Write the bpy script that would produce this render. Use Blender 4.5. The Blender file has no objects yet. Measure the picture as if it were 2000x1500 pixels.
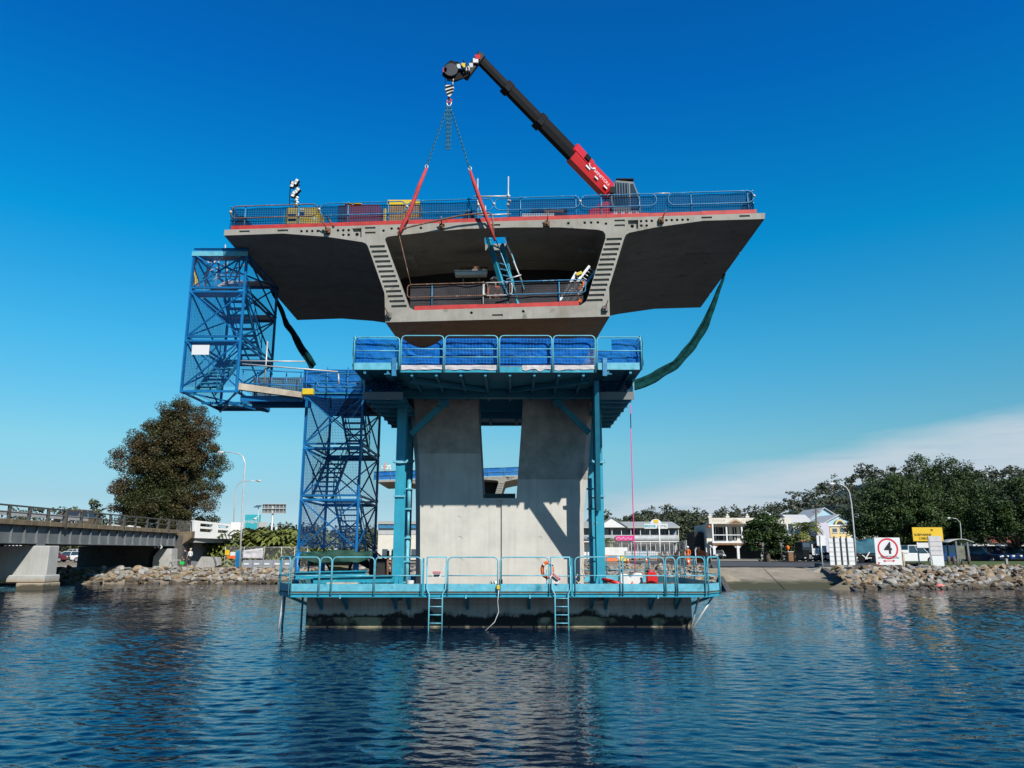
import bpy, bmesh, math, random
from mathutils import Vector, Matrix, noise as mnoise
R = math.radians
random.seed(7)
S = bpy.context.scene
COL = S.collection
# ---------------------------------------------------------------- camera, sky, sun, exposure
CAM_H, PITCH, FPX = 2.45, R(12.33), 1500.0
cd = bpy.data.cameras.new('camera'); cam = bpy.data.objects.new('camera', cd); COL.objects.link(cam)
cam.location = (0, 0, CAM_H); cam.rotation_euler = (math.pi/2 + PITCH, 0, 0)
cd.lens = 27.0; cd.sensor_width = 36.0; cd.clip_start = 0.1; cd.clip_end = 6000
S.camera = cam
SUN_EL, SUN_AZ = R(39), R(30)          # azimuth: to the right of straight behind the camera
tosun = Vector((math.sin(SUN_AZ)*math.cos(SUN_EL), -math.cos(SUN_AZ)*math.cos(SUN_EL), math.sin(SUN_EL)))
sl = bpy.data.lights.new('sun', 'SUN'); sl.energy = 5.0; sl.angle = R(0.53); sl.color = (1.0, 0.96, 0.89)
so = bpy.data.objects.new('sun', sl); COL.objects.link(so)
so.rotation_euler = (-tosun).to_track_quat('-Z', 'Y').to_euler(); so.location = (20, -20, 40)
S.view_settings.view_transform = 'Standard'; S.view_settings.look = 'None'
S.view_settings.exposure = 0.8; S.view_settings.gamma = 1.0

def nd(nt, typ, **kw):
    n = nt.nodes.new(typ)
    for k, v in kw.items():
        if k.startswith('i_'):
            key = k[2:]; key = int(key) if key.isdigit() else key
            n.inputs[key].default_value = v
        else: setattr(n, k, v)
    return n
def mth(nt, op, a, b=None, clamp=False):
    n = nt.nodes.new('ShaderNodeMath'); n.operation = op; n.use_clamp = clamp
    for i, v in enumerate((a, b)):
        if v is None: continue
        if isinstance(v, (int, float)): n.inputs[i].default_value = v
        else: nt.links.new(v, n.inputs[i])
    return n.outputs[0]
def mix(nt, fac, a, b, typ='MIX'):
    n = nt.nodes.new('ShaderNodeMix'); n.data_type = 'RGBA'; n.blend_type = typ
    for k, v in ((0, fac), (6, a), (7, b)):
        if isinstance(v, (int, float)): n.inputs[k].default_value = v
        elif isinstance(v, tuple): n.inputs[k].default_value = v if len(v) == 4 else (*v, 1)
        else: nt.links.new(v, n.inputs[k])
    return n.outputs[2]
def ramp(nt, fac, stops):
    n = nt.nodes.new('ShaderNodeValToRGB'); cr = n.color_ramp
    while len(cr.elements) < len(stops): cr.elements.new(0.5)
    for e, (p, c) in zip(cr.elements, stops):
        e.position = p; e.color = c if len(c) == 4 else (*c, 1)
    nt.links.new(fac, n.inputs[0]); return n.outputs[0]

W = bpy.data.worlds.new('World'); S.world = W; W.use_nodes = True
nt = W.node_tree; nt.nodes.clear()
sky = nd(nt, 'ShaderNodeTexSky', sky_type='NISHITA', sun_disc=False)
sky.sun_elevation = SUN_EL; sky.sun_rotation = math.pi - SUN_AZ; sky.ozone_density = 2.0; sky.air_density = 1.0; sky.dust_density = 0.3
tc = nd(nt, 'ShaderNodeTexCoord'); sep = nd(nt, 'ShaderNodeSeparateXYZ'); nt.links.new(tc.outputs['Generated'], sep.inputs[0])
ax, ay, az = sep.outputs
# deep polarised blue overhead, paling towards the horizon
tint = ramp(nt, az, [(0.0, (0.60, 0.80, 1.25)), (0.0626, (0.53, 0.74, 0.91)), (0.127, (0.56, 0.98, 0.99)), (0.244, (0.26, 1.17, 1.32)), (0.371, (0.02, 1.16, 1.57)), (0.549, (0.010, 0.83, 1.68)), (1.0, (0.05, 0.5, 1.2))])
skyc = mix(nt, 1.0, sky.outputs[0], tint, 'MULTIPLY')
# thin bank of white cloud low over the right bank
yy = mth(nt, 'MAXIMUM', ay, 0.05)
ea = mth(nt, 'DIVIDE', az, yy); aa = mth(nt, 'DIVIDE', ax, yy)
line = mth(nt, 'ADD', mth(nt, 'MULTIPLY', aa, 0.21), 0.052)
mp = nd(nt, 'ShaderNodeMapping'); mp.inputs['Scale'].default_value = (5, 5, 26); nt.links.new(tc.outputs['Generated'], mp.inputs[0])
n1 = nd(nt, 'ShaderNodeTexNoise', i_Scale=1.6, i_Detail=5.0, i_Roughness=0.55); nt.links.new(mp.outputs[0], n1.inputs['Vector'])
d = mth(nt, 'ADD', mth(nt, 'SUBTRACT', line, ea), mth(nt, 'MULTIPLY', mth(nt, 'SUBTRACT', n1.outputs[0], 0.5), 0.035))
cm = mth(nt, 'MULTIPLY', mth(nt, 'MULTIPLY', d, 26.0, True), mth(nt, 'MULTIPLY', mth(nt, 'ADD', aa, -0.01), 7.0, True), True)
mp2 = nd(nt, 'ShaderNodeMapping'); mp2.inputs['Scale'].default_value = (9, 9, 95); nt.links.new(tc.outputs['Generated'], mp2.inputs[0])
n2 = nd(nt, 'ShaderNodeTexNoise', i_Scale=1.2, i_Detail=4.0); nt.links.new(mp2.outputs[0], n2.inputs['Vector'])
grey = mth(nt, 'MULTIPLY', mth(nt, 'SUBTRACT', n2.outputs[0], 0.53), 5.0, True)
ccol = mix(nt, mth(nt, 'MULTIPLY', grey, 0.6), (5.6, 6.5, 7.3), (3.9, 5.3, 6.7))
wisp = mth(nt, 'ADD', 0.62, mth(nt, 'MULTIPLY', n1.outputs[0], 0.62), True)
skyc = mix(nt, mth(nt, 'MULTIPLY', mth(nt, 'MULTIPLY', cm, wisp), 0.95), skyc, ccol)
bg = nd(nt, 'ShaderNodeBackground'); bg.inputs[1].default_value = 0.0574
nt.links.new(skyc, bg.inputs[0])
ow = nd(nt, 'ShaderNodeOutputWorld'); nt.links.new(bg.outputs[0], ow.inputs[0])

# ---------------------------------------------------------------- measuring helpers (reference pixel -> point at a known depth or height)
cT, sT = math.cos(PITCH), math.sin(PITCH)
def P(px, py, Y):
    u, v = (px-1000)/FPX, (750-py)/FPX
    t = Y/(cT - v*sT); return Vector((u*t, Y, CAM_H + (v*cT + sT)*t))
def G(px, py, z):
    u, v = (px-1000)/FPX, (750-py)/FPX
    t = (z-CAM_H)/(v*cT + sT); return Vector((u*t, (cT - v*sT)*t, z))
def X(px, Y, z): return (px-1000)/FPX*(Y*cT + (z-CAM_H)*sT)
def Z(py, Y): return P(1000, py, Y).z

# ---------------------------------------------------------------- mesh builder
class MB:
    def __init__(s): s.v = []; s.f = []; s.m = []; s.k = 0; s.sm = []
    def add(s, vs, fs, k=None, smooth=False):
        o = len(s.v); s.v += [tuple(v) for v in vs]
        for f in fs: s.f.append(tuple(i+o for i in f)); s.m.append(s.k if k is None else k); s.sm.append(smooth)
        return s
    def box(s, x0, x1, y0, y1, z0, z1, k=None):
        if x0 > x1: x0, x1 = x1, x0
        if y0 > y1: y0, y1 = y1, y0
        if z0 > z1: z0, z1 = z1, z0
        return s.add([(x0,y0,z0),(x1,y0,z0),(x1,y1,z0),(x0,y1,z0),(x0,y0,z1),(x1,y0,z1),(x1,y1,z1),(x0,y1,z1)],
                     [(0,3,2,1),(4,5,6,7),(0,1,5,4),(1,2,6,5),(2,3,7,6),(3,0,4,7)], k)
    def frame(s, p, q, up=Vector((0,0,1))):
        d = (Vector(q)-Vector(p)); d.normalize()
        a = d.cross(up)
        if a.length < 1e-4: a = d.cross(Vector((0,1,0)))
        a.normalize(); b = a.cross(d); b.normalize(); return d, a, b
    def bar(s, p, q, w, h=None, k=None, up=Vector((0,0,1))):
        h = w if h is None else h; p, q = Vector(p), Vector(q); d, a, b = s.frame(p, q, up)
        vs = [c + a*(i*w/2) + b*(j*h/2) for c in (p, q) for i, j in ((-1,-1),(1,-1),(1,1),(-1,1))]
        return s.add(vs, [(0,1,2,3),(7,6,5,4),(0,4,5,1),(1,5,6,2),(2,6,7,3),(3,7,4,0)], k)
    def ibeam(s, p, q, w, h, t=0.03, k=None, up=Vector((0,0,1))):
        p, q = Vector(p), Vector(q); d, a, b = s.frame(p, q, up)
        s.bar(p + b*(h/2-t/2), q + b*(h/2-t/2), w, t, k, up); s.bar(p - b*(h/2-t/2), q - b*(h/2-t/2), w, t, k, up)
        return s.bar(p, q, t, h-2*t, k, up)
    def tube(s, pts, r, n=7, k=None, closed=False, cap=True):
        pts = [Vector(p) for p in pts]; N = len(pts); rings = []
        rr = r if isinstance(r, (list, tuple)) else [r]*N
        pa = None
        for i, p in enumerate(pts):
            if closed: d = pts[(i+1) % N] - pts[i-1]
            else: d = pts[min(i+1, N-1)] - pts[max(i-1, 0)]
            d.normalize()
            if pa is None:
                a = d.cross(Vector((0,0,1)))
                if a.length < 1e-3: a = d.cross(Vector((0,1,0)))
            else: a = pa - d*pa.dot(d)
            a.normalize(); pa = a; b = d.cross(a)
            rings.append([p + (a*math.cos(2*math.pi*j/n) + b*math.sin(2*math.pi*j/n))*rr[i] for j in range(n)])
        vs = [v for g in rings for v in g]; fs = []
        for i in range(N if closed else N-1):
            o, q = i*n, ((i+1) % N)*n
            for j in range(n): fs.append((o+j, o+(j+1) % n, q+(j+1) % n, q+j))
        s.add(vs, fs, k, True)
        if cap and not closed:
            o = len(s.v)-len(vs)
            s.f += [tuple(o+j for j in reversed(range(n))), tuple(o+(N-1)*n+j for j in range(n))]; s.m += [s.k if k is None else k]*2; s.sm += [False]*2
        return s
    def cyl(s, p, q, r, n=16, k=None, r2=None): return s.tube([p, q], [r, r if r2 is None else r2], n, k)
    def prism(s, prof, fn0, fn1, k=None):
        n = len(prof); return s.add([fn0(*p) for p in prof] + [fn1(*p) for p in prof],
            [tuple(range(n)), tuple(reversed(range(n, 2*n)))] + [(i+n, (i+1) % n + n, (i+1) % n, i) for i in range(n)], k)
    def grid(s, fn, nu, nv, k=None, smooth=True):
        vs = [fn(i/nu, j/nv) for j in range(nv+1) for i in range(nu+1)]
        return s.add(vs, [(j*(nu+1)+i, j*(nu+1)+i+1, (j+1)*(nu+1)+i+1, (j+1)*(nu+1)+i) for j in range(nv) for i in range(nu)], k, smooth)
    def ball(s, c, r, n=10, m=7, k=None, sq=(1,1,1)):
        c = Vector(c)
        return s.grid(lambda u, v: c + Vector((math.cos(2*math.pi*u)*math.sin(math.pi*v)*sq[0], math.sin(2*math.pi*u)*math.sin(math.pi*v)*sq[1], math.cos(math.pi*v)*sq[2]))*r, n, m, k)
    def merge(s, me, M=None, k=None):
        s.add([(M @ v.co if M else v.co) for v in me.vertices], [tuple(p.vertices) for p in me.polygons], k); return s
    def build(s, name, mats, parent=None, bevel=0, fixn=True):
        if not isinstance(mats, (list, tuple)): mats = [mats]
        me = bpy.data.meshes.new(name)
        b = base_of(parent) if parent else Vector((0,0,0))
        me.from_pydata([(v[0]-b.x, v[1]-b.y, v[2]-b.z) for v in s.v], [], s.f)
        for m in mats: me.materials.append(m)
        me.polygons.foreach_set('material_index', s.m); me.polygons.foreach_set('use_smooth', s.sm)
        if fixn or bevel:
            bm = bmesh.new(); bm.from_mesh(me)
            if bevel:
                es = [e for e in bm.edges if len(e.link_faces) == 2 and e.calc_face_angle(0) > 0.6]
                bmesh.ops.bevel(bm, geom=es, offset=bevel, segments=1, affect='EDGES', clamp_overlap=True)
            if fixn: bmesh.ops.recalc_face_normals(bm, faces=bm.faces)
            bm.to_mesh(me); bm.free()
        me.update()
        o = bpy.data.objects.new(name, me); COL.objects.link(o)
        if parent: o.parent = parent
        return o
def base_of(o):
    b = Vector(o.location)
    while o.parent: o = o.parent; b += o.location
    return b
def thing(name, label, cat, loc=(0,0,0), group=None):
    o = bpy.data.objects.new(name, None); COL.objects.link(o); o.location = loc; o.empty_display_size = 0.2
    return tag(o, label, cat, group)
def tag(o, label, cat, group=None):
    o['label'] = label; o['category'] = cat
    if group: o['group'] = group
    return o
def lone(mb, name, mats, label, cat, loc, group=None, **kw):    # a thing that is one mesh
    d = bpy.data.objects.new('tmp', None); d.location = loc
    o = mb.build(name, mats, d, **kw); o.parent = None; o.location = loc
    bpy.data.objects.remove(d); return tag(o, label, cat, group)
def struct(mb, name, mats, kind='structure', **kw):
    o = mb.build(name, mats, None, **kw); o['kind'] = kind; return o
def copy_thing(o, loc=None, rotz=None, scale=None, label=None, parent=None):
    c = o.copy(); COL.objects.link(c)
    if parent is not None: c.parent = parent
    if loc is not None: c.location = loc
    if rotz is not None: c.rotation_euler.z = rotz
    if scale is not None: c.scale = (scale,)*3
    if label: c['label'] = label
    for ch in list(o.children): copy_thing(ch, parent=c)
    return c
def relief(name, outer, holes, pits, Y0, back, mat_, parent):
    """a slab face in the XZ plane at Y0 with through holes and recessed pits, swept back to the outline returned by back()"""
    bm = bmesh.new(); ed = []; loops = []
    for lp in [outer] + holes + [p for p, dp in pits]:
        vs = [bm.verts.new((x, Y0, z)) for x, z in lp]; loops.append(vs)
        for i in range(len(vs)): ed.append(bm.edges.new((vs[i], vs[(i+1) % len(vs)])))
    bmesh.ops.triangle_fill(bm, use_beauty=True, use_dissolve=False, edges=ed, normal=(0,-1,0))
    for k, vs in enumerate(loops):
        if k <= len(holes): nv = [bm.verts.new(back(v.co.x, v.co.z)) for v in vs]
        else: nv = [bm.verts.new((v.co.x, Y0 + pits[k-1-len(holes)][1], v.co.z)) for v in vs]
        for i in range(len(vs)):
            j = (i+1) % len(vs); bm.faces.new((vs[i], vs[j], nv[j], nv[i]))
        if k > len(holes): bm.faces.new(nv)
        loops[k] = nv
    e2 = []
    for lp in loops[:1+len(holes)]:
        for i in range(len(lp)): e2.append(bm.edges.get((lp[i], lp[(i+1) % len(lp)])))
    bmesh.ops.triangle_fill(bm, use_beauty=True, use_dissolve=False, edges=e2, normal=(0,1,0))
    bmesh.ops.recalc_face_normals(bm, faces=bm.faces)
    b = base_of(parent); bmesh.ops.translate(bm, verts=bm.verts, vec=-b)
    me = bpy.data.meshes.new(name); bm.to_mesh(me); bm.free(); me.materials.append(mat_)
    o = bpy.data.objects.new(name, me); COL.objects.link(o); o.parent = parent; return o
def text_mesh(s, size, M, mat_, parent, name='lettering', align='CENTER', depth=0.004, font_w=None):
    cu = bpy.data.curves.new('t', 'FONT'); cu.body = s; cu.size = size; cu.align_x = align; cu.align_y = 'CENTER'; cu.extrude = depth; cu.offset = font_w or 0
    to = bpy.data.objects.new('t', cu); COL.objects.link(to)
    me = bpy.data.meshes.new_from_object(to.evaluated_get(bpy.context.evaluated_depsgraph_get())); me.name = name
    bpy.data.objects.remove(to); bpy.data.curves.remove(cu)
    me.transform(M); b = base_of(parent); me.transform(Matrix.Translation(-b)); me.materials.clear(); me.materials.append(mat_)
    o = bpy.data.objects.new(name, me); COL.objects.link(o); o.parent = parent; return o
FRONT = Matrix.Rotation(math.pi/2, 4, 'X')     # text standing upright, read from -Y
def facing(x, y, z, rz=0): return Matrix.Translation((x, y, z)) @ Matrix.Rotation(rz, 4, 'Z') @ FRONT

# ---------------------------------------------------------------- materials
def mat(name, c, rough=0.6, metal=0.0, var=0.14, scale=2.5, patch=None, bump=0.0, bscale=30.0, streak=None, spec=0.3, coat=0.0):
    m = bpy.data.materials.new(name); m.use_nodes = True; nt = m.node_tree; b = nt.nodes['Principled BSDF']
    c = tuple(x*0.57 for x in c)
    t = nd(nt, 'ShaderNodeTexCoord'); n = nd(nt, 'ShaderNodeTexNoise', i_Scale=scale, i_Detail=6.0, i_Roughness=0.6); nt.links.new(t.outputs['Object'], n.inputs['Vector'])
    lo = tuple(x*(1-var*1.6) for x in c); hi = tuple(min(1, x*(1+var*1.2)) for x in c)
    col = ramp(nt, n.outputs[0], [(0.3, lo), (0.52, c), (0.72, hi)])
    if patch:                                  # (colour, scale, threshold, softness): stains and wear
        for pc, psc, pth, psf in (patch if isinstance(patch, list) else [patch]):
            n2 = nd(nt, 'ShaderNodeTexNoise', i_Scale=psc, i_Detail=5.0, i_Roughness=0.65, i_Distortion=0.4); nt.links.new(t.outputs['Object'], n2.inputs['Vector'])
            fac = mth(nt, 'MULTIPLY', mth(nt, 'SUBTRACT', n2.outputs[0], pth), 1.0/psf, True)
            col = mix(nt, fac, col, tuple(x*0.57 for x in pc))
    if streak:                                 # (colour, amount): runs down the face
        mp = nd(nt, 'ShaderNodeMapping'); mp.inputs['Scale'].default_value = (3.2, 3.2, 0.18); nt.links.new(t.outputs['Object'], mp.inputs[0])
        n3 = nd(nt, 'ShaderNodeTexNoise', i_Scale=2.0, i_Detail=4.0); nt.links.new(mp.outputs[0], n3.inputs['Vector'])
        fac = mth(nt, 'MULTIPLY', mth(nt, 'MULTIPLY', mth(nt, 'SUBTRACT', n3.outputs[0], 0.5), 5.0, True), streak[1])
        col = mix(nt, fac, col, tuple(x*0.57 for x in streak[0]))
    nt.links.new(col, b.inputs['Base Color'])
    b.inputs['Roughness'].default_value = rough; b.inputs['Metallic'].default_value = metal
    b.inputs['Specular IOR Level'].default_value = spec; b.inputs['Coat Weight'].default_value = coat
    if bump:
        n4 = nd(nt, 'ShaderNodeTexNoise', i_Scale=bscale, i_Detail=5.0); nt.links.new(t.outputs['Object'], n4.inputs['Vector'])
        bp = nd(nt, 'ShaderNodeBump', i_Strength=bump, i_Distance=0.02); nt.links.new(n4.outputs[0], bp.inputs['Height']); nt.links.new(bp.outputs[0], b.inputs['Normal'])
    return m
def net_mat(name, c, cell=0.09, wire=0.24, film=0.4, line_gain=1.0):  # last argument scales the colour of the mesh lines
    m = bpy.data.materials.new(name); m.use_nodes = True; nt = m.node_tree; b = nt.nodes['Principled BSDF']; out = nt.nodes['Material Output']
    t = nd(nt, 'ShaderNodeTexCoord'); sp = nd(nt, 'ShaderNodeSeparateXYZ'); nt.links.new(t.outputs['Object'], sp.inputs[0])
    u = mth(nt, 'ADD', sp.outputs[0], sp.outputs[1])
    lu = mth(nt, 'LESS_THAN', mth(nt, 'FRACT', mth(nt, 'MULTIPLY', u, 1/cell)), wire)
    lz = mth(nt, 'LESS_THAN', mth(nt, 'FRACT', mth(nt, 'MULTIPLY', sp.outputs[2], 1/cell)), wire)
    ln = mth(nt, 'MAXIMUM', lu, lz)
    n = nd(nt, 'ShaderNodeTexNoise', i_Scale=1.3, i_Detail=4.0); nt.links.new(t.outputs['Object'], n.inputs['Vector'])
    fl = mth(nt, 'ADD', film, mth(nt, 'MULTIPLY', mth(nt, 'SUBTRACT', n.outputs[0], 0.5), film*1.2), True)
    fac = mth(nt, 'MAXIMUM', mth(nt, 'MULTIPLY', ln, 0.96), fl)
    cr_ = ramp(nt, n.outputs[0], [(0.3, tuple(x*0.7 for x in c)), (0.7, tuple(min(1, x*1.25) for x in c))])
    nt.links.new(mix(nt, ln, cr_, tuple(min(1, x*line_gain) for x in c)), b.inputs['Base Color']); b.inputs['Roughness'].default_value = 0.7; b.inputs['Specular IOR Level'].default_value = 0.08
    tr = nd(nt, 'ShaderNodeBsdfTransparent'); mx = nd(nt, 'ShaderNodeMixShader')
    nt.links.new(fac, mx.inputs[0]); nt.links.new(tr.outputs[0], mx.inputs[1]); nt.links.new(b.outputs[0], mx.inputs[2]); nt.links.new(mx.outputs[0], out.inputs[0])
    return m
def glass_mat(name, c, rough=0.05):
    m = bpy.data.materials.new(name); m.use_nodes = True; b = m.node_tree.nodes['Principled BSDF']
    b.inputs['Base Color'].default_value = (*c, 1); b.inputs['Roughness'].default_value = rough; b.inputs['Specular IOR Level'].default_value = 0.8; return m

M = {}
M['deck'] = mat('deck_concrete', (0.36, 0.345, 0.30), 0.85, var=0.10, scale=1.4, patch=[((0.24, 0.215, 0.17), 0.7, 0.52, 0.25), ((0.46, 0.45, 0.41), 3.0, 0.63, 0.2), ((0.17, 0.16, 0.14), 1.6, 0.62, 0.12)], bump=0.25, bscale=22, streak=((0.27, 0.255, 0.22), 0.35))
M['pier'] = mat('pier_concrete', (0.62, 0.60, 0.54), 0.85, var=0.10, scale=0.9, patch=[((0.49, 0.475, 0.43), 0.7, 0.55, 0.3), ((0.68, 0.665, 0.61), 2.2, 0.6, 0.25), ((0.36, 0.32, 0.25), 5, 0.70, 0.1)], bump=0.2, bscale=18, streak=((0.46, 0.445, 0.40), 0.35))
M['oldcon'] = mat('old_concrete', (0.44, 0.43, 0.40), 0.9, var=0.16, scale=0.9, patch=((0.28, 0.26, 0.22), 1.2, 0.58, 0.2), bump=0.3, streak=((0.25, 0.23, 0.19), 0.4))
M['kerbcon'] = mat('weathered_kerb', (0.20, 0.155, 0.095), 0.95, var=0.25, scale=1.6, patch=((0.12, 0.10, 0.07), 1.5, 0.55, 0.2), bump=0.3)
M['whitecon'] = mat('whitewashed_concrete', (0.80, 0.79, 0.75), 0.8, var=0.06, scale=0.6, streak=((0.55, 0.53, 0.48), 0.35))
M['steel'] = mat('grey_steel', (0.17, 0.185, 0.19), 0.6, var=0.12, scale=0.8, patch=((0.16, 0.15, 0.14), 1.4, 0.6, 0.2))
M['railsteel'] = mat('rail_steel', (0.085, 0.08, 0.072), 0.6, var=0.15, scale=2)
M['teal'] = mat('teal_paint', (0.025, 0.33, 0.46), 0.45, var=0.10, scale=2.0, patch=[((0.12, 0.52, 0.62), 2.2, 0.62, 0.12), ((0.16, 0.08, 0.04), 5, 0.645, 0.05), ((0.55, 0.55, 0.52), 8, 0.68, 0.05)], streak=((0.02, 0.22, 0.32), 0.35))
M['tealpale'] = mat('pale_teal_paint', (0.14, 0.48, 0.60), 0.4, var=0.12, scale=5, patch=[((0.72, 0.78, 0.78), 6, 0.6, 0.15), ((0.18, 0.09, 0.05), 6, 0.645, 0.05), ((0.03, 0.22, 0.30), 1.3, 0.58, 0.15)])
M['tealdeep'] = mat('deep_teal_paint', (0.025, 0.25, 0.38), 0.5, var=0.12, scale=2)
M['blue'] = mat('tower_blue_paint', (0.004, 0.17, 0.44), 0.42, var=0.14, scale=2, patch=((0.05, 0.30, 0.46), 3, 0.62, 0.15))
M['rail'] = mat('rail_blue_paint', (0.04, 0.22, 0.42), 0.4, var=0.2, scale=4, patch=[((0.30, 0.50, 0.60), 5, 0.58, 0.1), ((0.16, 0.07, 0.04), 6, 0.64, 0.06)])
M['rust'] = mat('rusty_steel', (0.20, 0.10, 0.06), 0.8, var=0.3, scale=6, patch=((0.42, 0.38, 0.36), 5, 0.58, 0.12))
M['galv'] = mat('galvanised_steel', (0.62, 0.62, 0.60), 0.4, 0.25, var=0.12, scale=5)
M['netdeck'] = net_mat('deck_net', (0.001, 0.030, 0.085), 0.085, 0.22, 0.46, 0.5)
M['nettower'] = net_mat('tower_net', (0.001, 0.035, 0.125), 0.055, 0.15, 0.03)
M['netbright'] = net_mat('bright_blue_net', (0.001, 0.055, 0.20), 0.11, 0.24, 0.84, 1.6)
M['netblack'] = net_mat('black_net', (0.035, 0.033, 0.036), 0.07, 0.28, 0.55)
M['netgreen'] = mat('green_shade_cloth', (0.006, 0.040, 0.040), 0.9, var=0.35, scale=3, bump=0.5, bscale=8, spec=0.02)
M['netsite'] = net_mat('site_fence_mesh', (0.20, 0.20, 0.20), 0.10, 0.08, 0.02)
M['netorange'] = net_mat('orange_barrier_mesh', (0.85, 0.16, 0.03), 0.10, 0.35, 0.3)
M['redboard'] = mat('red_painted_timber', (0.50, 0.03, 0.025), 0.6, var=0.2, scale=3, patch=((0.38, 0.06, 0.05), 4, 0.6, 0.1))
M['red'] = mat('red_machine_paint', (0.62, 0.02, 0.022), 0.3, var=0.06, coat=0.4)
M['black'] = mat('black_machine_paint', (0.007, 0.007, 0.0085), 0.55, spec=0.10, var=0.2, scale=4)
M['rubber'] = mat('black_rubber', (0.015, 0.015, 0.015), 0.85, spec=0.1)
M['sling'] = mat('red_webbing', (0.55, 0.05, 0.05), 0.8, var=0.2, scale=6)
M['chain'] = mat('blue_steel_chain', (0.03, 0.17, 0.22), 0.4, 0.3)
M['yellow'] = mat('yellow_paint', (0.72, 0.52, 0.02), 0.45, var=0.08, scale=3, patch=((0.45, 0.32, 0.05), 3, 0.66, 0.1))
M['ochre'] = mat('ochre_timber', (0.52, 0.30, 0.07), 0.7, var=0.2, scale=2)
M['maroon'] = mat('maroon_paint', (0.23, 0.03, 0.05), 0.55, var=0.2, scale=2)
M['wood'] = mat('pale_timber', (0.55, 0.47, 0.36), 0.8, var=0.18, scale=3)
M['brownwood'] = mat('brown_timber', (0.25, 0.13, 0.06), 0.8, var=0.25, scale=4)
M['white'] = mat('white_paint', (0.78, 0.78, 0.76), 0.5, var=0.05, scale=2)
M['offwhite'] = mat('cream_wall', (0.74, 0.70, 0.60), 0.8, var=0.06, scale=1)
M['cloth'] = mat('pale_grey_cloth', (0.60, 0.57, 0.58), 0.8, var=0.12, scale=3, bump=0.4, bscale=6)
M['signwhite'] = mat('sign_white', (0.74, 0.75, 0.75), 0.45, var=0.03)
M['signred'] = mat('sign_red', (0.62, 0.02, 0.05), 0.5, var=0.03)
M['signblack'] = mat('sign_black', (0.015, 0.015, 0.018), 0.5, var=0.03)
M['signyellow'] = mat('sign_yellow', (0.78, 0.50, 0.02), 0.5, var=0.05, scale=1)
M['signteal'] = mat('sign_turquoise', (0.04, 0.42, 0.48), 0.5, var=0.04)
M['pink'] = mat('pink_banner', (0.75, 0.06, 0.28), 0.7, var=0.08)
M['hiorange'] = mat('hi_vis_orange', (0.90, 0.17, 0.02), 0.7, var=0.1, scale=5)
M['skin'] = mat('skin', (0.50, 0.30, 0.21), 0.6, var=0.05)
M['glass'] = glass_mat('dark_glass', (0.02, 0.025, 0.03))
M['glassblue'] = glass_mat('window_glass', (0.05, 0.07, 0.09), 0.1)
M['asphalt'] = mat('asphalt', (0.075, 0.075, 0.078), 0.9, var=0.2, scale=0.5, patch=((0.11, 0.11, 0.11), 0.35, 0.55, 0.2))
M['path'] = mat('pale_path', (0.40, 0.36, 0.29), 0.9, var=0.1, scale=0.4)
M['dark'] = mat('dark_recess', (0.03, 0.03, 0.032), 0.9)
M['hair'] = mat('dark_hair', (0.02, 0.015, 0.012), 0.7)
M['greyroof'] = mat('grey_metal_roof', (0.42, 0.43, 0.40), 0.5, var=0.05)
M['bark'] = mat('bark', (0.13, 0.10, 0.075), 0.9, var=0.3, scale=3, bump=0.5, bscale=6)
M['orangeplastic'] = mat('orange_plastic', (0.80, 0.16, 0.03), 0.45, var=0.06)
M['redplastic'] = mat('red_plastic', (0.65, 0.02, 0.02), 0.35, var=0.05)
M['chrome'] = mat('pale_trim', (0.55, 0.55, 0.56), 0.3, 0.6, var=0.05)
M['lampglass'] = mat('lamp_lens', (0.8, 0.8, 0.76), 0.2, var=0.03)
M['navycloth'] = mat('navy_cloth', (0.015, 0.018, 0.03), 0.8)
M['concblock'] = mat('grey_barrier_concrete', (0.24, 0.25, 0.27), 0.85, var=0.08, scale=1.2)
def leaf_mat(name, c1, c2, sc=0.7):
    m = bpy.data.materials.new(name); m.use_nodes = True; nt = m.node_tree; b = nt.nodes['Principled BSDF']
    t = nd(nt, 'ShaderNodeTexCoord'); n = nd(nt, 'ShaderNodeTexNoise', i_Scale=sc, i_Detail=5.0, i_Roughness=0.65); nt.links.new(t.outputs['Object'], n.inputs['Vector'])
    nt.links.new(ramp(nt, n.outputs[0], [(0.36 if sc > 0.3 else 0.42, c1), (0.64, c2)]), b.inputs['Base Color']); b.inputs['Roughness'].default_value = 0.55; b.inputs['Specular IOR Level'].default_value = 0.25
    return m
M['leafbrown'] = leaf_mat('bronze_green_leaves', (0.024, 0.030, 0.007), (0.058, 0.032, 0.012), 0.15)
M['leafolive'] = leaf_mat('olive_leaves', (0.0369, 0.0476, 0.0131), (0.0697, 0.0738, 0.0205))
M['leafdark'] = leaf_mat('dark_green_leaves', (0.011, 0.028, 0.007), (0.040, 0.064, 0.014))
M['leafgum'] = leaf_mat('gum_leaves', (0.0246, 0.0344, 0.0164), (0.0574, 0.0656, 0.0312))
M['leafpalm'] = leaf_mat('palm_fronds', (0.0492, 0.0697, 0.0123), (0.1312, 0.1394, 0.0328))
M['leafhill'] = leaf_mat('far_forest_leaves', (0.0213, 0.0295, 0.0164), (0.0492, 0.0541, 0.0295))
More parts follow.
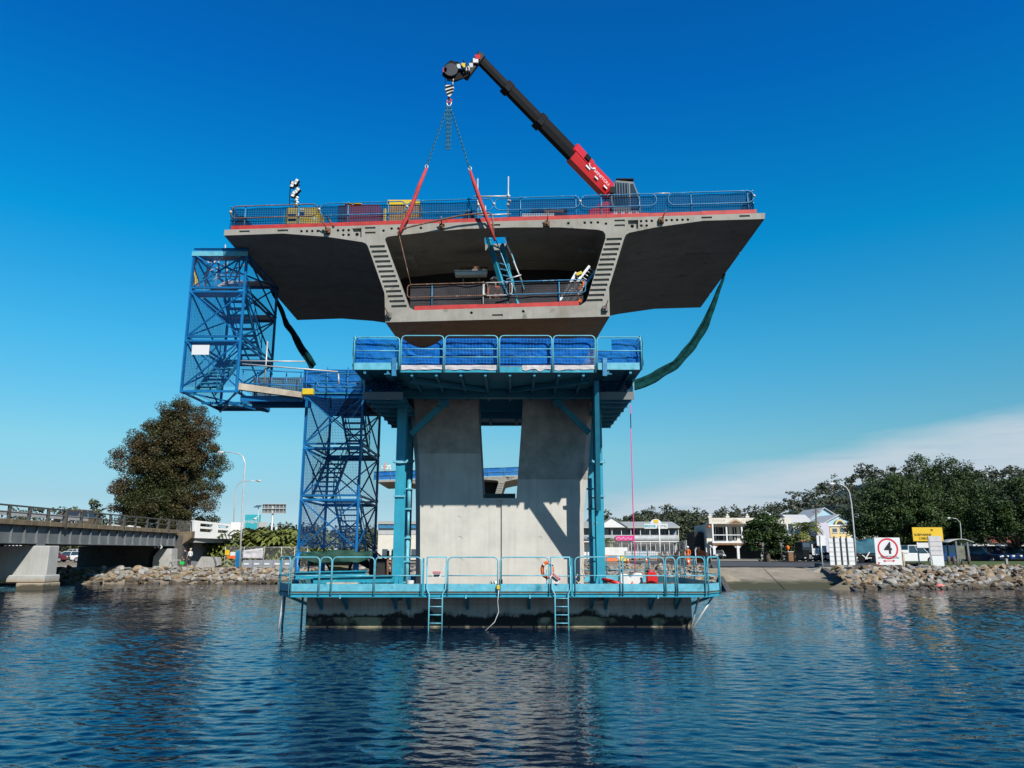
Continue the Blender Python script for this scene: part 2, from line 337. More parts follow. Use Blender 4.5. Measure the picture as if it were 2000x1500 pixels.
# ================================================================ WATER AND LAND
wm = bpy.data.materials.new('river_water'); wm.use_nodes = True; nt = wm.node_tree; b = nt.nodes['Principled BSDF']
b.inputs['Base Color'].default_value = (0.0006, 0.006, 0.018, 1); b.inputs['Roughness'].default_value = 0.03; b.inputs['IOR'].default_value = 1.33
t = nd(nt, 'ShaderNodeTexCoord')
def wnoise(sx, sy, rot, sc, det, rough=0.55, dist=0.0):
    mp = nd(nt, 'ShaderNodeMapping'); mp.inputs['Scale'].default_value = (sx, sy, 1); mp.inputs['Rotation'].default_value = (0, 0, rot); nt.links.new(t.outputs['Object'], mp.inputs[0])
    n = nd(nt, 'ShaderNodeTexNoise', i_Scale=sc, i_Detail=det, i_Roughness=rough, i_Distortion=dist); nt.links.new(mp.outputs[0], n.inputs['Vector']); return n.outputs[0]
med = wnoise(0.6, 1.0, -0.14, 5.5, 3, 0.55, 0.4)
bp = nd(nt, 'ShaderNodeBump', i_Strength=1.0, i_Distance=0.012); nt.links.new(med, bp.inputs['Height']); nt.links.new(bp.outputs[0], b.inputs['Normal'])
import numpy as np
rg = np.random.default_rng(5)
ty = 6.0*np.exp(np.arange(0, 722)*0.0035); tx = np.linspace(-1.3, 1.3, 1200)
YY, TT = np.meshgrid(ty, tx, indexing='ij'); XX = YY*TT; ZZ = np.zeros_like(YY)
for i in range(64):                                     # wind ripples: many small wave trains about one heading
    lam = 0.15*(4.2**rg.random()) if i < 54 else rg.uniform(1.2, 4.0); th = rg.normal(1.50, 0.50); k = 2*np.pi/lam; sl_ = 0.0225 if i < 54 else 0.006
    fade = np.clip(lam/(2.6*0.0035*YY), 0, 1)
    ZZ += sl_/k*np.sin(k*(XX*np.cos(th) + YY*np.sin(th)) + rg.uniform(0, 6.28))*fade
gust = 0.75 + 0.25*np.sin(XX*0.21+YY*0.13)*np.sin(YY*0.31-XX*0.11+1) + 0.15*np.sin(XX*0.5-YY*0.22)
ZZ *= gust; ZZ *= np.clip((70-YY)/12, 0, 1)
vs = np.stack([XX, YY, ZZ], -1).reshape(-1, 3); ni, nj = YY.shape
I, J = np.meshgrid(np.arange(ni-1), np.arange(nj-1), indexing='ij'); q0 = (I*nj+J).ravel(); F = np.stack([q0, q0+1, q0+nj+1, q0+nj], -1)
e = len(vs); vs = np.concatenate([vs, [(-2500,-400,-0.14),(2500,-400,-0.14),(2500,2500,-0.14),(-2500,2500,-0.14)]]); F = np.concatenate([F, [(e, e+1, e+2, e+3)]])
me = bpy.data.meshes.new('water'); me.vertices.add(len(vs)); me.vertices.foreach_set('co', vs.ravel()); me.loops.add(F.size); me.loops.foreach_set('vertex_index', F.ravel()); me.polygons.add(len(F))
me.polygons.foreach_set('loop_start', np.arange(len(F))*4); me.polygons.foreach_set('use_smooth', np.ones(len(F), dtype=bool)); me.update(calc_edges=True); me.validate(); me.materials.append(wm)
wo = bpy.data.objects.new('water', me); COL.objects.link(wo); wo['kind'] = 'structure'


def shore(x):
    pts = [(-90, 60), (-40, 60.5), (-30, 62.6), (-17, 62.4), (-4, 61.5), (6, 58), (13, 54), (14.6, 53), (22, 51), (24, 52.8), (36, 54), (60, 56), (120, 60)]
    for (a, p), (c, q) in zip(pts, pts[1:]):
        if a <= x <= c: return p + (q-p)*(x-a)/(c-a)
    return pts[0][1] if x < -90 else pts[-1][1]
def ztop(x): 
    k = min(1, max(0, (x+10)/20)); return 1.0 + 0.25*k
def on_ramp(x, y):
    k = (y-52)/10.0; return 14.3 + 1.7*k < x < 22.2 + 1.6*k
def ground_z(x, y):
    s = y - shore(x)
    if 13.6 < x < 25 and y < 63 and on_ramp(x, y): return -0.35 + 1.6*(y-50.5)/11.5 - 0.12
    zt = ztop(x)
    if s < 4.2: return -0.6 + (zt+0.6)*min(1, max(0, (s+1.3)/5.5))**0.85
    far = max(0, y-150)
    return zt + 0.05*mnoise.noise((x*0.2, y*0.2, 0)) + min(6, far*0.004)
xs = [-1800,-900,-400,-200,-120] + [-90 + i*1.5 for i in range(121)] + [120,200,400,900,1800]
offs = [-1.5,-0.6,0,0.6,1.2,2,2.8,3.6,4.4,5.4,7,9,11,14,20,30,45,70,100,150,250,500,1000,2400]
mb = MB(); vs = [(x, shore(x)+o, ground_z(x, shore(x)+o)) for o in offs for x in xs]; n = len(xs)
mb.add(vs, [(j*n+i, j*n+i+1, (j+1)*n+i+1, (j+1)*n+i) for j in range(len(offs)-1) for i in range(n-1)], smooth=True)
M['land'] = mat('sandy_ground', (0.30, 0.25, 0.18), 0.95, var=0.2, scale=0.25, patch=[((0.20, 0.165, 0.11), 0.12, 0.52, 0.1), ((0.40, 0.36, 0.29), 0.5, 0.6, 0.15)], bump=0.4, bscale=3)
struct(mb, 'ground', M['land'])
M['grass'] = mat('lawn_grass', (0.075, 0.115, 0.022), 0.95, var=0.25, scale=1.2, patch=((0.14, 0.16, 0.04), 0.5, 0.55, 0.2), bump=0.6, bscale=12)
def sheet(name, pts, m, dz=0.02, kind='structure', sub=14):
    mb = MB(); (a, b_, c, d_) = [Vector(p) for p in pts]
    def fn(u, v):
        p = (a*(1-u)+b_*u)*(1-v) + (d_*(1-u)+c*u)*v; return (p.x, p.y, ground_z(p.x, p.y)+dz)
    mb.grid(fn, sub, sub); return struct(mb, name, m, kind)
mb = MB(); mb.grid(lambda u, v: (31.5+(5+38*u)*1.0*u**0.2+v*4, 58.9+1.5*u+15*v, 1.27+0.32*min(1, v*5)), 16, 12); struct(mb, 'lawn', M['grass'], fixn=False)
sheet('lawn', [(29,95),(41,95),(41,103),(29,103)], M['grass'], 0.05)
sheet('road', [(13,63),(31,62.5),(95,100),(13,100)], M['asphalt'], 0.06)
sheet('road', [(-26,70.5),(-10,70.5),(-8,80),(-26,80)], M['asphalt'], 0.045)
sheet('path', [(-46,66),(-33,66),(-30,95),(-46,95)], M['path'], 0.04)
sheet('path', [(22.5,58.2),(31,59.5),(37,62),(23,62.2)], M['path'], 0.07)
M['darkcon'] = mat('dark_kerb_and_shade_concrete', (0.10, 0.095, 0.085), 0.9, var=0.2)  # dark ramp kerbs; also painted shade on walls under the old bridge
# boat ramp: two concrete lanes with a joint
M['ramp'] = mat('ramp_concrete', (0.33, 0.28, 0.21), 0.9, var=0.14, scale=0.8, patch=[((0.19, 0.15, 0.11), 1.4, 0.56, 0.15), ((0.45, 0.41, 0.34), 2.5, 0.62, 0.15)], bump=0.6, bscale=9)
nt = M['ramp'].node_tree; bs = nt.nodes['Principled BSDF']; lk = bs.inputs['Base Color'].links[0].from_socket       # wet, weedy lower end
tcn = nd(nt, 'ShaderNodeTexCoord'); spn = nd(nt, 'ShaderNodeSeparateXYZ'); nt.links.new(tcn.outputs['Object'], spn.inputs[0]); nn = nd(nt, 'ShaderNodeTexNoise', i_Scale=1.5, i_Detail=5.0); nt.links.new(tcn.outputs['Object'], nn.inputs['Vector'])
fac = mth(nt, 'MULTIPLY', mth(nt, 'SUBTRACT', mth(nt, 'ADD', 0.42, mth(nt, 'MULTIPLY', nn.outputs[0], 0.35)), spn.outputs[2]), 3.5, True)
nt.links.new(mix(nt, fac, lk, (0.035, 0.035, 0.015)), bs.inputs['Base Color'])
def ramp_pt(x_at, y): 
    k = (y-52)/10.0; return (14.3 + (1.7)*k)*(1-x_at) + (22.2 + 1.6*k)*x_at, y, -0.35 + 1.6*(y-50.5)/11.5
mb = MB()
for a0, a1 in ((0.0, 0.468), (0.475, 1.0)): mb.grid(lambda u, v: ramp_pt(a0+(a1-a0)*u, 49.5 + 12.5*v), 6, 12, smooth=False)
struct(mb, 'boat_ramp', M['ramp'], fixn=False)
for nm, xa in (('first', 0), ('second', 1)):
    mb = MB()
    for i in range(12):
        p, q = Vector(ramp_pt(xa, 49.5+i*1.06)), Vector(ramp_pt(xa, 49.5+(i+1)*1.06-0.01)); s_ = -0.2 if xa == 0 else 0.2
        mb.bar(p+Vector((s_,0,0.10)), q+Vector((s_,0,0.10)), 0.36, 0.42)
    lone(mb, 'ramp_kerb', M['darkcon'], 'low concrete edge wall on the ' + ('side of the boat ramp nearer the pier' if xa == 0 else 'side of the boat ramp next to the big sign boards'), 'kerb', ramp_pt(xa, 50), 'edge walls of the boat ramp')

# ================================================================ BRIDGE DECK OVER THE PIER
Y0 = 25.5
def prof(lst, Y=Y0): return [(P(a, b_, Y).x, P(a, b_, Y).z) for a, b_ in lst]
def circ(px, py, r=0.05, Y=Y0, n=14):
    c = P(px, py, Y); return [(c.x + r*math.cos(2*math.pi*i/n), c.z + r*math.sin(2*math.pi*i/n)) for i in range(n)]
def rect(x0, y0, x1, y1, Y=Y0, sk=0.0): return prof([(x0, y0), (x1, y0-sk*(x1-x0)), (x1, y1-sk*(x1-x0)), (x0, y1)], Y)
outer = prof([(438.4,448.7),(437.5,459.9),(553,456),(635,462),(660,465.5),(708,472.8),(714.5,475.5),(718.6,481),(751,572.8),(752.5,629.5),
              (1191.2,618),(1189.5,562),(1219,466),(1222.5,458.5),(1229,454.5),(1280,444),(1374,431),(1493.6,427.5),(1494,416)])
inner = prof([(752,468),(754.5,463.5),(761.6,461.5),(843,452.4),(908,447),(1004,444),(1095,444),(1168,448.6),(1178,451.5),(1182.4,457),(1182.6,465.6),
              (1145.6,588),(1133.6,596.4),(809.6,606),(798.8,600)])
SK = 0.031
pits = []
for a in (467, 542): pits.append((rect(a, 450.4 if a < 500 else 448.6, a+20.5, 455 if a < 500 else 453.2, sk=SK), 0.05))
for a, b_ in ((588.7,451.6),(599.3,451.5),(609.8,451.3),(620.4,451.2),(631,450.8),(660,450),(670.4,449.8),(681,449.5),(670.4,458.7),(681,458.6),(749,450.5),(764.8,446.4),(778,446.3),(791,446.2),(822,445.2),
              (1110,436),(1142,435),(1154.5,434.7),(1167.7,434.4),(1183.5,436.8),(1252,432),(1262.6,431.6),(1273,431.3),(1252.4,440.7),(1263,440.5),(1301.6,430.2),(1312,429.8),(1322.6,429.5),(1333,429.2),(1343.4,429)):
    pits.append((circ(a, b_), 0.5))
pits.append((circ(920.7,610.8,0.05),0.5)); pits.append((circ(1022,608,0.05),0.5))
for a in (713, 1200):
    b_ = 443.6 if a < 800 else 429.2
    pits.append((rect(a, b_, a+20.3, b_+4.2, sk=SK), 0.05)); pits.append((rect(a, b_+9.4, a+20.3, b_+13.6, sk=SK), 0.05))
pits.append((prof([(688,446.2),(706,445.4),(706,463.4),(703.4,463.5),(703.4,452.8),(690.5,453.2)]), 0.12)); pits.append((circ(697.3,457.8,0.065), 0.5))
pits.append((prof([(1226.5,430.2),(1246.4,429.5),(1246.4,446.6),(1242.6,446.8),(1242.6,437.6),(1227,438.2)]), 0.12)); pits.append((circ(1234.8,441.8,0.065), 0.5))
pits.append((rect(956, 438, 977, 441.8, sk=SK), 0.05)); pits.append((rect(1370, 423.4, 1390.4, 427.2, sk=SK), 0.05)); pits.append((rect(1444, 420.4, 1464.4, 424, sk=SK), 0.05)); pits.append((rect(961, 614, 982, 618.6, sk=SK), 0.05))
for i in range(13):
    k = i/12.0; yt = 479.5 + 9.72*i
    pits.append((rect(722+42*k, yt, 751.5+42.5*k, yt+5.0, sk=SK), 0.07))
    yt = 465 + 9.95*i
    pits.append((rect(1184.4-38.5*k, yt, 1214.5-37.5*k, yt+5.0, sk=SK), 0.07))
deck = thing('bridge_deck', 'pale concrete box girder bridge deck with wide wings cantilevered over the river pier', 'bridge', (-0.6, Y0, 10.3))
SLOPE = -0.02; cuts = [25.5, 28.5, 30.9, 33.2, 35.1]
def sweep(dy):
    def f(x, z):
        if z < 10.75: x = -0.45 + (x+0.45)*0.93; z -= 0.12
        return (x, Y0+dy, z + SLOPE*dy)
    return f
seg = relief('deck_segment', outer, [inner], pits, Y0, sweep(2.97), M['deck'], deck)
cu = MB(); c0 = P(970, 470, 26.9); cu.box(X(946, 26.4, 13.7), X(990, 27.4, 13.7), 26.3, 27.45, 12.9, 15.2)
cutter = cu.build('tmp_cut', M['dark'], deck)
mod = seg.modifiers.new('b', 'BOOLEAN'); mod.object = cutter; mod.operation = 'DIFFERENCE'; mod.solver = 'EXACT'
me = bpy.data.meshes.new_from_object(seg.evaluated_get(bpy.context.evaluated_depsgraph_get())); seg.modifiers.clear(); me.name = 'deck_segment'; seg.data = me
bpy.data.objects.remove(cutter)
for a, c in zip(cuts[1:], cuts[2:]):
    f0 = sweep(a-Y0); g0 = [(f0(x, z)[0], f0(x, z)[2]) for x, z in outer]; g1 = [(f0(x, z)[0], f0(x, z)[2]) for x, z in inner]
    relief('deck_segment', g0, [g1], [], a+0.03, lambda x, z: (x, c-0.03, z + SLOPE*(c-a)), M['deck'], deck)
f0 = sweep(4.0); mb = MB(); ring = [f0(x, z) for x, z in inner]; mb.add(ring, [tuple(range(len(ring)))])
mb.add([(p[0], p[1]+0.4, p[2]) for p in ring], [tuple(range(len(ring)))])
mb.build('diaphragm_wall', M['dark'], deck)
for cx, sgn in ((785, 1), (1153, -1)):                 # anchor blisters under the top slab
    mb = MB(); a = P(cx-24, 489 if sgn > 0 else 475, 27.2); c = P(cx+24, 505 if sgn > 0 else 492, 27.2)
    mb.box(a.x, c.x, 27.2, 28.3, c.z, 13.75)
    for i in range(4):
        h = P(cx-18+i*11, 484 if sgn > 0 else 471.5, 27.19); 
    bl = mb.build('anchor_block', M['deck'], deck, bevel=0.03)
    for i in range(4):
        mb = MB(); h = P(cx-17+i*10.5, 491 if sgn > 0 else 478, 27.19); mb.cyl((h.x, 27.17, h.z), (h.x, 27.3, h.z), 0.045, 10); mb.build('tendon_duct', M['dark'], bl)
pl, pr = P(438.4, 448.7, Y0), P(1494, 416, Y0)
def zedge(x, y=Y0): return pl.z + (pr.z-pl.z)*(x-pl.x)/(pr.x-pl.x) + SLOPE*(y-Y0)
def XE(px): return X(px, Y0, 14.0)
random.seed(3); x = XE(452); k = 0
while x < XE(1478):                                    # red kick boards along the edge
    w = min(random.uniform(1.5, 2.6), XE(1480)-x); mb = MB(); z0 = zedge(x); z1 = zedge(x+w); d = random.uniform(-0.012, 0.012)
    mb.bar((x, Y0+0.04, z0+0.075+d), (x+w-0.01, Y0+0.04, z1+0.075+d), 0.04, 0.14+0.02*random.random()); mb.build('kick_board', M['redboard'], deck); x += w
for a, b_, a1, b1 in ((809.6,604,868,602),(868,601.8,946,600),(946,600.6,1006,598.5),(1006,598.8,1092,595.5),(1092,595,1131,594)):
    mb = MB(); p, q = P(a, b_-1.5, Y0+0.3), P(a1-0.4, b1-1.5, Y0+0.3); mb.bar(p, q, 0.04, 0.16); mb.build('kick_board', M['redboard'], deck)
def stress_bar(px, py, dx, dy, brown=True, L=0.55):    # timber or steel packer with a protruding threaded rod
    c = P(px, py, Y0); mb = MB(); mb.box(c.x-0.09, c.x+0.09, Y0-0.12, Y0-0.003, c.z-0.10, c.z+0.10)
    o = mb.build('packer_block', M['brownwood' if brown else 'steel'], deck, bevel=0.01)
    e = Vector((c.x+dx, Y0-0.30, c.z+dy)); mb = MB(); mb.tube([Vector((c.x, Y0-0.12, c.z)), e], 0.022, 6); mb.cyl((c.x, Y0-0.17, c.z), (c.x, Y0-0.12, c.z), 0.055, 6); mb.build('threaded_rod', M['rust'], o)
stress_bar(641, 452, -0.18, 0.32); stress_bar(863.5, 443.5, -0.01, 0.28); stress_bar(1068.5, 438.5, 0.02, 0.36); stress_bar(1291, 432, 0.14, 0.30)
stress_bar(760, 617, -0.1, 0.2, False); stress_bar(1181.5, 604, 0.08, 0.24, False)

# edge protection on the deck
rail = thing('deck_guardrail', 'blue tubular guardrail with blue debris net along the front edge of the bridge deck', 'guardrail', (-0.6, Y0+0.1, zedge(-0.6)))
def racetrack(x0, x1, y, lo, hi, r=0.021, mb=None, zf=zedge, rf=0.95):
    mb = mb or MB(); R_ = (hi-lo)/2*rf; pts = []
    for cx, cz, a0 in ((x1-R_, hi-R_, 90), (x1-R_, lo+R_, 0), (x0+R_, lo+R_, -90), (x0+R_, hi-R_, -180)):
        for j in range(5):
            a = R(a0 - j*22.5); px = cx + R_*math.cos(a); pts.append((px, y, zf(px) + cz + R_*math.sin(a)))
    return mb.tube(pts, r, 7, closed=True)
loops = [(447.7,618.5),(622,791.6),(795,963),(965.6,1133.6),(1135.5,1285),(1308,1477)]
for i, (a, c) in enumerate(loops): racetrack(XE(a), XE(c), Y0+0.1, 0.47, 0.93).build('rail_panel', M['rust' if i == 0 else 'rail'], rail)
for a in (474.8, 580, 677, 756, 914.7, 1016.5, 1126, 1176, 1251.4, 1354, 1466):
    x = XE(a); mb = MB(); mb.tube([(x, Y0+0.15, zedge(x)-0.0), (x, Y0+0.15, zedge(x)+1.0)], 0.024, 7); mb.box(x-0.06, x+0.06, Y0+0.1, Y0+0.22, zedge(x)+0.002, zedge(x)+0.02); mb.build('post', M['rail'], rail)
for a in (620.5, 793.3, 964.4, 1134.5, 1478, 447):
    x = XE(a); mb = MB(); mb.ball((x, Y0+0.1, zedge(x)+0.72), 0.055, 8, 6); mb.build('coupler', M['galv'], rail)
mb = MB(); mb.tube([(XE(1280), Y0+0.1, zedge(XE(1280))+0.93), (XE(1312), Y0+0.1, zedge(XE(1312))+0.93)], 0.02, 6); mb.build('rail_tube', M['galv'], rail)
def net_panel(x0, x1, y, lo, hi, m, parent, zf=zedge, wav=0.03, seed=0, n=(40, 10), sag=0.0):
    mb = MB()
    def fn(u, v):
        x = x0+(x1-x0)*u; w = mnoise.noise((x*1.6+seed, v*2.2, seed))*wav; return (x, y+w, zf(x)+lo+(hi-lo)*v - sag*v*math.sin(u*math.pi*3)**2)
    mb.grid(fn, *n); return mb.build('debris_net', m, parent, fixn=False)
net_panel(XE(450), XE(621), Y0+0.19, 0.10, 0.90, M['netdeck'], rail, seed=1, sag=0.03)
net_panel(XE(622), XE(932), Y0+0.19, 0.10, 0.90, M['netdeck'], rail, seed=2, n=(60,10), sag=0.03)
net_panel(XE(992), XE(1476), Y0+0.19, 0.10, 0.92, M['netdeck'], rail, seed=3, n=(80,10), sag=0.03)
for px_, L in ((447, 4.0), (1476, 4.0)):               # returns along the two ends of the deck
    x = XE(px_); mb = MB()
    for h in (0.47, 0.93): mb.tube([(x, Y0+0.1, zedge(x)+h), (x, Y0+L, zedge(x, Y0+L)+h)], 0.021, 6)
    for y in (Y0+0.5, Y0+2, Y0+L): mb.tube([(x, y, zedge(x, y)), (x, y, zedge(x, y)+1.0)], 0.024, 6)
    mb.build('end_rail', M['rail'], rail)
    mb = MB(); mb.grid(lambda u, v: (x+0.03*mnoise.noise((u*5, v*2, px_)), Y0+0.1+L*u, zedge(x, Y0+L*u)+0.1+0.8*v), 20, 6); mb.build('debris_net', M['netdeck'], rail, fixn=False)
for z_, m_ in ((-1, 'netdeck'),):
    mb = MB(); mb.grid(lambda u, v: (XE(450)+(XE(1476)-XE(450))*u, 28.2+0.05*mnoise.noise((u*30, v, 3)), zedge(XE(450)+(XE(1476)-XE(450))*u, 28.2)+0.8+1.35*v), 60, 4)

# inside the box: rail, black net
inr = thing('opening_guardrail', 'rusty and blue guardrail with black net across the mouth of the box girder', 'guardrail', (-0.5, Y0+0.35, 10.8))
def zin(x): a, c = P(809.6, 606, Y0+0.3), P(1133.6, 596.4, Y0+0.3); return a.z + (c.z-a.z)*(x-a.x)/(c.x-a.x)
def XI(px): return X(px, Y0+0.35, 11.2)
for a, c, m in ((795,952,'rust'),(945,1000,'galv'),(989,1144,'rail')):
    mb = MB(); racetrack(XI(a), XI(c), Y0+0.38 + (0.03 if m == 'galv' else 0), 0.5, 0.98, 0.021, mb, zin, 0.5); mb.build('rail_panel', M[m], inr)
for a, m in ((843,'rail'),(943.5,'galv'),(995.5,'rust'),(1092.5,'rail')):
    x = XI(a); mb = MB(); mb.tube([(x, Y0+0.42, zin(x)), (x, Y0+0.42, zin(x)+1.02)], 0.024, 7); mb.build('post', M[m], inr)
net_panel(XI(800), XI(1140), Y0+0.47, 0.02, 0.95, M['netblack'], inr, zin, 0.05, 5, (70, 10))

# ================================================================ PIER AND PILE CAP
YP = 28.2
pier = thing('bridge_pier', 'pale concrete bridge pier with a tapered opening between its two legs', 'pier', (-0.4, YP, 1.2))
po = prof([(820.5,1160),(820.5,984),(819,905),(808,775)], YP); po = [(po[0][0], 1.15)] + po[1:] + [(po[3][0]-0.12, 10.0)]
pr_ = prof([(1150,775),(1139,931),(1131,1000),(1131,1160)], YP); po += [(pr_[0][0]+0.12, 10.0)] + pr_[:3] + [(pr_[3][0], 1.15)]
ph = prof([(943.4,973),(932.7,779)], YP) + [(P(928, 700, YP).x, 9.7), (P(1026, 700, YP).x, 9.7)] + prof([(1022,779),(1008.7,973)], YP)
pp = [(rect(969, 977, 980, 1140, YP), 0.07)]
for a, b_ in ((896,1012),(1057,1012),(898,1052),(1055,1052),(900,1095),(1050,1095)): pp.append((circ(a, b_, 0.085, YP, 16), 0.012))
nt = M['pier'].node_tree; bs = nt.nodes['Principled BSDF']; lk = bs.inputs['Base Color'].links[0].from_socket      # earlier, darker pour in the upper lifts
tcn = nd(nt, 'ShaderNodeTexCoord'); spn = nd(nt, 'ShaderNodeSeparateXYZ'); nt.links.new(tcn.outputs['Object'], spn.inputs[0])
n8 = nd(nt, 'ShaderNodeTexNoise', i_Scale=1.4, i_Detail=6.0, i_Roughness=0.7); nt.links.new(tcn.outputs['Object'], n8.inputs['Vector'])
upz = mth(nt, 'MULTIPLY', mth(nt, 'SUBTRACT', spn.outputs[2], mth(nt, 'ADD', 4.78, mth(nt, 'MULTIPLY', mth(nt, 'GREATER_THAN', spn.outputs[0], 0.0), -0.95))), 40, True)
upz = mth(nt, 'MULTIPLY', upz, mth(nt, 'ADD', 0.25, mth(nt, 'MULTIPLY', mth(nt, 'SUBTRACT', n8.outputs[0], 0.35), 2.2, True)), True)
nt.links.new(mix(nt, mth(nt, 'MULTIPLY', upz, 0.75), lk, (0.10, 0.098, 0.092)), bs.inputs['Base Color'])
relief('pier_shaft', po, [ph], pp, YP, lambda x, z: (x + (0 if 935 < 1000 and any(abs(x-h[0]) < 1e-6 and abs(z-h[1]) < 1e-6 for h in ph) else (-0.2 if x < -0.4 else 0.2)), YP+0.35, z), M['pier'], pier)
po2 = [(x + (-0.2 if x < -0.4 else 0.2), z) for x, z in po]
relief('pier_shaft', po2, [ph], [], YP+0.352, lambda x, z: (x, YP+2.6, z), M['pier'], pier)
mb = MB(); a, c = P(943, 965, YP+2.0), P(1009, 973, YP+2.0); mb.box(a.x+0.05, c.x-0.05, YP+2.0, YP+2.3, a.z-0.9, a.z+0.02); mb.build('cross_beam', M['steel'], pier)
capm = mat('cap_concrete', (0.46, 0.46, 0.44), 0.85, var=0.14, scale=0.9, patch=((0.30, 0.30, 0.285), 1.1, 0.54, 0.2), bump=0.25, streak=((0.24, 0.235, 0.22), 0.5))
M['cap'] = capm; nt = capm.node_tree; bs = nt.nodes['Principled BSDF']; lk = bs.inputs['Base Color'].links[0].from_socket
tcn = nd(nt, 'ShaderNodeTexCoord'); spn = nd(nt, 'ShaderNodeSeparateXYZ'); nt.links.new(tcn.outputs['Object'], spn.inputs[0])
nn = nd(nt, 'ShaderNodeTexNoise', i_Scale=1.1, i_Detail=8.0, i_Roughness=0.7); nt.links.new(tcn.outputs['Object'], nn.inputs['Vector'])
wet = mth(nt, 'MULTIPLY', mth(nt, 'SUBTRACT', mth(nt, 'ADD', -0.05, mth(nt, 'MULTIPLY', nn.outputs[0], 1.05)), spn.outputs[2]), 9, True)   # black tide band
c1 = mix(nt, wet, lk, (0.012, 0.012, 0.011))
n5 = nd(nt, 'ShaderNodeTexNoise', i_Scale=0.55, i_Detail=5.0, i_Roughness=0.6); nt.links.new(tcn.outputs['Object'], n5.inputs['Vector'])
oy = mth(nt, 'MULTIPLY', mth(nt, 'MULTIPLY', mth(nt, 'SUBTRACT', mth(nt, 'ADD', 0.14, mth(nt, 'MULTIPLY', n5.outputs[0], 0.34)), spn.outputs[2]), 20, True), mth(nt, 'MULTIPLY', mth(nt, 'SUBTRACT', n5.outputs[0], 0.50), 14, True))   # oyster and weed crust at the waterline
nt.links.new(mix(nt, oy, c1, mix(nt, nn.outputs[0], (0.05, 0.045, 0.015), (0.30, 0.27, 0.18))), bs.inputs['Base Color'])
cap = thing('pile_cap', 'grey concrete pile cap with a black tide stain standing in the river', 'pile cap', (-0.4, 26.7, 0))
cx0, cx1 = X(598, 26.7, 0.5), X(1351, 26.7, 0.5); gr = []
for i in range(1, 15):
    x = cx0 + (cx1-cx0)*i/15 + random.uniform(-0.1, 0.1)
    gr.append(([(x-0.008, 0.05), (x+0.008, 0.05), (x+0.008, 0.70), (x-0.008, 0.70)], 0.02)); gr.append(([(x-0.008, 0.76), (x+0.008, 0.76), (x+0.008, 1.1), (x-0.008, 1.1)], 0.02))
gr.append(([(cx0+0.05, 0.72), (cx1-0.05, 0.72), (cx1-0.05, 0.74), (cx0+0.05, 0.74)], 0.02))
for px_ in (775, 1170): gr.append((rect(px_-11, 1160, px_+11, 1173, 26.7), 0.2))
relief('cap_shell', [(cx0,-1.5),(cx1,-1.5),(cx1,1.15),(cx0,1.15)], [], gr, 26.7, lambda x, z: (x, 33.2, z), capm, cap)

# ================================================================ LOWER WORK PLATFORM ROUND THE CAP
lp = thing('cap_platform', 'pale turquoise steel walkway with tubular rails round the top of the pile cap', 'work platform', (-0.4, 25.7, 1.2))
YF = 25.7; ZD = 1.20
xl, xr = X(568, YF, 1.2), X(1380, YF, 1.2); xL, xR = X(548, 26.6, 1.2), X(1404, 26.6, 1.2)
ringp = [Vector((xl, YF, 0)), Vector((xr, YF, 0)), Vector((xR, 26.6, 0)), Vector((xR, 32.2, 0)), Vector((xr-0.5, 33.6, 0)), Vector((xl+0.5, 33.6, 0)), Vector((xL, 32.2, 0)), Vector((xL, 26.6, 0))]
mb = MB(); mb.add([(p.x, p.y, ZD) for p in ringp] + [(p.x, p.y, ZD-0.05) for p in ringp], [tuple(range(8)), tuple(reversed(range(8, 16)))] + [(i, (i+1) % 8, (i+1) % 8+8, i+8) for i in range(8)])
mb.build('walkway_deck', M['brownwood'], lp)
for i in range(8):
    a, c = ringp[i], ringp[(i+1) % 8]; d = (c-a).normalized(); o = Vector((d.y, -d.x, 0))
    mb = MB(); up = Vector((0,0,ZD)); mb.bar(a+up+o*0.02+Vector((0,0,0.12)), c+up+o*0.02+Vector((0,0,0.12)), 0.03, 0.24); mb.build('toe_board', M['tealpale'] , lp)
    mb = MB(); mb.ibeam(a+up+o*0.0-Vector((0,0,0.115)), c+up+o*0.0-Vector((0,0,0.115)), 0.10, 0.13, 0.02); mb.build('edge_channel', M['teal'], lp)
def rail_panel(A, B, h, r=0.022, rad=0.14, mids=(0.5,), mb=None, sq=False):
    mb = mb or MB(); A, B = Vector(A), Vector(B); d = (B-A); L = d.length; d.normalize(); U = Vector((0,0,1)); rad = 0.01 if sq else min(rad, L*0.45)
    pts = [A]
    for j in range(6):
        a = R(90*j/5); pts.append(A + d*(rad-rad*math.cos(a)) + U*(h-rad+rad*math.sin(a)))
    for j in range(6):
        a = R(90*j/5); pts.append(B - d*(rad-rad*math.sin(a)) + U*(h-rad+rad*math.cos(a)))
    pts.append(B); mb.tube(pts, r, 7)
    for m_ in mids: mb.tube([A+U*h*m_, B+U*h*m_], r*0.85, 6)
    return mb
for a, c in ((568.5,622),(623.5,646),(647.5,729.5),(731.5,821.5),(874.5,972),(977,1072.5),(1123.5,1211.5),(1217,1298),(1301,1320),(1323.8,1377.5)):
    rail_panel((X(a, YF-0.06, 1.4), YF-0.06, 1.07), (X(c, YF-0.06, 1.4), YF-0.06, 1.07), 1.21, mids=(0.52,)).build('guardrail_panel', M['tealpale'], lp)
for a, c in ((833.5,871),(1076.5,1113.5)):             # ladder gates
    rail_panel((X(a, YF-0.06, 1.4), YF-0.06, 1.2), (X(c, YF-0.06, 1.4), YF-0.06, 1.2), 1.08, mids=(0.45,), sq=True).build('ladder_gate', M['tealpale'], lp)
for a in (826, 1117):
    mb = MB(); x = X(a, YF-0.04, 1.4); mb.bar((x, YF-0.04, 1.05), (x, YF-0.04, 2.25), 0.06, 0.06); mb.build('gate_post', M['teal'], lp)
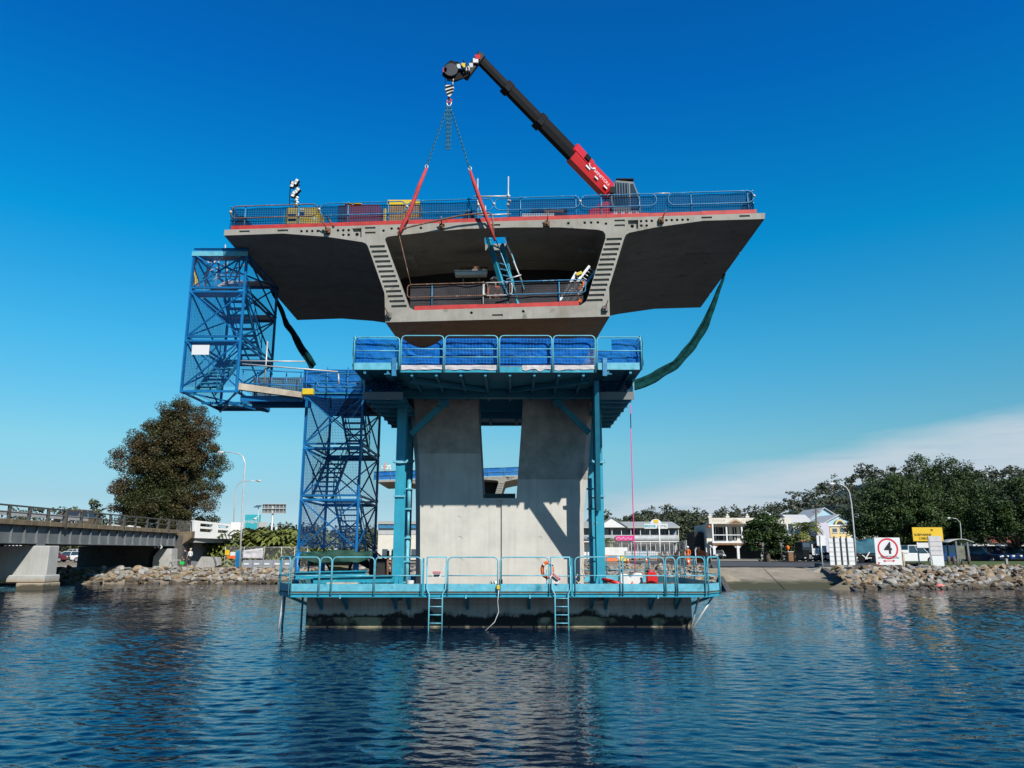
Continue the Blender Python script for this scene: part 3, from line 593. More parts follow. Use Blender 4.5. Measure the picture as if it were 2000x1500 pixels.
def side_panels(a, c, n, col='tealpale', inset=0.0):
    a, c = Vector(a), Vector(c)
    for i in range(n):
        p, q = a.lerp(c, (i+0.03)/n), a.lerp(c, (i+0.97)/n); rail_panel((p.x, p.y, 1.07), (q.x, q.y, 1.07), 1.21, mids=(0.52,)).build('guardrail_panel', M[col], lp)
E = 0.06
side_panels((xr+E, YF-0.02, 0), (xR+E, 26.55, 0), 1); side_panels((xL-E, 26.55, 0), (xl-E, YF-0.02, 0), 1)
side_panels((xR+E, 26.7, 0), (xR+E, 32.1, 0), 3, 'teal'); side_panels((xL-E, 32.1, 0), (xL-E, 26.7, 0), 3, 'teal')
side_panels((xR, 32.3, 0), (xr-0.5, 33.6, 0), 1, 'teal'); side_panels((xr-0.55, 33.66, 0), (xl+0.55, 33.66, 0), 7, 'teal'); side_panels((xl+0.5, 33.6, 0), (xL, 32.3, 0), 1, 'teal')
for a in (622, 672, 770, 796, 912, 1034, 1158, 1186, 1275, 1326):   # brackets bolted to the cap
    x = X(a, 26.2, 1.0); mb = MB(); mb.bar((x, YF+0.08, 1.02), (x, 26.68, 1.02), 0.06, 0.08); mb.bar((x, YF+0.2, 0.98), (x, 26.66, 0.62), 0.06, 0.06); mb.box(x-0.05, x+0.05, 26.65, 26.697, 0.55, 1.05); mb.build('bracket', M['tealdeep'], lp)
for a in (664.5, 910, 1035, 1285):
    x = X(a, YF-0.02, 1.05); mb = MB(); mb.box(x-0.025, x+0.025, YF-0.06, YF, 0.98, 1.09); mb.build('lug', M['tealpale'], lp)
for s_ in (-1, 1):
    x0_ = cx0-0.01 if s_ < 0 else cx1+0.01; xo = xL+0.15 if s_ < 0 else xR-0.15
    for y in (26.9, 29.5, 32): mb = MB(); mb.bar((xo, y, 1.0), (x0_, y, 0.72), 0.07, 0.09); mb.build('bracket', M['tealdeep'], lp)
for a, c in ((837.5,863.5),(1084,1110)):               # ladders down to the water
    p0, p1 = X(a, YF-0.1, 0.5), X(c, YF-0.1, 0.5); mb = MB(); w = 0.09
    for x_, s_ in ((p0, -1), (p1, 1)): mb.tube([(x_+s_*w, YF-0.08, 2.0), (x_+s_*w, YF-0.08, 1.28), (x_, YF-0.13, 1.12), (x_, YF-0.13, -0.6)], 0.024, 7)
    for i in range(6):
        z_ = 0.99-0.255*i; mb.tube([(p0, YF-0.13, z_), (p1, YF-0.13, z_)], 0.017, 6)
    mb.build('ladder', M['tealpale'], lp)
for (a, b_), (c, d_), m, y in (((555,1155),(544.5,1224),'galv',26.3),((558,1150),(551,1223),'tealdeep',26.9),((592,1160),(588,1223),'tealdeep',27.2),((1370,1146),(1353.5,1212),'galv',26.4),((1399,1155),(1356,1222),'galv',26.5)):
    mb = MB(); p, q = P(a, b_, y), P(c, d_, y); q2 = q + (q-p)*0.35; mb.tube([p, q2], 0.035, 8); mb.build('stay_pole', M[m], lp)
# ================================================================ FALSEWORK, UPPER PLATFORM
fw = thing('falsework_frame', 'turquoise steel columns, beams and knee braces bolted round the pier to carry the platform', 'steel frame', (-0.4, 27.0, 1.2))
def col(px0, px1, py0, y, m='teal', zb=1.2, py_lug=(903, 970)):
    x0, x1 = X(px0, y, 4), X(px1, y, 4); xm = (x0+x1)/2; zt = Z(py0, y); mb = MB(); w = (x1-x0)
    mb.bar((xm, y, zb), (xm, y, zt), w, 0.03, up=Vector((0,1,0))) if False else None
    mb.box(x0, x1, y-0.20, y-0.17, zb, zt); mb.box(x0, x1, y+0.17, y+0.20, zb, zt); mb.box(xm-0.02, xm+0.02, y-0.17, y+0.17, zb, zt)
    for z_ in (zb+0.05, (zb+zt)/2, zt-0.06): mb.box(x0+0.01, x1-0.01, y-0.169, y+0.169, z_, z_+0.02)
    o = mb.build('column', M[m], fw)
    mb = MB(); mb.box(x0-0.1, x1+0.1, y-0.3, y+0.3, zb-0.02, zb+0.04)
    for s_ in (-1, 1): mb.add([(xm+s_*w/2, y-0.21, zb+0.04), (xm+s_*(w/2+0.1), y-0.21, zb+0.04), (xm+s_*w/2, y-0.21, zb+0.5)], [(0,1,2)]); mb.add([(xm+s_*w/4, y-0.20, zb+0.04), (xm+s_*w/4, y-0.29, zb+0.04), (xm+s_*w/4, y-0.20, zb+0.5)], [(0,1,2)])
    mb.build('base_plate', M[m], o)
    for p_ in py_lug:
        z_ = Z(p_, y); mb = MB(); mb.box(x0-0.05, x1+0.05, y-0.26, y-0.201, z_-0.03, z_+0.03)
        if p_ < 950: mb.tube([(x0-0.08, y-0.24, z_+0.05), (x0-0.06, y-0.26, z_-0.03), (xm, y-0.27, z_-0.05), (x1+0.06, y-0.26, z_-0.03), (x1+0.09, y-0.24, z_+0.06)], 0.03, 6)
        mb.build('clamp', M['tealpale'], o)
col(772, 790, 780, 26.85); col(1162, 1178, 780, 26.85)
col(791, 803, 790, 29.6, 'teal'); col(1150, 1162, 790, 29.6, 'teal')
mb = MB(); xa, xb = X(786, 26.85, 4)+0.22, X(786, 26.85, 4)+0.5
for s_, px_ in ((-1, 781), (1, 1170)):                 # rams and packers beside the columns
    x = X(px_, 27.35, 3); mb = MB()
    for z0_, z1_, r_ in ((1.2, 3.0, 0.07), (3.0, 3.9, 0.045), (3.9, 5.0, 0.075)): mb.cyl((x-s_*0.28, 27.35, z0_), (x-s_*0.28, 27.35, z1_), r_, 10)
    for z_ in (1.4, 2.1, 2.9, 3.9, 4.6): mb.box(x-s_*0.28-0.12, x-s_*0.28+0.12, 27.23, 27.47, z_, z_+0.05)
    mb.build('jacking_ram', M['tealpale'], fw)
zb_ = Z(769, 26.85)
mb = MB(); mb.ibeam((X(770, 26.85, 8), 26.85, zb_), (X(1182, 26.85, 8), 26.85, zb_), 0.30, 0.34, 0.03); mb.build('main_beam', M['tealdeep'], fw)
mb = MB(); mb.ibeam((X(770, 29.6, 8)-0.3, 29.6, zb_-0.05), (-3.62, 29.6, zb_-0.05), 0.30, 0.34, 0.03); mb.build('rear_beam', M['tealdeep'], fw)
mb = MB(); mb.ibeam((2.9, 29.6, zb_-0.05), (X(1182, 29.6, 8)+0.3, 29.6, zb_-0.05), 0.30, 0.34, 0.03); mb.build('rear_beam', M['tealdeep'], fw)
for s_, px_ in ((-1, 781), (1, 1170)):
    x = X(px_, 26.85, 8); mb = MB(); mb.ibeam((x, 24.0, zb_+0.20), (x, 31.0, zb_+0.20), 0.2, 0.3, 0.03); mb.build('cross_girder', M['tealdeep'], fw)
    mb = MB(); mb.bar(P(770 if s_ < 0 else 1181, 735, 24.0), P(770 if s_ < 0 else 1181, 700, 24.0), 0.16, 0.14); mb.build('bracket_arm', M['rail'], fw)
for a, b_, c, d_ in ((868,787,803,848),(1090,787,1151,846)):
    p, q = P(a, b_, 27.4), P(c, d_, 27.4); mb = MB(); mb.bar(p, q, 0.2, 0.2, up=Vector((0,1,0))); o = mb.build('knee_brace', M['teal'], fw)
    mb = MB(); mb.box(p.x-0.18, p.x+0.18, 27.15, 27.28, p.z-0.18, p.z+0.2); mb.build('gusset', M['tealdeep'], o)
xk0, xk1 = X(1168, 26.62, 4), X(1164, 24.5, 8)         # raking prop from the right column to the platform front
mb = MB(); mb.bar((xk0, 26.62, 3.9), (xk1, 24.5, 7.95), 0.15, 0.36, up=Vector((0,1,0))); mb.build('raking_prop', M['tealdeep'], fw)
for s_ in (-1, 1):                                     # struts under the front platform meeting at the middle
    mb = MB(); mb.bar(P(975-s_*175, 744, 24.7), P(975-s_*25, 762, 26.4), 0.14, 0.14); mb.build('strut', M['tealdeep'], fw)

up = thing('upper_platform', 'turquoise working platform wrapped round the pier top under the bridge deck', 'work platform', (-0.4, 24.0, 8.2))
YU = 24.0; xs_ = [X(a, YU, 8.2) for a in (690, 780, 1164, 1254)]; zc = Z(721, YU); zsd = Z(717, YU)
def slab(x0, x1, y0, y1, z, m='tealdeep', ribs=0, name='deck_panel', t=0.07):
    mb = MB(); mb.box(x0, x1, y0, y1, z-t, z)
    for i in range(ribs):
        x = x0+(x1-x0)*(i+0.5)/ribs; mb.box(x-0.04, x+0.04, y0+0.02, y1-0.02, z-t-0.14, z-t-0.003)
    return mb.build(name, M[m], up)
slab(xs_[1]+0.01, xs_[2]-0.01, YU, 28.15, zc-0.02, ribs=8)  # carried back to the pier face to block sun from the shaft
mb = MB(); mb.box(xs_[0]+0.02, xs_[3]-0.02, YU+0.02, 28.1, zsd+0.02, zsd+0.045); mb.build('added_deck_board', M['brownwood'], up)  # unseen boarding added to cut the teal bounce onto the soffit
slab(xs_[0], xs_[1], YU, 31.5, zsd, ribs=2); slab(xs_[2], xs_[3], YU, 31.5, zsd, ribs=2)
mb = MB(); mb.box(xs_[1]+0.005, xs_[2]-0.005, YU-0.05, YU-0.003, Z(728, YU), Z(716.5, YU)); mb.build('fascia', M['teal'], up)
for a, c in ((0, 1), (2, 3)): mb = MB(); mb.box(xs_[a], xs_[c], YU-0.04, YU-0.003, Z(722.5, YU), Z(709, YU)); mb.build('fascia', M['tealpale'], up)
for a, c in ((783,866),(868.5,972),(975.5,1078),(1080.5,1163)):
    rail_panel((X(a, YU-0.1, 8.5), YU-0.1, Z(728, YU-0.1)), (X(c, YU-0.1, 8.5), YU-0.1, Z(728, YU-0.1)), Z(656, YU)-Z(728, YU), mids=(0.42, 0.64)).build('guardrail_panel', M['tealpale'], up)
for a, c in ((691,779.5),(1166.5,1253)):
    rail_panel((X(a, YU-0.1, 8.5), YU-0.1, Z(722, YU-0.1)), (X(c, YU-0.1, 8.5), YU-0.1, Z(722, YU-0.1)), Z(659, YU)-Z(722, YU), mids=(0.58,)).build('guardrail_panel', M['tealpale'], up)
for x, n_ in ((xs_[0], 4), (xs_[3], 4)):
    for i in range(n_): rail_panel((x, YU+0.05+i*1.85, zsd), (x, YU+1.8+i*1.85, zsd), 1.08, mids=(0.5,)).build('guardrail_panel', M['tealpale'], up)
def crumple(x0, x1, y, z0, z1, seed, drop=0.0, m='netbright', parent=None, amp=0.045, nu=52, nv=24, name='debris_net'):
    mb = MB()
    def fn(u, v):
        x = x0+(x1-x0)*u; f = 0.7*mnoise.noise((x*0.9+seed, v*1.3, seed*3.1))+0.55*(1-2*abs(mnoise.noise((x*2.2+v*1.5+seed, v*3.0, seed))))+0.25*mnoise.noise((x*7+seed, v*8, seed))
        zz = z0+(z1-z0)*v + (drop*math.sin(u*math.pi)*v if drop else 0) + 0.02*mnoise.noise((x*2, 7, seed))
        return (x, y + amp*f*(0.3+math.sin(v*math.pi)), zz)
    mb.grid(fn, nu, nv); return mb.build(name, M[m], parent or up, fixn=False)
zt_ = Z(657, YU); zl_ = Z(716, YU)
for i, (a, c, dr) in enumerate(((783,865,-0.32),(868,972,0),(975,1079,0),(1081,1162,0))): crumple(X(a, YU, 8.5), X(c, YU, 8.5), YU+0.10, zl_-0.02, zt_-0.03, i+1, dr)
crumple(X(693, YU, 8.5), X(778, YU, 8.5), YU+0.10, zsd+0.1, Z(661, YU), 9); crumple(X(1196, YU, 8.5), X(1250, YU, 8.5), YU+0.10, zsd+0.1, Z(661, YU), 11)
crumple(X(1168, YU, 8.5), X(1196, YU, 8.5), YU+0.10, zsd+0.1, Z(682, YU), 13, nu=10)
for x in (xs_[0]-0.05, xs_[3]+0.05):
    mb = MB(); mb.grid(lambda u, v: (x+0.05*mnoise.noise((u*9, v*3, x)), YU+0.05+7.2*u, zsd+0.05+1.0*v), 40, 8); mb.build('debris_net', M['netbright'], up, fixn=False)
for i, (a, c) in enumerate(((783,864),(869,971),(1020,1076),(1083,1161))):   # pale cloth turned up along the toe
    mb = MB(); x0, x1 = X(a, YU-0.06, 8.3), X(c, YU-0.06, 8.3); z0_ = Z(721, YU-0.06)
    mb.grid(lambda u, v: (x0+(x1-x0)*u, YU-0.075-0.03*mnoise.noise((u*6+i*9, v*3, 2)), z0_+0.13*v-(0.10*(1-v))*max(0, mnoise.noise((u*4+i*7, 1, 5))+0.15)), 26, 4); mb.build('cloth_flap', M['cloth'], up, fixn=False)
# lower tier round the pier
ZT = 7.48
lt = thing('lower_tier_walkway', 'dark turquoise underslung walkway tier round the pier below the upper platform', 'walkway', (-0.4, 25.0, ZT))
def slab2(x0, x1, y0, y1, z, ribs, axis='y'):
    mb = MB(); mb.box(x0, x1, y0, y1, z, z+0.06); n_ = ribs
    for i in range(n_):
        if axis == 'y': y = y0+(y1-y0)*(i+0.5)/n_; mb.box(x0+0.02, x1-0.02, y-0.04, y+0.04, z-0.10, z-0.003)
        else: x = x0+(x1-x0)*(i+0.5)/n_; mb.box(x-0.04, x+0.04, y0+0.02, y1-0.02, z-0.10, z-0.003)
    mb.build('deck_panel', M['tealdeep'], lt)
slab2(-4.93, -3.62, 25.0, 31.4, ZT, 7); slab2(2.92, 4.05, 25.0, 31.4, ZT, 7); slab2(-3.6, 2.9, 31.0, 32.2, ZT+0.28, 6, 'x')
for a, c in ((-4.93, -3.62), (2.92, 4.05)): mb = MB(); mb.box(a, c, 24.96, 24.997, ZT-0.1, ZT+0.16); mb.build('fascia', M['steel'], lt)
mb = MB(); mb.box(-3.6, 2.9, 32.21, 32.26, ZT+0.2, 9.7); mb.build('added_dark_panel', M['tealdeep'], lt)  # dark panel added behind the legs so the opening's top reads dark
mb = MB(); mb.ibeam((-2.5, 31.0, ZT+0.62), (1.5, 31.0, ZT+0.62), 0.1, 0.12, 0.02); mb.build('rear_beam', M['tealdeep'], lt)
for s_, a, c in ((-1, -4.93, -3.62), (1, 2.92, 4.05)):
    x = a if s_ < 0 else c; crumple(a, c, 25.03, ZT+0.17, 8.05, 20+s_, m='netdeck', parent=lt, nu=10, nv=6); mb = MB()
    mb.grid(lambda u, v: (x+0.04*mnoise.noise((u*9, v*3, x)), 25.0+6.3*u, ZT+0.08+0.55*v), 30, 4); mb.build('debris_net', M['netdeck'], lt, fixn=False)
    for y in (25.05, 28, 31): mb = MB(); mb.bar((x, y, ZT+0.06), (x, y, 8.1), 0.05); mb.build('hanger', M['tealpale'], lt)

# green shade-cloth ribbons slung from the wing edges
def ribbon(pts, wid, name, label, seed):
    mb = MB(); n = len(pts)
    def fn(u, v):
        f = u*(n-1); i = min(int(f), n-2); k = f-i; p = pts[i].lerp(pts[i+1], k); w = wid[i]+(wid[i+1]-wid[i])*k
        d = pts[i+1]-pts[i]; q = Vector((d.z, 0, -d.x)).normalized(); return p + q*(v-0.5)*w*0.8 + Vector((0, (v-0.5)*w*0.5 + 0.16*math.sin(v*9+u*3)*min(1, w), 0)) + q*0.07*mnoise.noise((u*7, v*3, seed))
    mb.grid(fn, 40, 9); o = lone(mb, name, M['netgreen'], label, 'shade cloth', pts[0], fixn=False)
    m_ = o.modifiers.new('s', 'SOLIDIFY'); m_.thickness = 0.03
ribbon([P(1416,535,30.5), P(1400,575,30.2), P(1377,635,29.5), P(1352,675,28.9), P(1318,712,28), P(1278,738,27), P(1226,756,26.0)], [0.06,0.22,0.38,0.42,0.44,0.46,0.44], 'shade_cloth', 'long dark green cloth sagging from the right wing tip to the platform', 1)
ribbon([P(520,545,31.5), P(540,585,31), P(560,632,30.2), P(582,668,29.6), P(612,718,28.6)], [0.12,0.18,0.28,0.34,0.34], 'shade_cloth', 'short dark green cloth hanging between the left wing and the stair gangway', 2)
mb = MB(); mb.tube([P(1231,790,29), P(1236,980,29), P(1239,1066,29), P(1241,1138,29)], 0.018, 6); lone(mb, 'hanging_rope', M['pink'], 'thin magenta rope hanging beside the right column of the pier frame', 'rope', P(1236,980,29))

# ================================================================ STAIR TOWERS
def beamset(t, name, segs, w, m='blue'):
    for p, q in segs: mb = MB(); mb.bar(p, q, w); mb.build(name, M[m], t)
def tower(name, label, x0, x1, y0, y1, zs, lanes, silver=None):
    t = thing(name, label, 'stair tower', ((x0+x1)/2, (y0+y1)/2, zs[0]))
    for x in (x0, x1):
        for y in (y0, y1): mb = MB(); mb.bar((x, y, zs[0]-0.05), (x, y, zs[-1]+0.08), 0.085); mb.build('corner_post', M['blue'], t)
    for k, z in enumerate(zs):
        mb = MB()
        for dz in ((0, 0.16) if 0 < k < len(zs)-1 else (0,)):
            for p, q in (((x0,y0),(x1,y0)),((x0,y1),(x1,y1)),((x0,y0),(x0,y1)),((x1,y0),(x1,y1))): mb.bar((*p, z+dz), (*q, z+dz), 0.07)
        if k in (0, len(zs)-1):
            mb.bar((x0, y0, z), (x1, y1, z), 0.05); mb.bar((x1, y0, z-0.01), (x0, y1, z-0.01), 0.05)
        mb.build('ring_frame', M['blue'], t)
        mb = MB(); mb.box(x0+0.05, x1-0.05, y1-0.75, y1-0.05, z+0.02, z+0.05)
        if k: mb.box(x0+0.05, x1-0.05, y0+0.05, y0+0.7, z+0.02, z+0.05)
        mb.build('landing', M['tealdeep'] if not silver or k < len(zs)-2 else M['galv'], t)
    for k in range(len(zs)-1):
        a, b_ = zs[k]+0.16, zs[k+1]
        for nm, p, q, r, s_ in (('front', (x0,y0),(x1,y0), 0, -1), ('rear', (x0,y1),(x1,y1), 0, 1), ('left', (x0,y0),(x0,y1), -1, 0), ('right', (x1,y0),(x1,y1), 1, 0)):
            mb = MB(); mb.bar((*p, a), (*q, b_), 0.045); mb.bar((p[0], p[1]+s_*0.05, b_), (q[0]+r*0.05, q[1], a), 0.045); mb.build('cross_brace', M['blue'], t)
        lane = lanes[k]; xc = x0+(x1-x0)*(0.27 if lane < 0 else 0.70); w = 0.36; nst = 9
        ya, yb = (y0+0.72, y1-0.75)
        zlo, zhi = zs[k]+0.1, zs[k+1]
        ylo, yhi = (yb, ya) if lane > 0 else (ya, yb)      # right lane descends away, left lane descends towards the river
        mm = M['galv'] if silver is not None and k == silver else M['tealdeep']
        mb = MB()
        for s_ in (-1, 1): mb.bar((xc+s_*(w+0.03), ylo, zlo-0.03), (xc+s_*(w+0.03), yhi, zhi-0.03), 0.05, 0.16)
        st = mb.build('stair_flight', mm, t)
        for i in range(nst):
            f = (i+0.5)/nst; z = zlo+(zhi-zlo)*f; y = ylo+(yhi-ylo)*f; mb = MB(); mb.box(xc-w, xc+w, y-0.12, y+0.12, z-0.02, z+0.02); mb.build('tread', mm, st)
        mb = MB()
        for s_ in (-1, 1):
            x = xc+s_*(w+0.03); mb.tube([(x, ylo, zlo+0.9), (x, yhi, zhi+0.8)], 0.02, 6); mb.tube([(x, ylo, zlo+0.45), (x, yhi, zhi+0.4)], 0.016, 6)
            for f in (0.05, 0.5, 0.95): mb.tube([(x, ylo+(yhi-ylo)*f, zlo+(zhi-zlo)*f), (x, ylo+(yhi-ylo)*f, zlo+(zhi-zlo)*f+0.88)], 0.018, 6)
        mb.build('handrail', mm, st)
        e = 0.06
        mb = MB(); mb.grid(lambda u, v: (x0+(x1-x0)*u, y0-e, a+(b_-a)*v), 2, 2); mb.build('mesh_screen', M['nettower'], t, fixn=False)
        mb = MB(); mb.grid(lambda u, v: (x0-e, y0+(y1-y0)*u, a+(b_-a)*v), 2, 2); mb.build('mesh_screen', M['nettower'], t, fixn=False)
        mb = MB(); mb.grid(lambda u, v: (x1+e, y0+(y1-y0)*u, a+(b_-a)*v), 2, 2); mb.build('mesh_screen', M['nettower'], t, fixn=False)
    return t
t1 = tower('stair_tower', 'blue steel stair tower with mesh sides standing on the cap platform beside the pier', -7.48, -5.45, 27.5, 31.2, [2.42, 4.25, 6.1, 7.95], [1, -1, 1])
mb = MB()
for y in (27.5, 31.2):
    for x in (-7.48, -5.45): mb = MB(); mb.cyl((x, y, 1.24), (x, y, 2.40), 0.09, 10); mb.box(x-0.15, x+0.15, y-0.15, y+0.15, 1.2, 1.24); mb.build('base_prop', M['blue'], t1)
t2 = tower('stair_tower', 'blue steel stair tower hung in the air under the left wing of the deck', -11.7, -9.75, 26.6, 30.3, [8.0, 9.85, 11.7, 13.15], [-1, 1, -1], silver=2)
mb = MB(); mb.box(-11.75, -9.7, 26.52, 26.56, 13.06, 13.24); mb.build('top_beam', M['tealpale'], t2)
mb = MB(); mb.ibeam((-11.72, 26.62, 13.32), (-9.72, 26.62, 13.32), 0.1, 0.14, 0.02); mb.build('top_beam', M['blue'], t2)
mb = MB(); mb.bar((-11.7, 28.45, 7.93), (-9.75, 28.45, 7.93), 0.09); mb.bar((-11.7, 30.3, 7.92), (-10.7, 28.5, 7.92), 0.05); mb.bar((-9.75, 30.3, 7.92), (-10.7, 28.5, 7.92), 0.05); mb.build('under_truss', M['blue'], t2)
# scaffold tubes in the top bay of the hanging tower
sc = thing('scaffold_stair', 'silver scaffold tubes and handrails in the top bay of the hanging stair tower', 'scaffold', (-10.6, 27.2, 11.8))
Ysc = 27.4
for a in (((408,500),(402,560)),((427,505),(428,545)),((440,478),(442,560)),((468,505),(467,560)),((397,545),(427,500)),((447,545),(470,500)),((427,540),(466,540)),((425,533),(468,533)),((402,550),(412,512))):
    mb = MB(); mb.tube([P(*a[0], Ysc), P(*a[1], Ysc)], 0.028, 6); mb.build('scaffold_tube', M['galv'], sc)
mb = MB(); c0, c1 = P(382, 502, 27), P(394, 562, 27.1)
mb.grid(lambda u, v: (c0.x+(0.22-0.1*math.sin(v*3.0))*u*1.4+0.05*math.sin(v*7), 26.85+0.08*math.sin(u*9+v*4), c1.z+(c0.z-c1.z)*v), 8, 14)
o = lone(mb, 'hanging_banner', [M['yellow'], M['redboard']], 'crumpled yellow and red banner hung inside the top bay of the stair tower', 'banner', (c0.x, 26.85, c1.z), fixn=False)
for p_ in o.data.polygons: p_.material_index = 1 if (p_.index % 8 in (1, 6) and p_.index % 3 == 0) or p_.index > 95 else 0
mb = MB(); a, c = P(376, 674, 26.5), P(408, 693, 26.5); mb.box(a.x, c.x, 26.48, 26.50, c.z, a.z); lone(mb, 'notice_sheet', M['signwhite'], 'white blank notice sheet fixed to the mesh low on the hanging stair tower', 'notice', (a.x, 26.5, c.z))
# gangway between the towers
gw = thing('gangway', 'blue gangway with black net linking the two stair towers', 'gangway', (-8.6, 27.4, 7.9))
def rod(t, name, p, q, r=0.022, m='blue'): mb = MB(); mb.tube([p, q], r, 6); return mb.build(name, M[m], t)
mb = MB(); mb.box(-9.7, -7.5, 26.9, 28.2, 7.84, 7.9)
for y in (26.92, 28.18): mb.box(-9.7, -7.5, y-0.04, y+0.04, 7.70, 7.837)
mb.build('gangway_deck', M['blue'], gw)
for y in (26.85, 28.2):
    for z_ in (8.35, 8.85): rod(gw, 'rail_tube', (-9.7, y, z_), (-7.5, y, z_-0.1))
    for i in range(5): x = -9.65+i*0.52; rod(gw, 'rail_post', (x, y, 7.9), (x, y, 8.85-0.02*i))
mb = MB(); mb.grid(lambda u, v: (-9.7+2.2*u, 28.1+0.05*mnoise.noise((u*6, v*3, 1)), 7.95+0.9*v), 24, 6); mb.build('debris_net', M['netblack'], gw, fixn=False)
rod(gw, 'scaffold_tube', P(464,705,26.7), P(596,706,26.7), 0.026, 'galv'); rod(gw, 'scaffold_tube', P(473,711,26.6), P(660,726,26.6), 0.026, 'galv')
rod(gw, 'scaffold_tube', P(522.5,667,26.7), P(517,747,26.7), 0.028, 'galv'); rod(gw, 'scaffold_tube', P(661,730,26.7), P(662,752,26.7), 0.028, 'galv')
ps = thing('plank_stack', 'sloping stack of pale scaffold planks lying along the gangway', 'planks', P(528, 765, 26.7))
for i in range(5):
    p, q = P(466, 750+i*2.6, 26.75), P(590, 768+i*2.0, 26.75); mb = MB(); mb.bar(p, q, 0.22, 0.045); mb.build('plank', M['wood'], ps)
mb = MB(); c = P(602, 766, 26.8); mb.box(c.x-0.2, c.x+0.2, 26.7, 26.9, c.z-0.11, c.z+0.12); lone(mb, 'yellow_case', M['yellow'], 'small yellow case at the top corner of the lower stair tower', 'case', c, bevel=0.02)
en = thing('tower_enclosure', 'blue netted landing enclosure on top of the lower stair tower', 'enclosure', (-6.4, 27.4, 7.98))
for x in (-7.5, -6.75, -6.0, -5.3): rod(en, 'post', (x, 27.35, 7.95), (x, 27.35, 9.05))
for z_ in (8.45, 8.95): rod(en, 'rail_tube', (-7.6, 27.35, z_), (-4.95, 27.35, z_))
racetrack(-7.1, -5.3, 27.25, 0.3, 0.78, 0.02, None, lambda x: 8.0).build('rail_panel', M['rail'], en)
crumple(-7.65, -5.0, 27.45, 8.0, 9.0, 31, parent=en, amp=0.09); crumple(-7.65, -5.0, 31.1, 8.0, 9.0, 35, parent=en, amp=0.09)
mb = MB(); mb.grid(lambda u, v: (-5.0+0.05*mnoise.noise((u*6, v*3, 8)), 27.45+3.6*u, 8.0+1.0*v), 20, 6); mb.build('debris_net', M['netbright'], en, fixn=False)
mb = MB(); mb.box(-7.6, -5.0, 27.4, 31.2, 8.075, 8.12); mb.build('landing_deck', M['tealdeep'], en)

# ================================================================ TELESCOPIC CRANE ON THE DECK
cr = thing('telescopic_handler', 'red and black telescopic handler parked on the bridge deck with its boom raised', 'crane', (4.8, 28.8, zedge(4.8, 28.8)))
zd = zedge(4.8, 28.8)
tip, el, base_ = P(938, 118, 26.0), P(1100, 302, 28.0), P(1212, 400, 29.4)
axis = (base_-tip).normalized()
def boom(name, pa, pb, w, h, m):
    mb = MB(); d, a, b_ = mb.frame(pa, pb); pr = [(-.5,.42),(-.42,.5),(.42,.5),(.5,.42),(.5,-.08),(.28,-.5),(-.28,-.5),(-.5,-.08)]
    mb.add([q + a*(x*w) + b_*(y*h) for q in (pa, pb) for x, y in pr], [tuple(range(8)), tuple(range(15, 7, -1))] + [(i, i+8, (i+1) % 8+8, (i+1) % 8) for i in range(8)]); return mb.build(name, M[m], cr, bevel=0.01)
def along(px, py):                                      # point of the boom axis seen near that pixel row
    best = min((abs((tip.lerp(base_, k/400).z) - P(px, py, tip.lerp(base_, k/400).y).z), k) for k in range(401)); return tip.lerp(base_, best[1]/400)
q1, q2, q3 = along(995, 178), along(1052, 243), along(1108, 308)
boom('inner_boom', tip, q1, 0.26, 0.36, 'black'); boom('middle_boom', q1-axis*0.25, q2, 0.33, 0.46, 'black'); boom('outer_boom', q2-axis*0.2, q3, 0.40, 0.56, 'black')
rb = boom('red_boom', q3-axis*0.15, base_+axis*0.9, 0.52, 0.72, 'red')
for q, s_ in ((q1, 0.54), (q2, 0.64)):
    mb = MB(); mb.bar(q-axis*0.3, q-axis*0.02, s_*0.68, s_*0.92); mb.build('boom_collar', M['black'], cr, bevel=0.02)
sd = axis.cross(Vector((0,0,1))).normalized(); upn = sd.cross(axis).normalized()
if sd.y > 0: sd = -sd
if upn.z < 0: upn = -upn
mb = MB(); mb.bar(q3-axis*0.3+upn*0.22, q3+axis*0.75+upn*0.17, 0.58, 0.46); mb.build('boom_head_plate', M['red'], cr, bevel=0.06)
mb = MB(); mb.bar(q3+axis*0.25+sd*0.32+upn*0.2, q3+axis*0.5+sd*0.32+upn*0.2, 0.06, 0.22); mb.build('work_light', M['black'], cr)
def on_boom(d, u, o=0.264, roll=0.0): 
    c = q3 + axis*d + upn*u + sd*o; M_ = Matrix((axis, upn, sd)).transposed().to_4x4()
    M_ = Matrix((axis, upn, sd)).transposed().to_4x4(); M_.translation = c; return M_
text_mesh('MANITOU', 0.21, on_boom(1.28, 0.04), M['signwhite'], cr)
for d_, u_, w_ in ((0.62, -0.10, 0.24), (1.15, -0.17, 0.18), (1.68, -0.17, 0.2)):
    mb = MB(); c = q3+axis*d_+upn*u_+sd*0.263; mb.bar(c-axis*w_/2, c+axis*w_/2, 0.006, 0.08, up=upn); mb.build('decal_bar', M['signwhite'], cr)
mb = MB(); c = q3+axis*0.72+upn*0.14+sd*0.266
mb.tube([c+axis*0.16*math.cos(a)+upn*0.16*math.sin(a) for a in [R(200+i*16) for i in range(11)]], 0.035, 6); mb.build('emblem', M['signwhite'], cr)
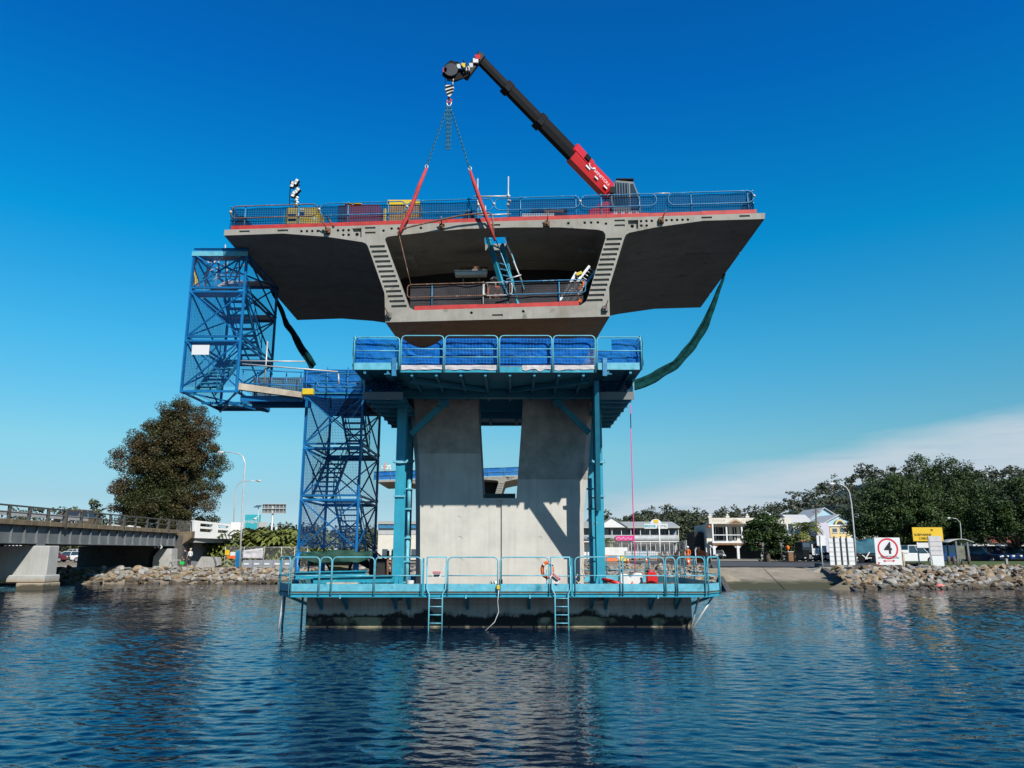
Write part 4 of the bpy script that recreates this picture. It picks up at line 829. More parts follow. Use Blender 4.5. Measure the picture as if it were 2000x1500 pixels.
# jib head with winch
jt = P(888, 138, 25.6); jib = bpy.data.objects.new('winch_jib', None); COL.objects.link(jib); jib.parent = cr; jib.location = jt - base_of(cr)
mb = MB(); mb.bar(P(940,108,26.0), P(908,150,25.8), 0.34, 0.30); mb.build('jib_knuckle', M['black'], jib, bevel=0.03)
mb = MB(); mb.prism([(868,128),(880,117),(893,121),(900,135),(912,140),(910,152),(890,160),(874,155),(863,148)], lambda a, b_: P(a, b_, 25.55), lambda a, b_: P(a, b_, 26.3)); mb.build('winch_housing', M['black'], jib, bevel=0.03)
mb = MB(); c = P(881, 138, 25.5); mb.cyl(c, c+Vector((0, -0.08, 0)), 0.26, 20); mb.build('drum_cover', mat('drum_grey', (0.05, 0.055, 0.06), 0.4), jib)
mb = MB()
for a, b_, c_, d_ in ((893,121,905,140),(898,126,912,150),(905,118,915,150),(884,160,915,146),(873,156,885,159)): mb = MB(); mb.tube([P(a, b_, 25.48), P((a+c_)/2+4, (b_+d_)/2, 25.42), P(c_, d_, 25.48)], 0.03, 6); mb.build('hose', M['rubber'], jib)
for a, b_, m_ in ((905,128,'yellow'),(896,130,'galv'),(920,128,'galv'),(914,134,'galv'),(869,137,'redboard')): mb = MB(); c = P(a, b_, 25.45); mb.box(c.x-0.07, c.x+0.07, 25.42, 25.5, c.z-0.09, c.z+0.09); mb.build('fitting', M[m_], jib)
for a, b_, m_ in ((933,112,'redplastic'),(929,119,'signwhite')): mb = MB(); c = P(a, b_, 25.7); mb.box(c.x-0.1, c.x+0.1, 25.66, 25.74, c.z-0.09, c.z+0.09); mb.build('plate', M[m_], jib)
# carrier: chassis, cab, hood, wheels
def cbox(name, x0, x1, y0, y1, z0, z1, m, bev=0.05): mb = MB(); mb.box(x0, x1, y0, y1, zd+z0, zd+z1); return mb.build(name, M[m], cr, bevel=bev)
cbox('chassis', 3.0, 5.2, 28.2, 32.4, 0.6, 1.25, 'red', 0.08)
cbox('boom_turret', 4.1, 5.3, 29.3, 31.0, 1.25, 2.3, 'black', 0.08)
mb = MB(); mb.prism([(X(1196, 28.0, 16.5), zd+1.25), (X(1252, 28.0, 16.5), zd+1.25), (X(1250, 28.0, 16.5), zd+2.0), (X(1238, 28.0, 16.5), zd+2.72), (X(1202, 28.0, 16.5), zd+2.78), (X(1190, 28.0, 16.5), zd+2.0)], lambda a, b_: (a, 28.0, b_), lambda a, b_: (a, 29.1, b_))
cab = mb.build('cab', M['steel'], cr, bevel=0.04)
mb = MB(); mb.prism([(X(1200, 27.98, 16.5), zd+1.7), (X(1228, 27.98, 16.5), zd+1.7), (X(1228, 27.98, 16.5), zd+2.62), (X(1203, 27.98, 16.5), zd+2.66), (X(1197, 27.98, 16.5), zd+2.0)], lambda a, b_: (a, 27.97, b_), lambda a, b_: (a, 27.99, b_)); win = mb.build('window', M['glass'], cab)
mb = MB(); mb.prism([(X(1232, 27.98, 16.5), zd+1.5), (X(1248, 27.98, 16.5), zd+1.5), (X(1246, 27.98, 16.5), zd+2.0), (X(1237, 27.98, 16.5), zd+2.6), (X(1232, 27.98, 16.5), zd+2.6)], lambda a, b_: (a, 27.97, b_), lambda a, b_: (a, 27.99, b_)); mb.build('window', M['glass'], cab)
for i in range(6):
    x = X(1199+i*5.2, 27.94, 16.5); mb = MB(); mb.tube([(x, 27.93, zd+1.7), (x, 27.93, zd+2.6)], 0.014, 6); mb.build('guard_bar', M['steel'], win)
mb = MB(); mb.box(X(1203, 28, 17), X(1238, 28, 17), 28.0, 29.1, zd+2.79, zd+2.86); mb.build('roof', M['black'], cab, bevel=0.02)
mb = MB(); c = P(1196, 373, 28.0); mb.box(c.x-0.1, c.x+0.1, 27.9, 28.05, c.z-0.12, c.z+0.14); mb.build('mirror', M['black'], cab)
mb = MB(); mb.cyl((X(1224,28.4,17), 28.4, zd+2.86), (X(1224,28.4,17), 28.4, zd+3.02), 0.06, 8); mb.build('beacon', M['orangeplastic'], cab)
mb = MB(); mb.prism([(X(1147, 27.9, 15), zd+0.9), (X(1192, 27.9, 15), zd+0.9), (X(1192, 27.9, 15), zd+1.85), (X(1178, 27.9, 15), zd+1.8), (X(1150, 27.9, 15), zd+1.45)], lambda a, b_: (a, 27.9, b_), lambda a, b_: (a, 29.2, b_)); mb.build('fender', M['red'], cr, bevel=0.06)
for i in range(8): x0 = X(1192+i*7.2, 27.85, 15); cbox('bumper_stripe', x0, X(1199.2+i*7.2, 27.85, 15)-0.003, 27.84, 27.89, 1.12, 1.34, 'signwhite' if i % 2 else 'redplastic', 0)
for x in (3.1, 5.1):
    for y in (28.7, 31.8):
        mb = MB(); mb.cyl((x-0.2, y, zd+0.6), (x+0.2, y, zd+0.6), 0.6, 20); wv = mb.build('wheel', M['rubber'], cr, bevel=0.04); mb = MB(); mb.cyl((x-0.22, y, zd+0.6), (x+0.22, y, zd+0.6), 0.3, 14); mb.build('rim', M['redboard'], wv)
mb = MB(); pts = [P(1180,395,28.6), P(1186,378,28.4), P(1196,370,28.2)]; mb.tube(pts, 0.03, 6); mb.build('hydraulic_hose', M['rubber'], cr)
# hook block, chains, straps, lifted bar
hk = thing('hook_block', 'cream and black striped hook block hanging from the winch jib', 'hook', P(878, 178, 25.4))
YH = 25.4
mb = MB(); mb.prism([(870,166),(884,166),(887,172),(884,182),(878,190),(873,187),(869,175)], lambda a, b_: P(a, b_, YH-0.12), lambda a, b_: P(a, b_, YH+0.12)); mb.build('sheave_case', M['offwhite'], hk, bevel=0.02)
for a in ((870,171,885,167),(871,178,886,173),(873,184,885,179)):
    mb = MB(); mb.bar(P(a[0], a[1], YH-0.125), P(a[2], a[3], YH-0.125), 0.012, 0.075, up=Vector((0,-1,0)).cross(Vector((1,0,0)))); mb.build('stripe', M['black'], hk)
mb = MB(); c = P(877, 193, YH); mb.tube([c+Vector((0.0,0,0.12)), c+Vector((0.0,0,0.0)), c+Vector((0.09,0,-0.06)), c+Vector((0.05,0,-0.16)), c+Vector((-0.06,0,-0.15)), c+Vector((-0.09,0,-0.05))], [0.045,0.045,0.04,0.035,0.03,0.015], 8); mb.build('hook', M['redboard'], hk)
mb = MB(); mb.tube([P(871,166,YH), P(869,150,25.6)], 0.014, 5); mb.build('hoist_rope', M['rubber'], hk); mb = MB(); mb.tube([P(884,166,YH), P(886,150,25.6)], 0.02, 5); mb.build('hoist_rope', M['galv'], hk)
ch = thing('chain_sling', 'blue two leg chain sling with spare chain hanging from the hook block', 'chain sling', P(877, 200, YH))
def chain(p, q, name='chain_leg'):
    p, q = Vector(p), Vector(q); L = (q-p).length; n = int(L/0.085); d = (q-p).normalized(); mb = MB(); a = d.cross(Vector((0,1,0))).normalized(); b_ = d.cross(a)
    for i in range(n):
        c = p+d*(i+0.5)*L/n; s_ = a if i % 2 else b_; mb.tube([c + d*0.058*math.cos(2*math.pi*j/7) + s_*0.03*math.sin(2*math.pi*j/7) for j in range(7)], 0.0125, 4, closed=True)
    return mb.build(name, M['chain'], ch, fixn=False)
mb = MB(); c = P(877, 201, YH); mb.tube([c+Vector((0.08*math.cos(a), 0, 0.13*math.sin(a))) for a in [2*math.pi*i/14 for i in range(14)]], 0.022, 6, closed=True); mb.build('ring', M['galv'], ch)
for dx in (-0.07, 0.0, 0.07): chain(P(876, 208, YH)+Vector((dx, 0, 0)), P(875, 292, YH)+Vector((dx, 0, 0)), 'spare_chain')
chain(P(874, 208, YH), P(833, 326, 25.25)); chain(P(879, 208, YH), P(918, 332, 25.25))
for nm, pts, lb in (('strap', [P(833,329,25.25), P(818,365,25.22), P(800,415,25.2), P(783,447,25.2), P(780,459,25.22)], 'red webbing sling running down to the left end of the lifted bar'), ('strap', [P(918,333,25.25), P(926,358,25.22), P(940,398,25.2), P(955,437,25.2), P(967,470,25.22)], 'red webbing sling running down to the lifted bar near the deck hatch')):
    mb = MB(); mb.tube(pts, [0.05,0.075,0.075,0.07,0.05], 6); st = thing('webbing_sling', lb, 'sling', pts[0], 'red slings under the chain'); mb.build('strap', M['sling'], st, fixn=False)
    mb = MB(); mb.tube([pts[0]+Vector((0.05*math.cos(a), 0, 0.07+0.07*math.sin(a))) for a in [2*math.pi*i/10 for i in range(10)]], 0.018, 5, closed=True); mb.build('shackle', M['galv'], st)
lb = thing('lifting_bar', 'bent dark steel bar with hanging rods slung in front of the deck face', 'lifting bar', P(870, 432, 25.2))
mb = MB(); mb.tube([P(780,461,25.2), P(777,454,25.2), P(785,447,25.2), P(830,436,25.2), P(900,421,25.2), P(945,416,25.2), P(956,416,25.2), P(961,421,25.2), P(963,440,25.2), P(965,466,25.2)], 0.032, 8); mb.build('bent_bar', M['rust'], lb)
mb = MB(); mb.tube([P(780,461,25.2), P(802,555,25.2)], 0.018, 6); mb.build('hanging_rod', M['rust'], lb)
sf = thing('scaffold_bracket', 'thin scaffold rod with short cross tube hanging in the box girder mouth', 'scaffold tube', P(1003, 530, 25.3))
rod(sf, 'tube', P(984,464,25.4), P(1003,510,25.3), 0.012, 'rust'); rod(sf, 'tube', P(1003,510,25.3), P(1019,549,25.3), 0.026, 'galv'); rod(sf, 'tube', P(989,546,25.3), P(1018,537,25.25), 0.026, 'galv')
# ================================================================ EQUIPMENT ON THE DECK
def dz(x, y): return zedge(x, y)
def at_deck(px, y): x = X(px, y, 14.6); return x, dz(x, y)
Yg = 27.0; x0, z0 = at_deck(557, Yg); x1, _ = at_deck(621, Yg); zt = Z(403, Yg)
ge = thing('generator', 'yellow diesel generator with dark louvres behind the deck net', 'generator', ((x0+x1)/2, Yg, z0))
mb = MB(); mb.box(x0, x1, Yg, Yg+1.0, z0+0.12, zt-0.02); cs = mb.build('canopy', M['yellow'], ge, bevel=0.06)
mb = MB(); mb.box(x0-0.05, x1+0.05, Yg-0.03, Yg+1.03, z0+0.0, z0+0.117); mb.build('skid', M['black'], ge)
for a, b_, c_, d_, m in ((563,418,578,423,'black'),(563,427,578,431,'black'),(583,414,594,422,'black'),(586,407,593,411,'signwhite'),(612,424,617,430,'signwhite')):
    mb = MB(); p, q = P(a, b_, Yg), P(c_, d_, Yg); mb.box(p.x, q.x, Yg-0.012, Yg-0.002, q.z, p.z); mb.build('louvre' if m == 'black' else 'label_plate', M[m], ge)
mb = MB(); mb.box(x0-0.12, x0-0.01, Yg+0.1, Yg+0.8, z0+0.12, zt-0.15); mb.build('end_panel', M['teal'], ge)
Yl = 28.2; xl_, zl2 = at_deck(575, Yl)
lt_ = thing('light_tower', 'silver mast of white floodlight heads standing behind the yellow generator', 'light tower', (xl_, Yl, zl2))
mb = MB(); mb.tube([(xl_-0.02, Yl, zl2), (xl_-0.02, Yl, Z(352, Yl))], 0.06, 8); mb.build('mast', M['galv'], lt_)
mb = MB(); mb.box(xl_-0.5, xl_+0.5, Yl-0.5, Yl+0.5, zl2+0.02, zl2+0.7); mb.build('base_box', M['black'], lt_)
for a, b_, an in ((579,357,28),(572,362,15),(581,374,38),(574,381,22)):
    c = P(a, b_, Yl-0.12); d = Vector((math.sin(R(an)), 0, math.cos(R(an)))); mb = MB(); mb.bar(c-d*0.13, c+d*0.13, 0.17, 0.14, up=Vector((0,-1,0))); h = mb.build('lamp_head', M['black'], lt_, bevel=0.02)
    for s_ in (-1, 1): mb = MB(); e = c+d*0.062*s_; mb.bar(e-d*0.05+Vector((0.012,-0.105,0)), e+d*0.05+Vector((0.012,-0.105,0)), 0.012, 0.12, up=Vector((1,0,0))); mb.build('lens', M['lampglass'], h)
for i in range(4): mb = MB(); mb.ball(P(580.5-(i % 2)*1.5, 386+i*4.6, Yl-0.15), 0.06, 8, 6); mb.build('lamp_globe', M['lampglass'], lt_)
for a, b_ in ((568,365),(584,382),(569,392),(586,362)): mb = MB(); mb.bar(P(575, b_+2, Yl), P(a, b_, Yl-0.1), 0.03); mb.build('bracket', M['black'], lt_)
mb = MB(); mb.tube([P(568,352,Yl), P(566,380,Yl-0.05), P(566,402,Yl)], 0.02, 5); mb.build('cable', M['rubber'], lt_)
Ym = 28.0; x0, z0 = at_deck(670, Ym); x1, _ = at_deck(741, Ym); zt = Z(398, Ym)
tk = thing('site_tank', 'maroon tank cabinet behind the deck net with painted shadow on its lower half', 'tank', ((x0+x1)/2, Ym, z0))
mb = MB(); mb.box(x0, x1, Ym, Ym+1.1, z0+1.1, zt); mb.build('tank_body', M['maroon'], tk, bevel=0.08)
mb = MB(); mb.box(x0+0.03, x1-0.03, Ym+0.03, Ym+1.07, z0, z0+1.097); mb.build('skid', M['black'], tk)  # black block stands for the shadow on the tank's lower half
mb = MB(); mb.box(X(658, Ym, 15), x0-0.01, Ym+0.05, Ym+1.0, z0, zt-0.02); mb.build('side_cabinet', M['dark'], tk, bevel=0.03)
for a in (680, 698): mb = MB(); c = P(a, 397, Ym); mb.box(c.x-0.15, c.x+0.15, Ym, Ym+0.3, zt+0.002, zt+0.05); mb.build('cap', M['yellow'], tk)
Yb = 27.2; x0, z0 = at_deck(757, Yb); x1, _ = at_deck(817, Yb); zt = Z(391, Yb)
tb = thing('timber_crate', 'tall ochre timber crate with a pale yellow lid beside the red sling', 'crate', ((x0+x1)/2, Yb, z0))
for i in range(5): mb = MB(); a = z0+(zt-0.2-z0)*i/5; c = z0+(zt-0.2-z0)*(i+1)/5-0.012; mb.box(x0, x1, Yb, Yb+0.9, a, c); mb.build('board', M['ochre'], tb)
mb = MB(); mb.box(x0-0.03, x1+0.03, Yb-0.03, Yb+0.93, zt-0.2, zt); mb.build('lid', M['yellow'], tb)
x, z = at_deck(751, 27.0); mb = MB(); mb.cyl((x, 27, z), (x, 27, Z(410, 27)), 0.06, 10); mb.ball((x, 27, Z(410, 27)), 0.06, 8, 5); lone(mb, 'marker_post', M['yellow'], 'short yellow marker post beside the ochre timber crate', 'post', (x, 27, z))
x0, z0 = at_deck(800, 26.6); x1, _ = at_deck(825, 26.6); mb = MB(); mb.box(x0, x1, 26.6, 27.0, z0, Z(425, 26.6)); lone(mb, 'tool_box', M['steel'], 'low grey tool box right of the ochre timber crate', 'tool box', (x0, 26.6, z0), bevel=0.02)
x0, z0 = at_deck(1037, 26.9); x1, _ = at_deck(1108, 26.9); zt = Z(407, 26.9)
fr = thing('machine_attachment', 'black steel lifting attachment lying behind the net left of the red crane', 'attachment', ((x0+x1)/2, 26.9, z0))
for a, b_ in (((1037,424),(1043,410)),((1043,410),(1090,414)),((1090,414),(1108,412)),((1090,414),(1094,426)),((1040,428),(1108,421))): mb = MB(); mb.bar(P(*a, 26.9), P(*b_, 26.9), 0.16, 0.12); mb.build('frame_bar', M['black'], fr)
mb = MB(); mb.bar(P(1062,418,26.95), P(1100,418,26.95), 0.5, 0.12); mb.build('fork_plate', M['brownwood'], fr)
x0, z0 = at_deck(1019, 26.5); x1, _ = at_deck(1083, 26.5); mb = MB(); mb.box(x0, x1, 26.5, 26.8, z0+0.5, Z(416.5, 26.5)); mb.box(x0+0.1, x1-0.1, 26.52, 26.78, z0, z0+0.497); lone(mb, 'white_locker', M['signwhite'], 'low white locker behind the deck net under the black attachment', 'locker', (x0, 26.5, z0), bevel=0.02)
def tarp(px0, px1, pyt, y, label, seed):
    x0, z0 = at_deck(px0, y); x1, _ = at_deck(px1, y); zt = Z(pyt, y); mb = MB()
    mb.grid(lambda u, v: (x0+(x1-x0)*u, y+v*0.9, z0+(zt-z0)*math.sin(min(1, v*3)*math.pi/2)*max(0.05, math.sin(u*math.pi))**0.4*(0.85+0.25*mnoise.noise((u*4, v*3, seed)))), 22, 10); lone(mb, 'tarpaulin', M['black'], label, 'tarpaulin', (x0, y, z0), 'dark tarpaulins on the deck', fixn=False)
tarp(1383, 1475, 402, 26.6, 'dark tarpaulin heap at the right end of the deck', 1); tarp(449, 487, 408, 26.3, 'dark tarpaulin heap at the left end of the deck', 2); tarp(898, 932, 396, 26.4, 'dark tarpaulin bundled beside the scaffold posts on the deck', 3)
sp_ = thing('scaffold_gate', 'silver scaffold posts and cross tube standing over the deck hatch', 'scaffold', (X(963, 26.3, 14.5), 26.3, zedge(-0.6, 26.3)))
for a in (((933,349),(933,436)),((993,345),(992,432)),((925,384),(997,383)),((930,421),(998,418)),((948,402),(949,432))): rod(sp_, 'scaffold_tube', P(*a[0], 26.2), P(*a[1], 26.2), 0.028, 'galv')
for a, b_ in ((934,382),(993,383),(934,400),(992,400),(995,393)): mb = MB(); mb.ball(P(a, b_, 26.15), 0.07, 7, 5); mb.build('coupler', M['galv'], sp_)
for i in range(3): rod(sp_, 'brace_tube', P(935+i*3, 395+i*5, 26.25), P(946+i*2, 432, 26.25), 0.02, 'galv')
hs = MB(); hs.tube([P(632,417,25.9), P(640,424,25.75), P(648,438,25.6), P(652,442,25.45)], 0.035, 6); lone(hs, 'air_hose', M['rust'], 'brown hose looping over the kick board beside the generator', 'hose', P(640,424,25.75))

# ================================================================ INSIDE THE BOX GIRDER
la = thing('access_ladder', 'blue steel stair ladder dropping through the deck hatch into the box girder', 'ladder', P(1000, 600, 26.2))
top = [P(953,464,26.9), P(980,478,26.9)]; bot = [P(993,600,26.0), P(1010,596,26.0)]
for a, c in zip(top, bot): mb = MB(); mb.bar(a, c, 0.09, 0.18); mb.build('stringer', M['teal'], la)
for i in range(1, 11):
    f = i/11; mb = MB(); mb.bar(top[0].lerp(bot[0], f), top[1].lerp(bot[1], f), 0.12, 0.03); mb.build('rung', M['rail'], la)
for i, (a, c) in enumerate(zip(top, bot)): rod(la, 'handrail', a+Vector((0,-0.35,0.6)), c+Vector((0.25,-0.1,0.55)), 0.02, 'tealpale')
def ladder(name, label, p0, p1, wid, y, m, nr=12, group=None):
    t = thing(name, label, 'ladder', P(*p0, y), group); a, c = P(*p0, y), P(*p1, y-0.0); d = (c-a).normalized(); n_ = Vector((d.z, 0, -d.x))
    for s_ in (-1, 1): mb = MB(); mb.bar(a+n_*s_*wid/2, c+n_*s_*wid/2, 0.05, 0.09); mb.build('stile', M[m], t)
    for i in range(nr): f = (i+0.5)/nr; mb = MB(); mb.tube([a.lerp(c, f)-n_*wid/2, a.lerp(c, f)+n_*wid/2], 0.02, 6); mb.build('rung', M['galv'], t)
    return t
l1 = ladder('extension_ladder', 'white extension ladder with yellow cap leaning against the right web', (1099,590), (1131,535), 0.22, 26.0, 'white')
mb = MB(); c = P(1131,535,25.95); mb.bar(c-Vector((0.1,0,0.03)), c+Vector((0.1,0,0.05)), 0.1, 0.1); mb.build('end_cap', M['yellow'], l1)
l2 = ladder('extension_ladder', 'longer white ladder with orange decals and blue edge behind the yellow capped one', (1104,594), (1158,524), 0.30, 26.3, 'white')
mb = MB(); mb.bar(P(1130,566,26.2), P(1143,549,26.2), 0.02, 0.08); mb.build('decal', M['hiorange'], l2)
mb = MB(); mb.bar(P(1142,559,26.2), P(1160,535,26.2), 0.06, 0.06); mb.build('blue_edge', M['rail'], l2)
mb = MB(); mb.tube([P(1126,576,26.1), P(1131,582,26.0), P(1134,592,25.95), P(1137,582,26.0), P(1131,588,25.95), P(1128,595,26)], 0.035, 6); lone(mb, 'power_cable', M['hiorange'], 'orange cable tangled at the foot of the white ladders', 'cable', P(1131,585,26))
lp_ = thing('plank_bundle', 'bundle of pale and rusty lengths stored across the inside of the box girder', 'planks', P(921, 532, 27.9))
for i in range(5): mb = MB(); a, c = P(887+i*0.6, 525+i*3.1, 27.6), P(953-i*0.6, 524+i*3.1, 27.6); mb.bar(a, c, 0.3, 0.04 if i < 4 else 0.09); mb.build('plank', M['rust' if i in (0,1) else 'white'], lp_)
for a in (905, 935): rod(lp_, 'hanger', P(a, 541, 27.65), P(a, 560, 27.65), 0.03, 'steel')

# ================================================================ THINGS ON THE CAP PLATFORM
ta = MB(); p0, p1 = P(590, 1076, 27.3), P(727, 1072, 27.3)
def tf(u, v):
    x = p0.x+(p1.x-p0.x)*u; return (x, 27.3-0.15*v+0.07*mnoise.noise((u*5, v*3, 4)), p0.z-0.04*math.sin(u*9)-0.42*v*(0.45+0.55*math.sin(u*math.pi)**0.6)+0.05*mnoise.noise((u*8, v*2, 9)))
ta.grid(tf, 30, 8); o = lone(ta, 'green_tarpaulin', mat('green_tarp', (0.006, 0.055, 0.035), 0.7, var=0.3, scale=3), 'dark green tarpaulin sagging under the lower stair tower', 'tarpaulin', p0, fixn=False); o.modifiers.new('s', 'SOLIDIFY').thickness = 0.02
sk = thing('spoil_skip', 'olive canvas skip in a dark frame under the green tarpaulin', 'skip', P(655, 1132, 28.2))
mb = MB(); mb.prism([(632,1088),(692,1086),(683,1115),(645,1116)], lambda a, b_: P(a, b_, 27.9), lambda a, b_: P(a, b_, 29.2)); mb.build('canvas_hopper', mat('olive_canvas', (0.22, 0.21, 0.13), 0.9), sk)
for a, c in (((630,1086),(648,1120)),((694,1084),(680,1120)),((630,1086),(694,1084)),((640,1118),(688,1116)),((703,1088),(690,1118))): mb = MB(); mb.bar(P(*a, 27.85), P(*c, 27.85), 0.06); mb.build('frame_bar', M['black'], sk)
for i, (a, b_, c_, d_, y, lb) in enumerate(((578,1124,716,1121,27.0,'long turquoise steel beam lying on the left of the cap platform'),(612,1134,768,1131,26.6,'turquoise steel beam lying nearest the front rail left of the column'))):
    mb = MB(); p, q = P(a, b_, y), P(c_, d_, y); mb.ibeam(p, q, 0.2, 0.24, 0.03); lone(mb, 'steel_beam', M['teal'], lb, 'beam', p, 'steel beams on the cap platform')
mb = MB(); mb.bar(P(640,1139,26.5), P(700,1139,26.5), 0.3, 0.05); lone(mb, 'timber_offcut', M['wood'], 'pale timber offcut lying on the left of the cap platform', 'timber', P(640,1139,26.5))
ds = thing('access_stair', 'dark steel stair with handrails behind the left column', 'stair', P(735, 1120, 32.0))
a, c = P(700,1050,31.8), P(775,1112,31.0)
for s_ in (0, 0.8): mb = MB(); mb.bar(a+Vector((0,s_,-0.9)), c+Vector((0,s_,-0.4)), 0.05, 0.2); mb.build('stringer', M['black'], ds)
for i in range(8): f = i/8; m_ = a.lerp(c, f); mb = MB(); mb.box(m_.x-0.12, m_.x+0.12, m_.y, m_.y+0.8, m_.z-0.75, m_.z-0.72); mb.build('tread', M['black'], ds)
rod(ds, 'handrail', a, c, 0.03, 'black'); rod(ds, 'handrail', a-Vector((0,0,0.5)), c-Vector((0,0,0.35)), 0.025, 'black')
for i in range(5): m_ = a.lerp(c, i/4); rod(ds, 'baluster', m_, m_-Vector((0,0,0.85)), 0.022, 'black')
mb = MB(); m_ = P(737,1110,30.5); mb.box(m_.x-0.3, m_.x+0.3, 30.4, 31, 1.25, 2.2); lone(mb, 'dark_cabinet', M['dark'], 'dark cabinet at the foot of the access stair', 'cabinet', (m_.x, 30.5, 1.25), bevel=0.03)
for a in (757, 766): mb = MB(); m_ = P(a, 1110, 30.3); mb.tube([(m_.x, 30.3, 1.25), (m_.x, 30.3, 2.5)], 0.05, 8); lone(mb, 'rusty_pipe', M['rust'], 'upright rusty pipe standing beside the left column foot', 'pipe', (m_.x, 30.3, 1.25), 'rusty pipes by the column')
def bucket(px, py, y, label, m='white', r=0.13, h=0.3):
    c = P(px, py, y); c.z = 1.205; t = thing('bucket', label, 'bucket', c); mb = MB(); n = 14
    mb.tube([c, c+Vector((0,0,h))], [r*0.85, r], n, cap=False); mb.tube([c+Vector((0,0,h)), c+Vector((0,0,0.03))], [r*0.93, r*0.8], n, cap=True); mb.build('pail', M[m], t)
    mb = MB(); mb.tube([c+Vector((r*math.cos(a), -r*0.9*math.sin(a)*0.7, h-0.02-0.12*math.sin(a))) for a in [math.pi*i/8 for i in range(9)]], 0.008, 5); mb.build('handle', M['galv'], t)
bucket(801, 1136, 26.9, 'white plastic bucket standing beside the foot of the left column')
bucket(797, 1120, 29.0, 'blue plastic bucket standing behind the white bucket', 'rail', 0.15, 0.42)
# lifebuoy on its post
c = P(1069, 1113, 25.95); lbv = thing('lifebuoy', 'orange lifebuoy ring hung on the inside of the front rail', 'lifebuoy', c)
mb = MB(); mb.tube([c+Vector((0.17*math.cos(a), 0, 0.235*math.sin(a))) for a in [2*math.pi*i/20 for i in range(20)]], 0.055, 8, closed=True); rg = mb.build('ring', M['orangeplastic'], lbv)
for a in (45, 135, 225, 315): mb = MB(); e = c+Vector((0.17*math.cos(R(a)), 0, 0.235*math.sin(R(a)))); mb.ball(e, 0.062, 8, 6); mb.build('band', M['signwhite'], rg)
mb = MB(); mb.bar((c.x-0.02, 26.0, 1.2), (c.x-0.02, 26.0, c.z), 0.05); mb.build('bracket', M['tealpale'], lbv)
def wsign(px, py, w, h, y, tilt, label):
    c = P(px, py, y); t = thing('warning_sign', label, 'sign', c, 'warning signs on the platform rail'); Rm = Matrix.Translation(c) @ Matrix.Rotation(tilt, 4, 'Y')
    def pl(n_, x0, x1, z0, z1, m, d): mb = MB(); mb.add([Rm @ Vector((a, d_, b_)) for d_ in (d, d+0.008) for a, b_ in ((x0,z0),(x1,z0),(x1,z1),(x0,z1))], [(0,1,2,3),(7,6,5,4),(0,4,5,1),(1,5,6,2),(2,6,7,3),(3,7,4,0)]); return mb.build(n_, M[m], t)
    pl('board', -w/2, w/2, -h/2, h/2, 'signwhite', 0); pl('header', -w/2+0.01, w/2-0.01, h*0.12, h/2-0.01, 'signred', -0.011)
    text_mesh('DANGER', h*0.26, Rm @ Matrix.Translation((0, -0.014, h*0.30)) @ FRONT, M['signwhite'], t)
    for i in range(3): pl('text_line', -w*0.38, w*(0.38-0.1*(i == 2)), -h*0.1-i*h*0.14, -h*0.1-i*h*0.14+0.018, 'signblack', -0.011)
wsign(853, 1121.5, 0.27, 0.20, YF-0.11, 0.0, 'red and white danger sign hung level on the left ladder gate')
wsign(1085, 1129, 0.33, 0.2, YF-0.11, R(38), 'danger sign hanging crooked on the right ladder gate')
pu = thing('water_pump', 'small white and yellow petrol pump standing by the front rail', 'pump', P(964, 1140, 26.1))
c = P(964, 1132, 26.1); mb = MB(); mb.box(c.x-0.13, c.x+0.13, 26.0, 26.3, 1.32, 1.5); mb.build('tank', M['white'], pu, bevel=0.03); mb = MB(); mb.box(c.x-0.11, c.x+0.11, 26.02, 26.28, 1.215, 1.317); mb.build('engine', M['black'], pu, bevel=0.02); mb = MB(); mb.box(c.x-0.03, c.x+0.05, 25.985, 25.998, 1.36, 1.46); mb.build('label_plate', M['yellow'], pu)
pu2 = thing('petrol_engine', 'black petrol engine with yellow fittings beside the white pump', 'engine', P(984, 1140, 26.1)); c = P(984, 1133, 26.1)
mb = MB(); mb.box(c.x-0.14, c.x+0.14, 26.02, 26.3, 1.215, 1.42); mb.build('block', M['black'], pu2, bevel=0.04); mb = MB(); mb.cyl((c.x-0.1, 26.15, 1.42), (c.x-0.1, 26.15, 1.56), 0.06, 10); mb.build('filter', M['black'], pu2); mb = MB(); mb.box(c.x+0.1, c.x+0.24, 25.98, 26.1, 1.21, 1.29); mb.build('float', M['yellow'], pu2, bevel=0.02)
jc = thing('jerrycan', 'red plastic jerrycan standing on the right of the cap platform', 'jerrycan', P(1273, 1138, 26.6)); c = P(1273, 1130, 26.6)
mb = MB(); mb.prism([(c.x-0.18, 1.42), (c.x+0.18, 1.42), (c.x+0.18, 1.70), (c.x+0.12, 1.78), (c.x-0.12, 1.80), (c.x-0.18, 1.74)], lambda a, b_: (a, 26.5, b_), lambda a, b_: (a, 26.75, b_)); mb.build('body', M['redplastic'], jc, bevel=0.03)
mb = MB(); mb.tube([(c.x-0.1, 26.62, 1.79), (c.x-0.08, 26.62, 1.85), (c.x+0.08, 26.62, 1.85), (c.x+0.1, 26.62, 1.77)], 0.022, 6); mb.build('handle', M['redplastic'], jc); mb = MB(); mb.cyl((c.x-0.14, 26.62, 1.78), (c.x-0.15, 26.62, 1.85), 0.035, 8); mb.build('cap', M['black'], jc)
mb = MB(); mb.box(c.x-0.35, c.x+0.3, 26.4, 26.9, 1.215, 1.415); lone(mb, 'crate', M['brownwood'], 'low brown crate under the red jerrycan', 'crate', (c.x, 26.6, 1.215), bevel=0.02)
wb = thing('plastic_barrier', 'white plastic barrier block behind the front rail left of the jerrycan', 'barrier', P(1231, 1140, 27.0)); z_ = 1.21
mb = MB(); a = [X(p_, 27.0, 1.4) for p_ in (1206, 1211, 1226, 1229, 1238, 1243, 1254, 1256)]
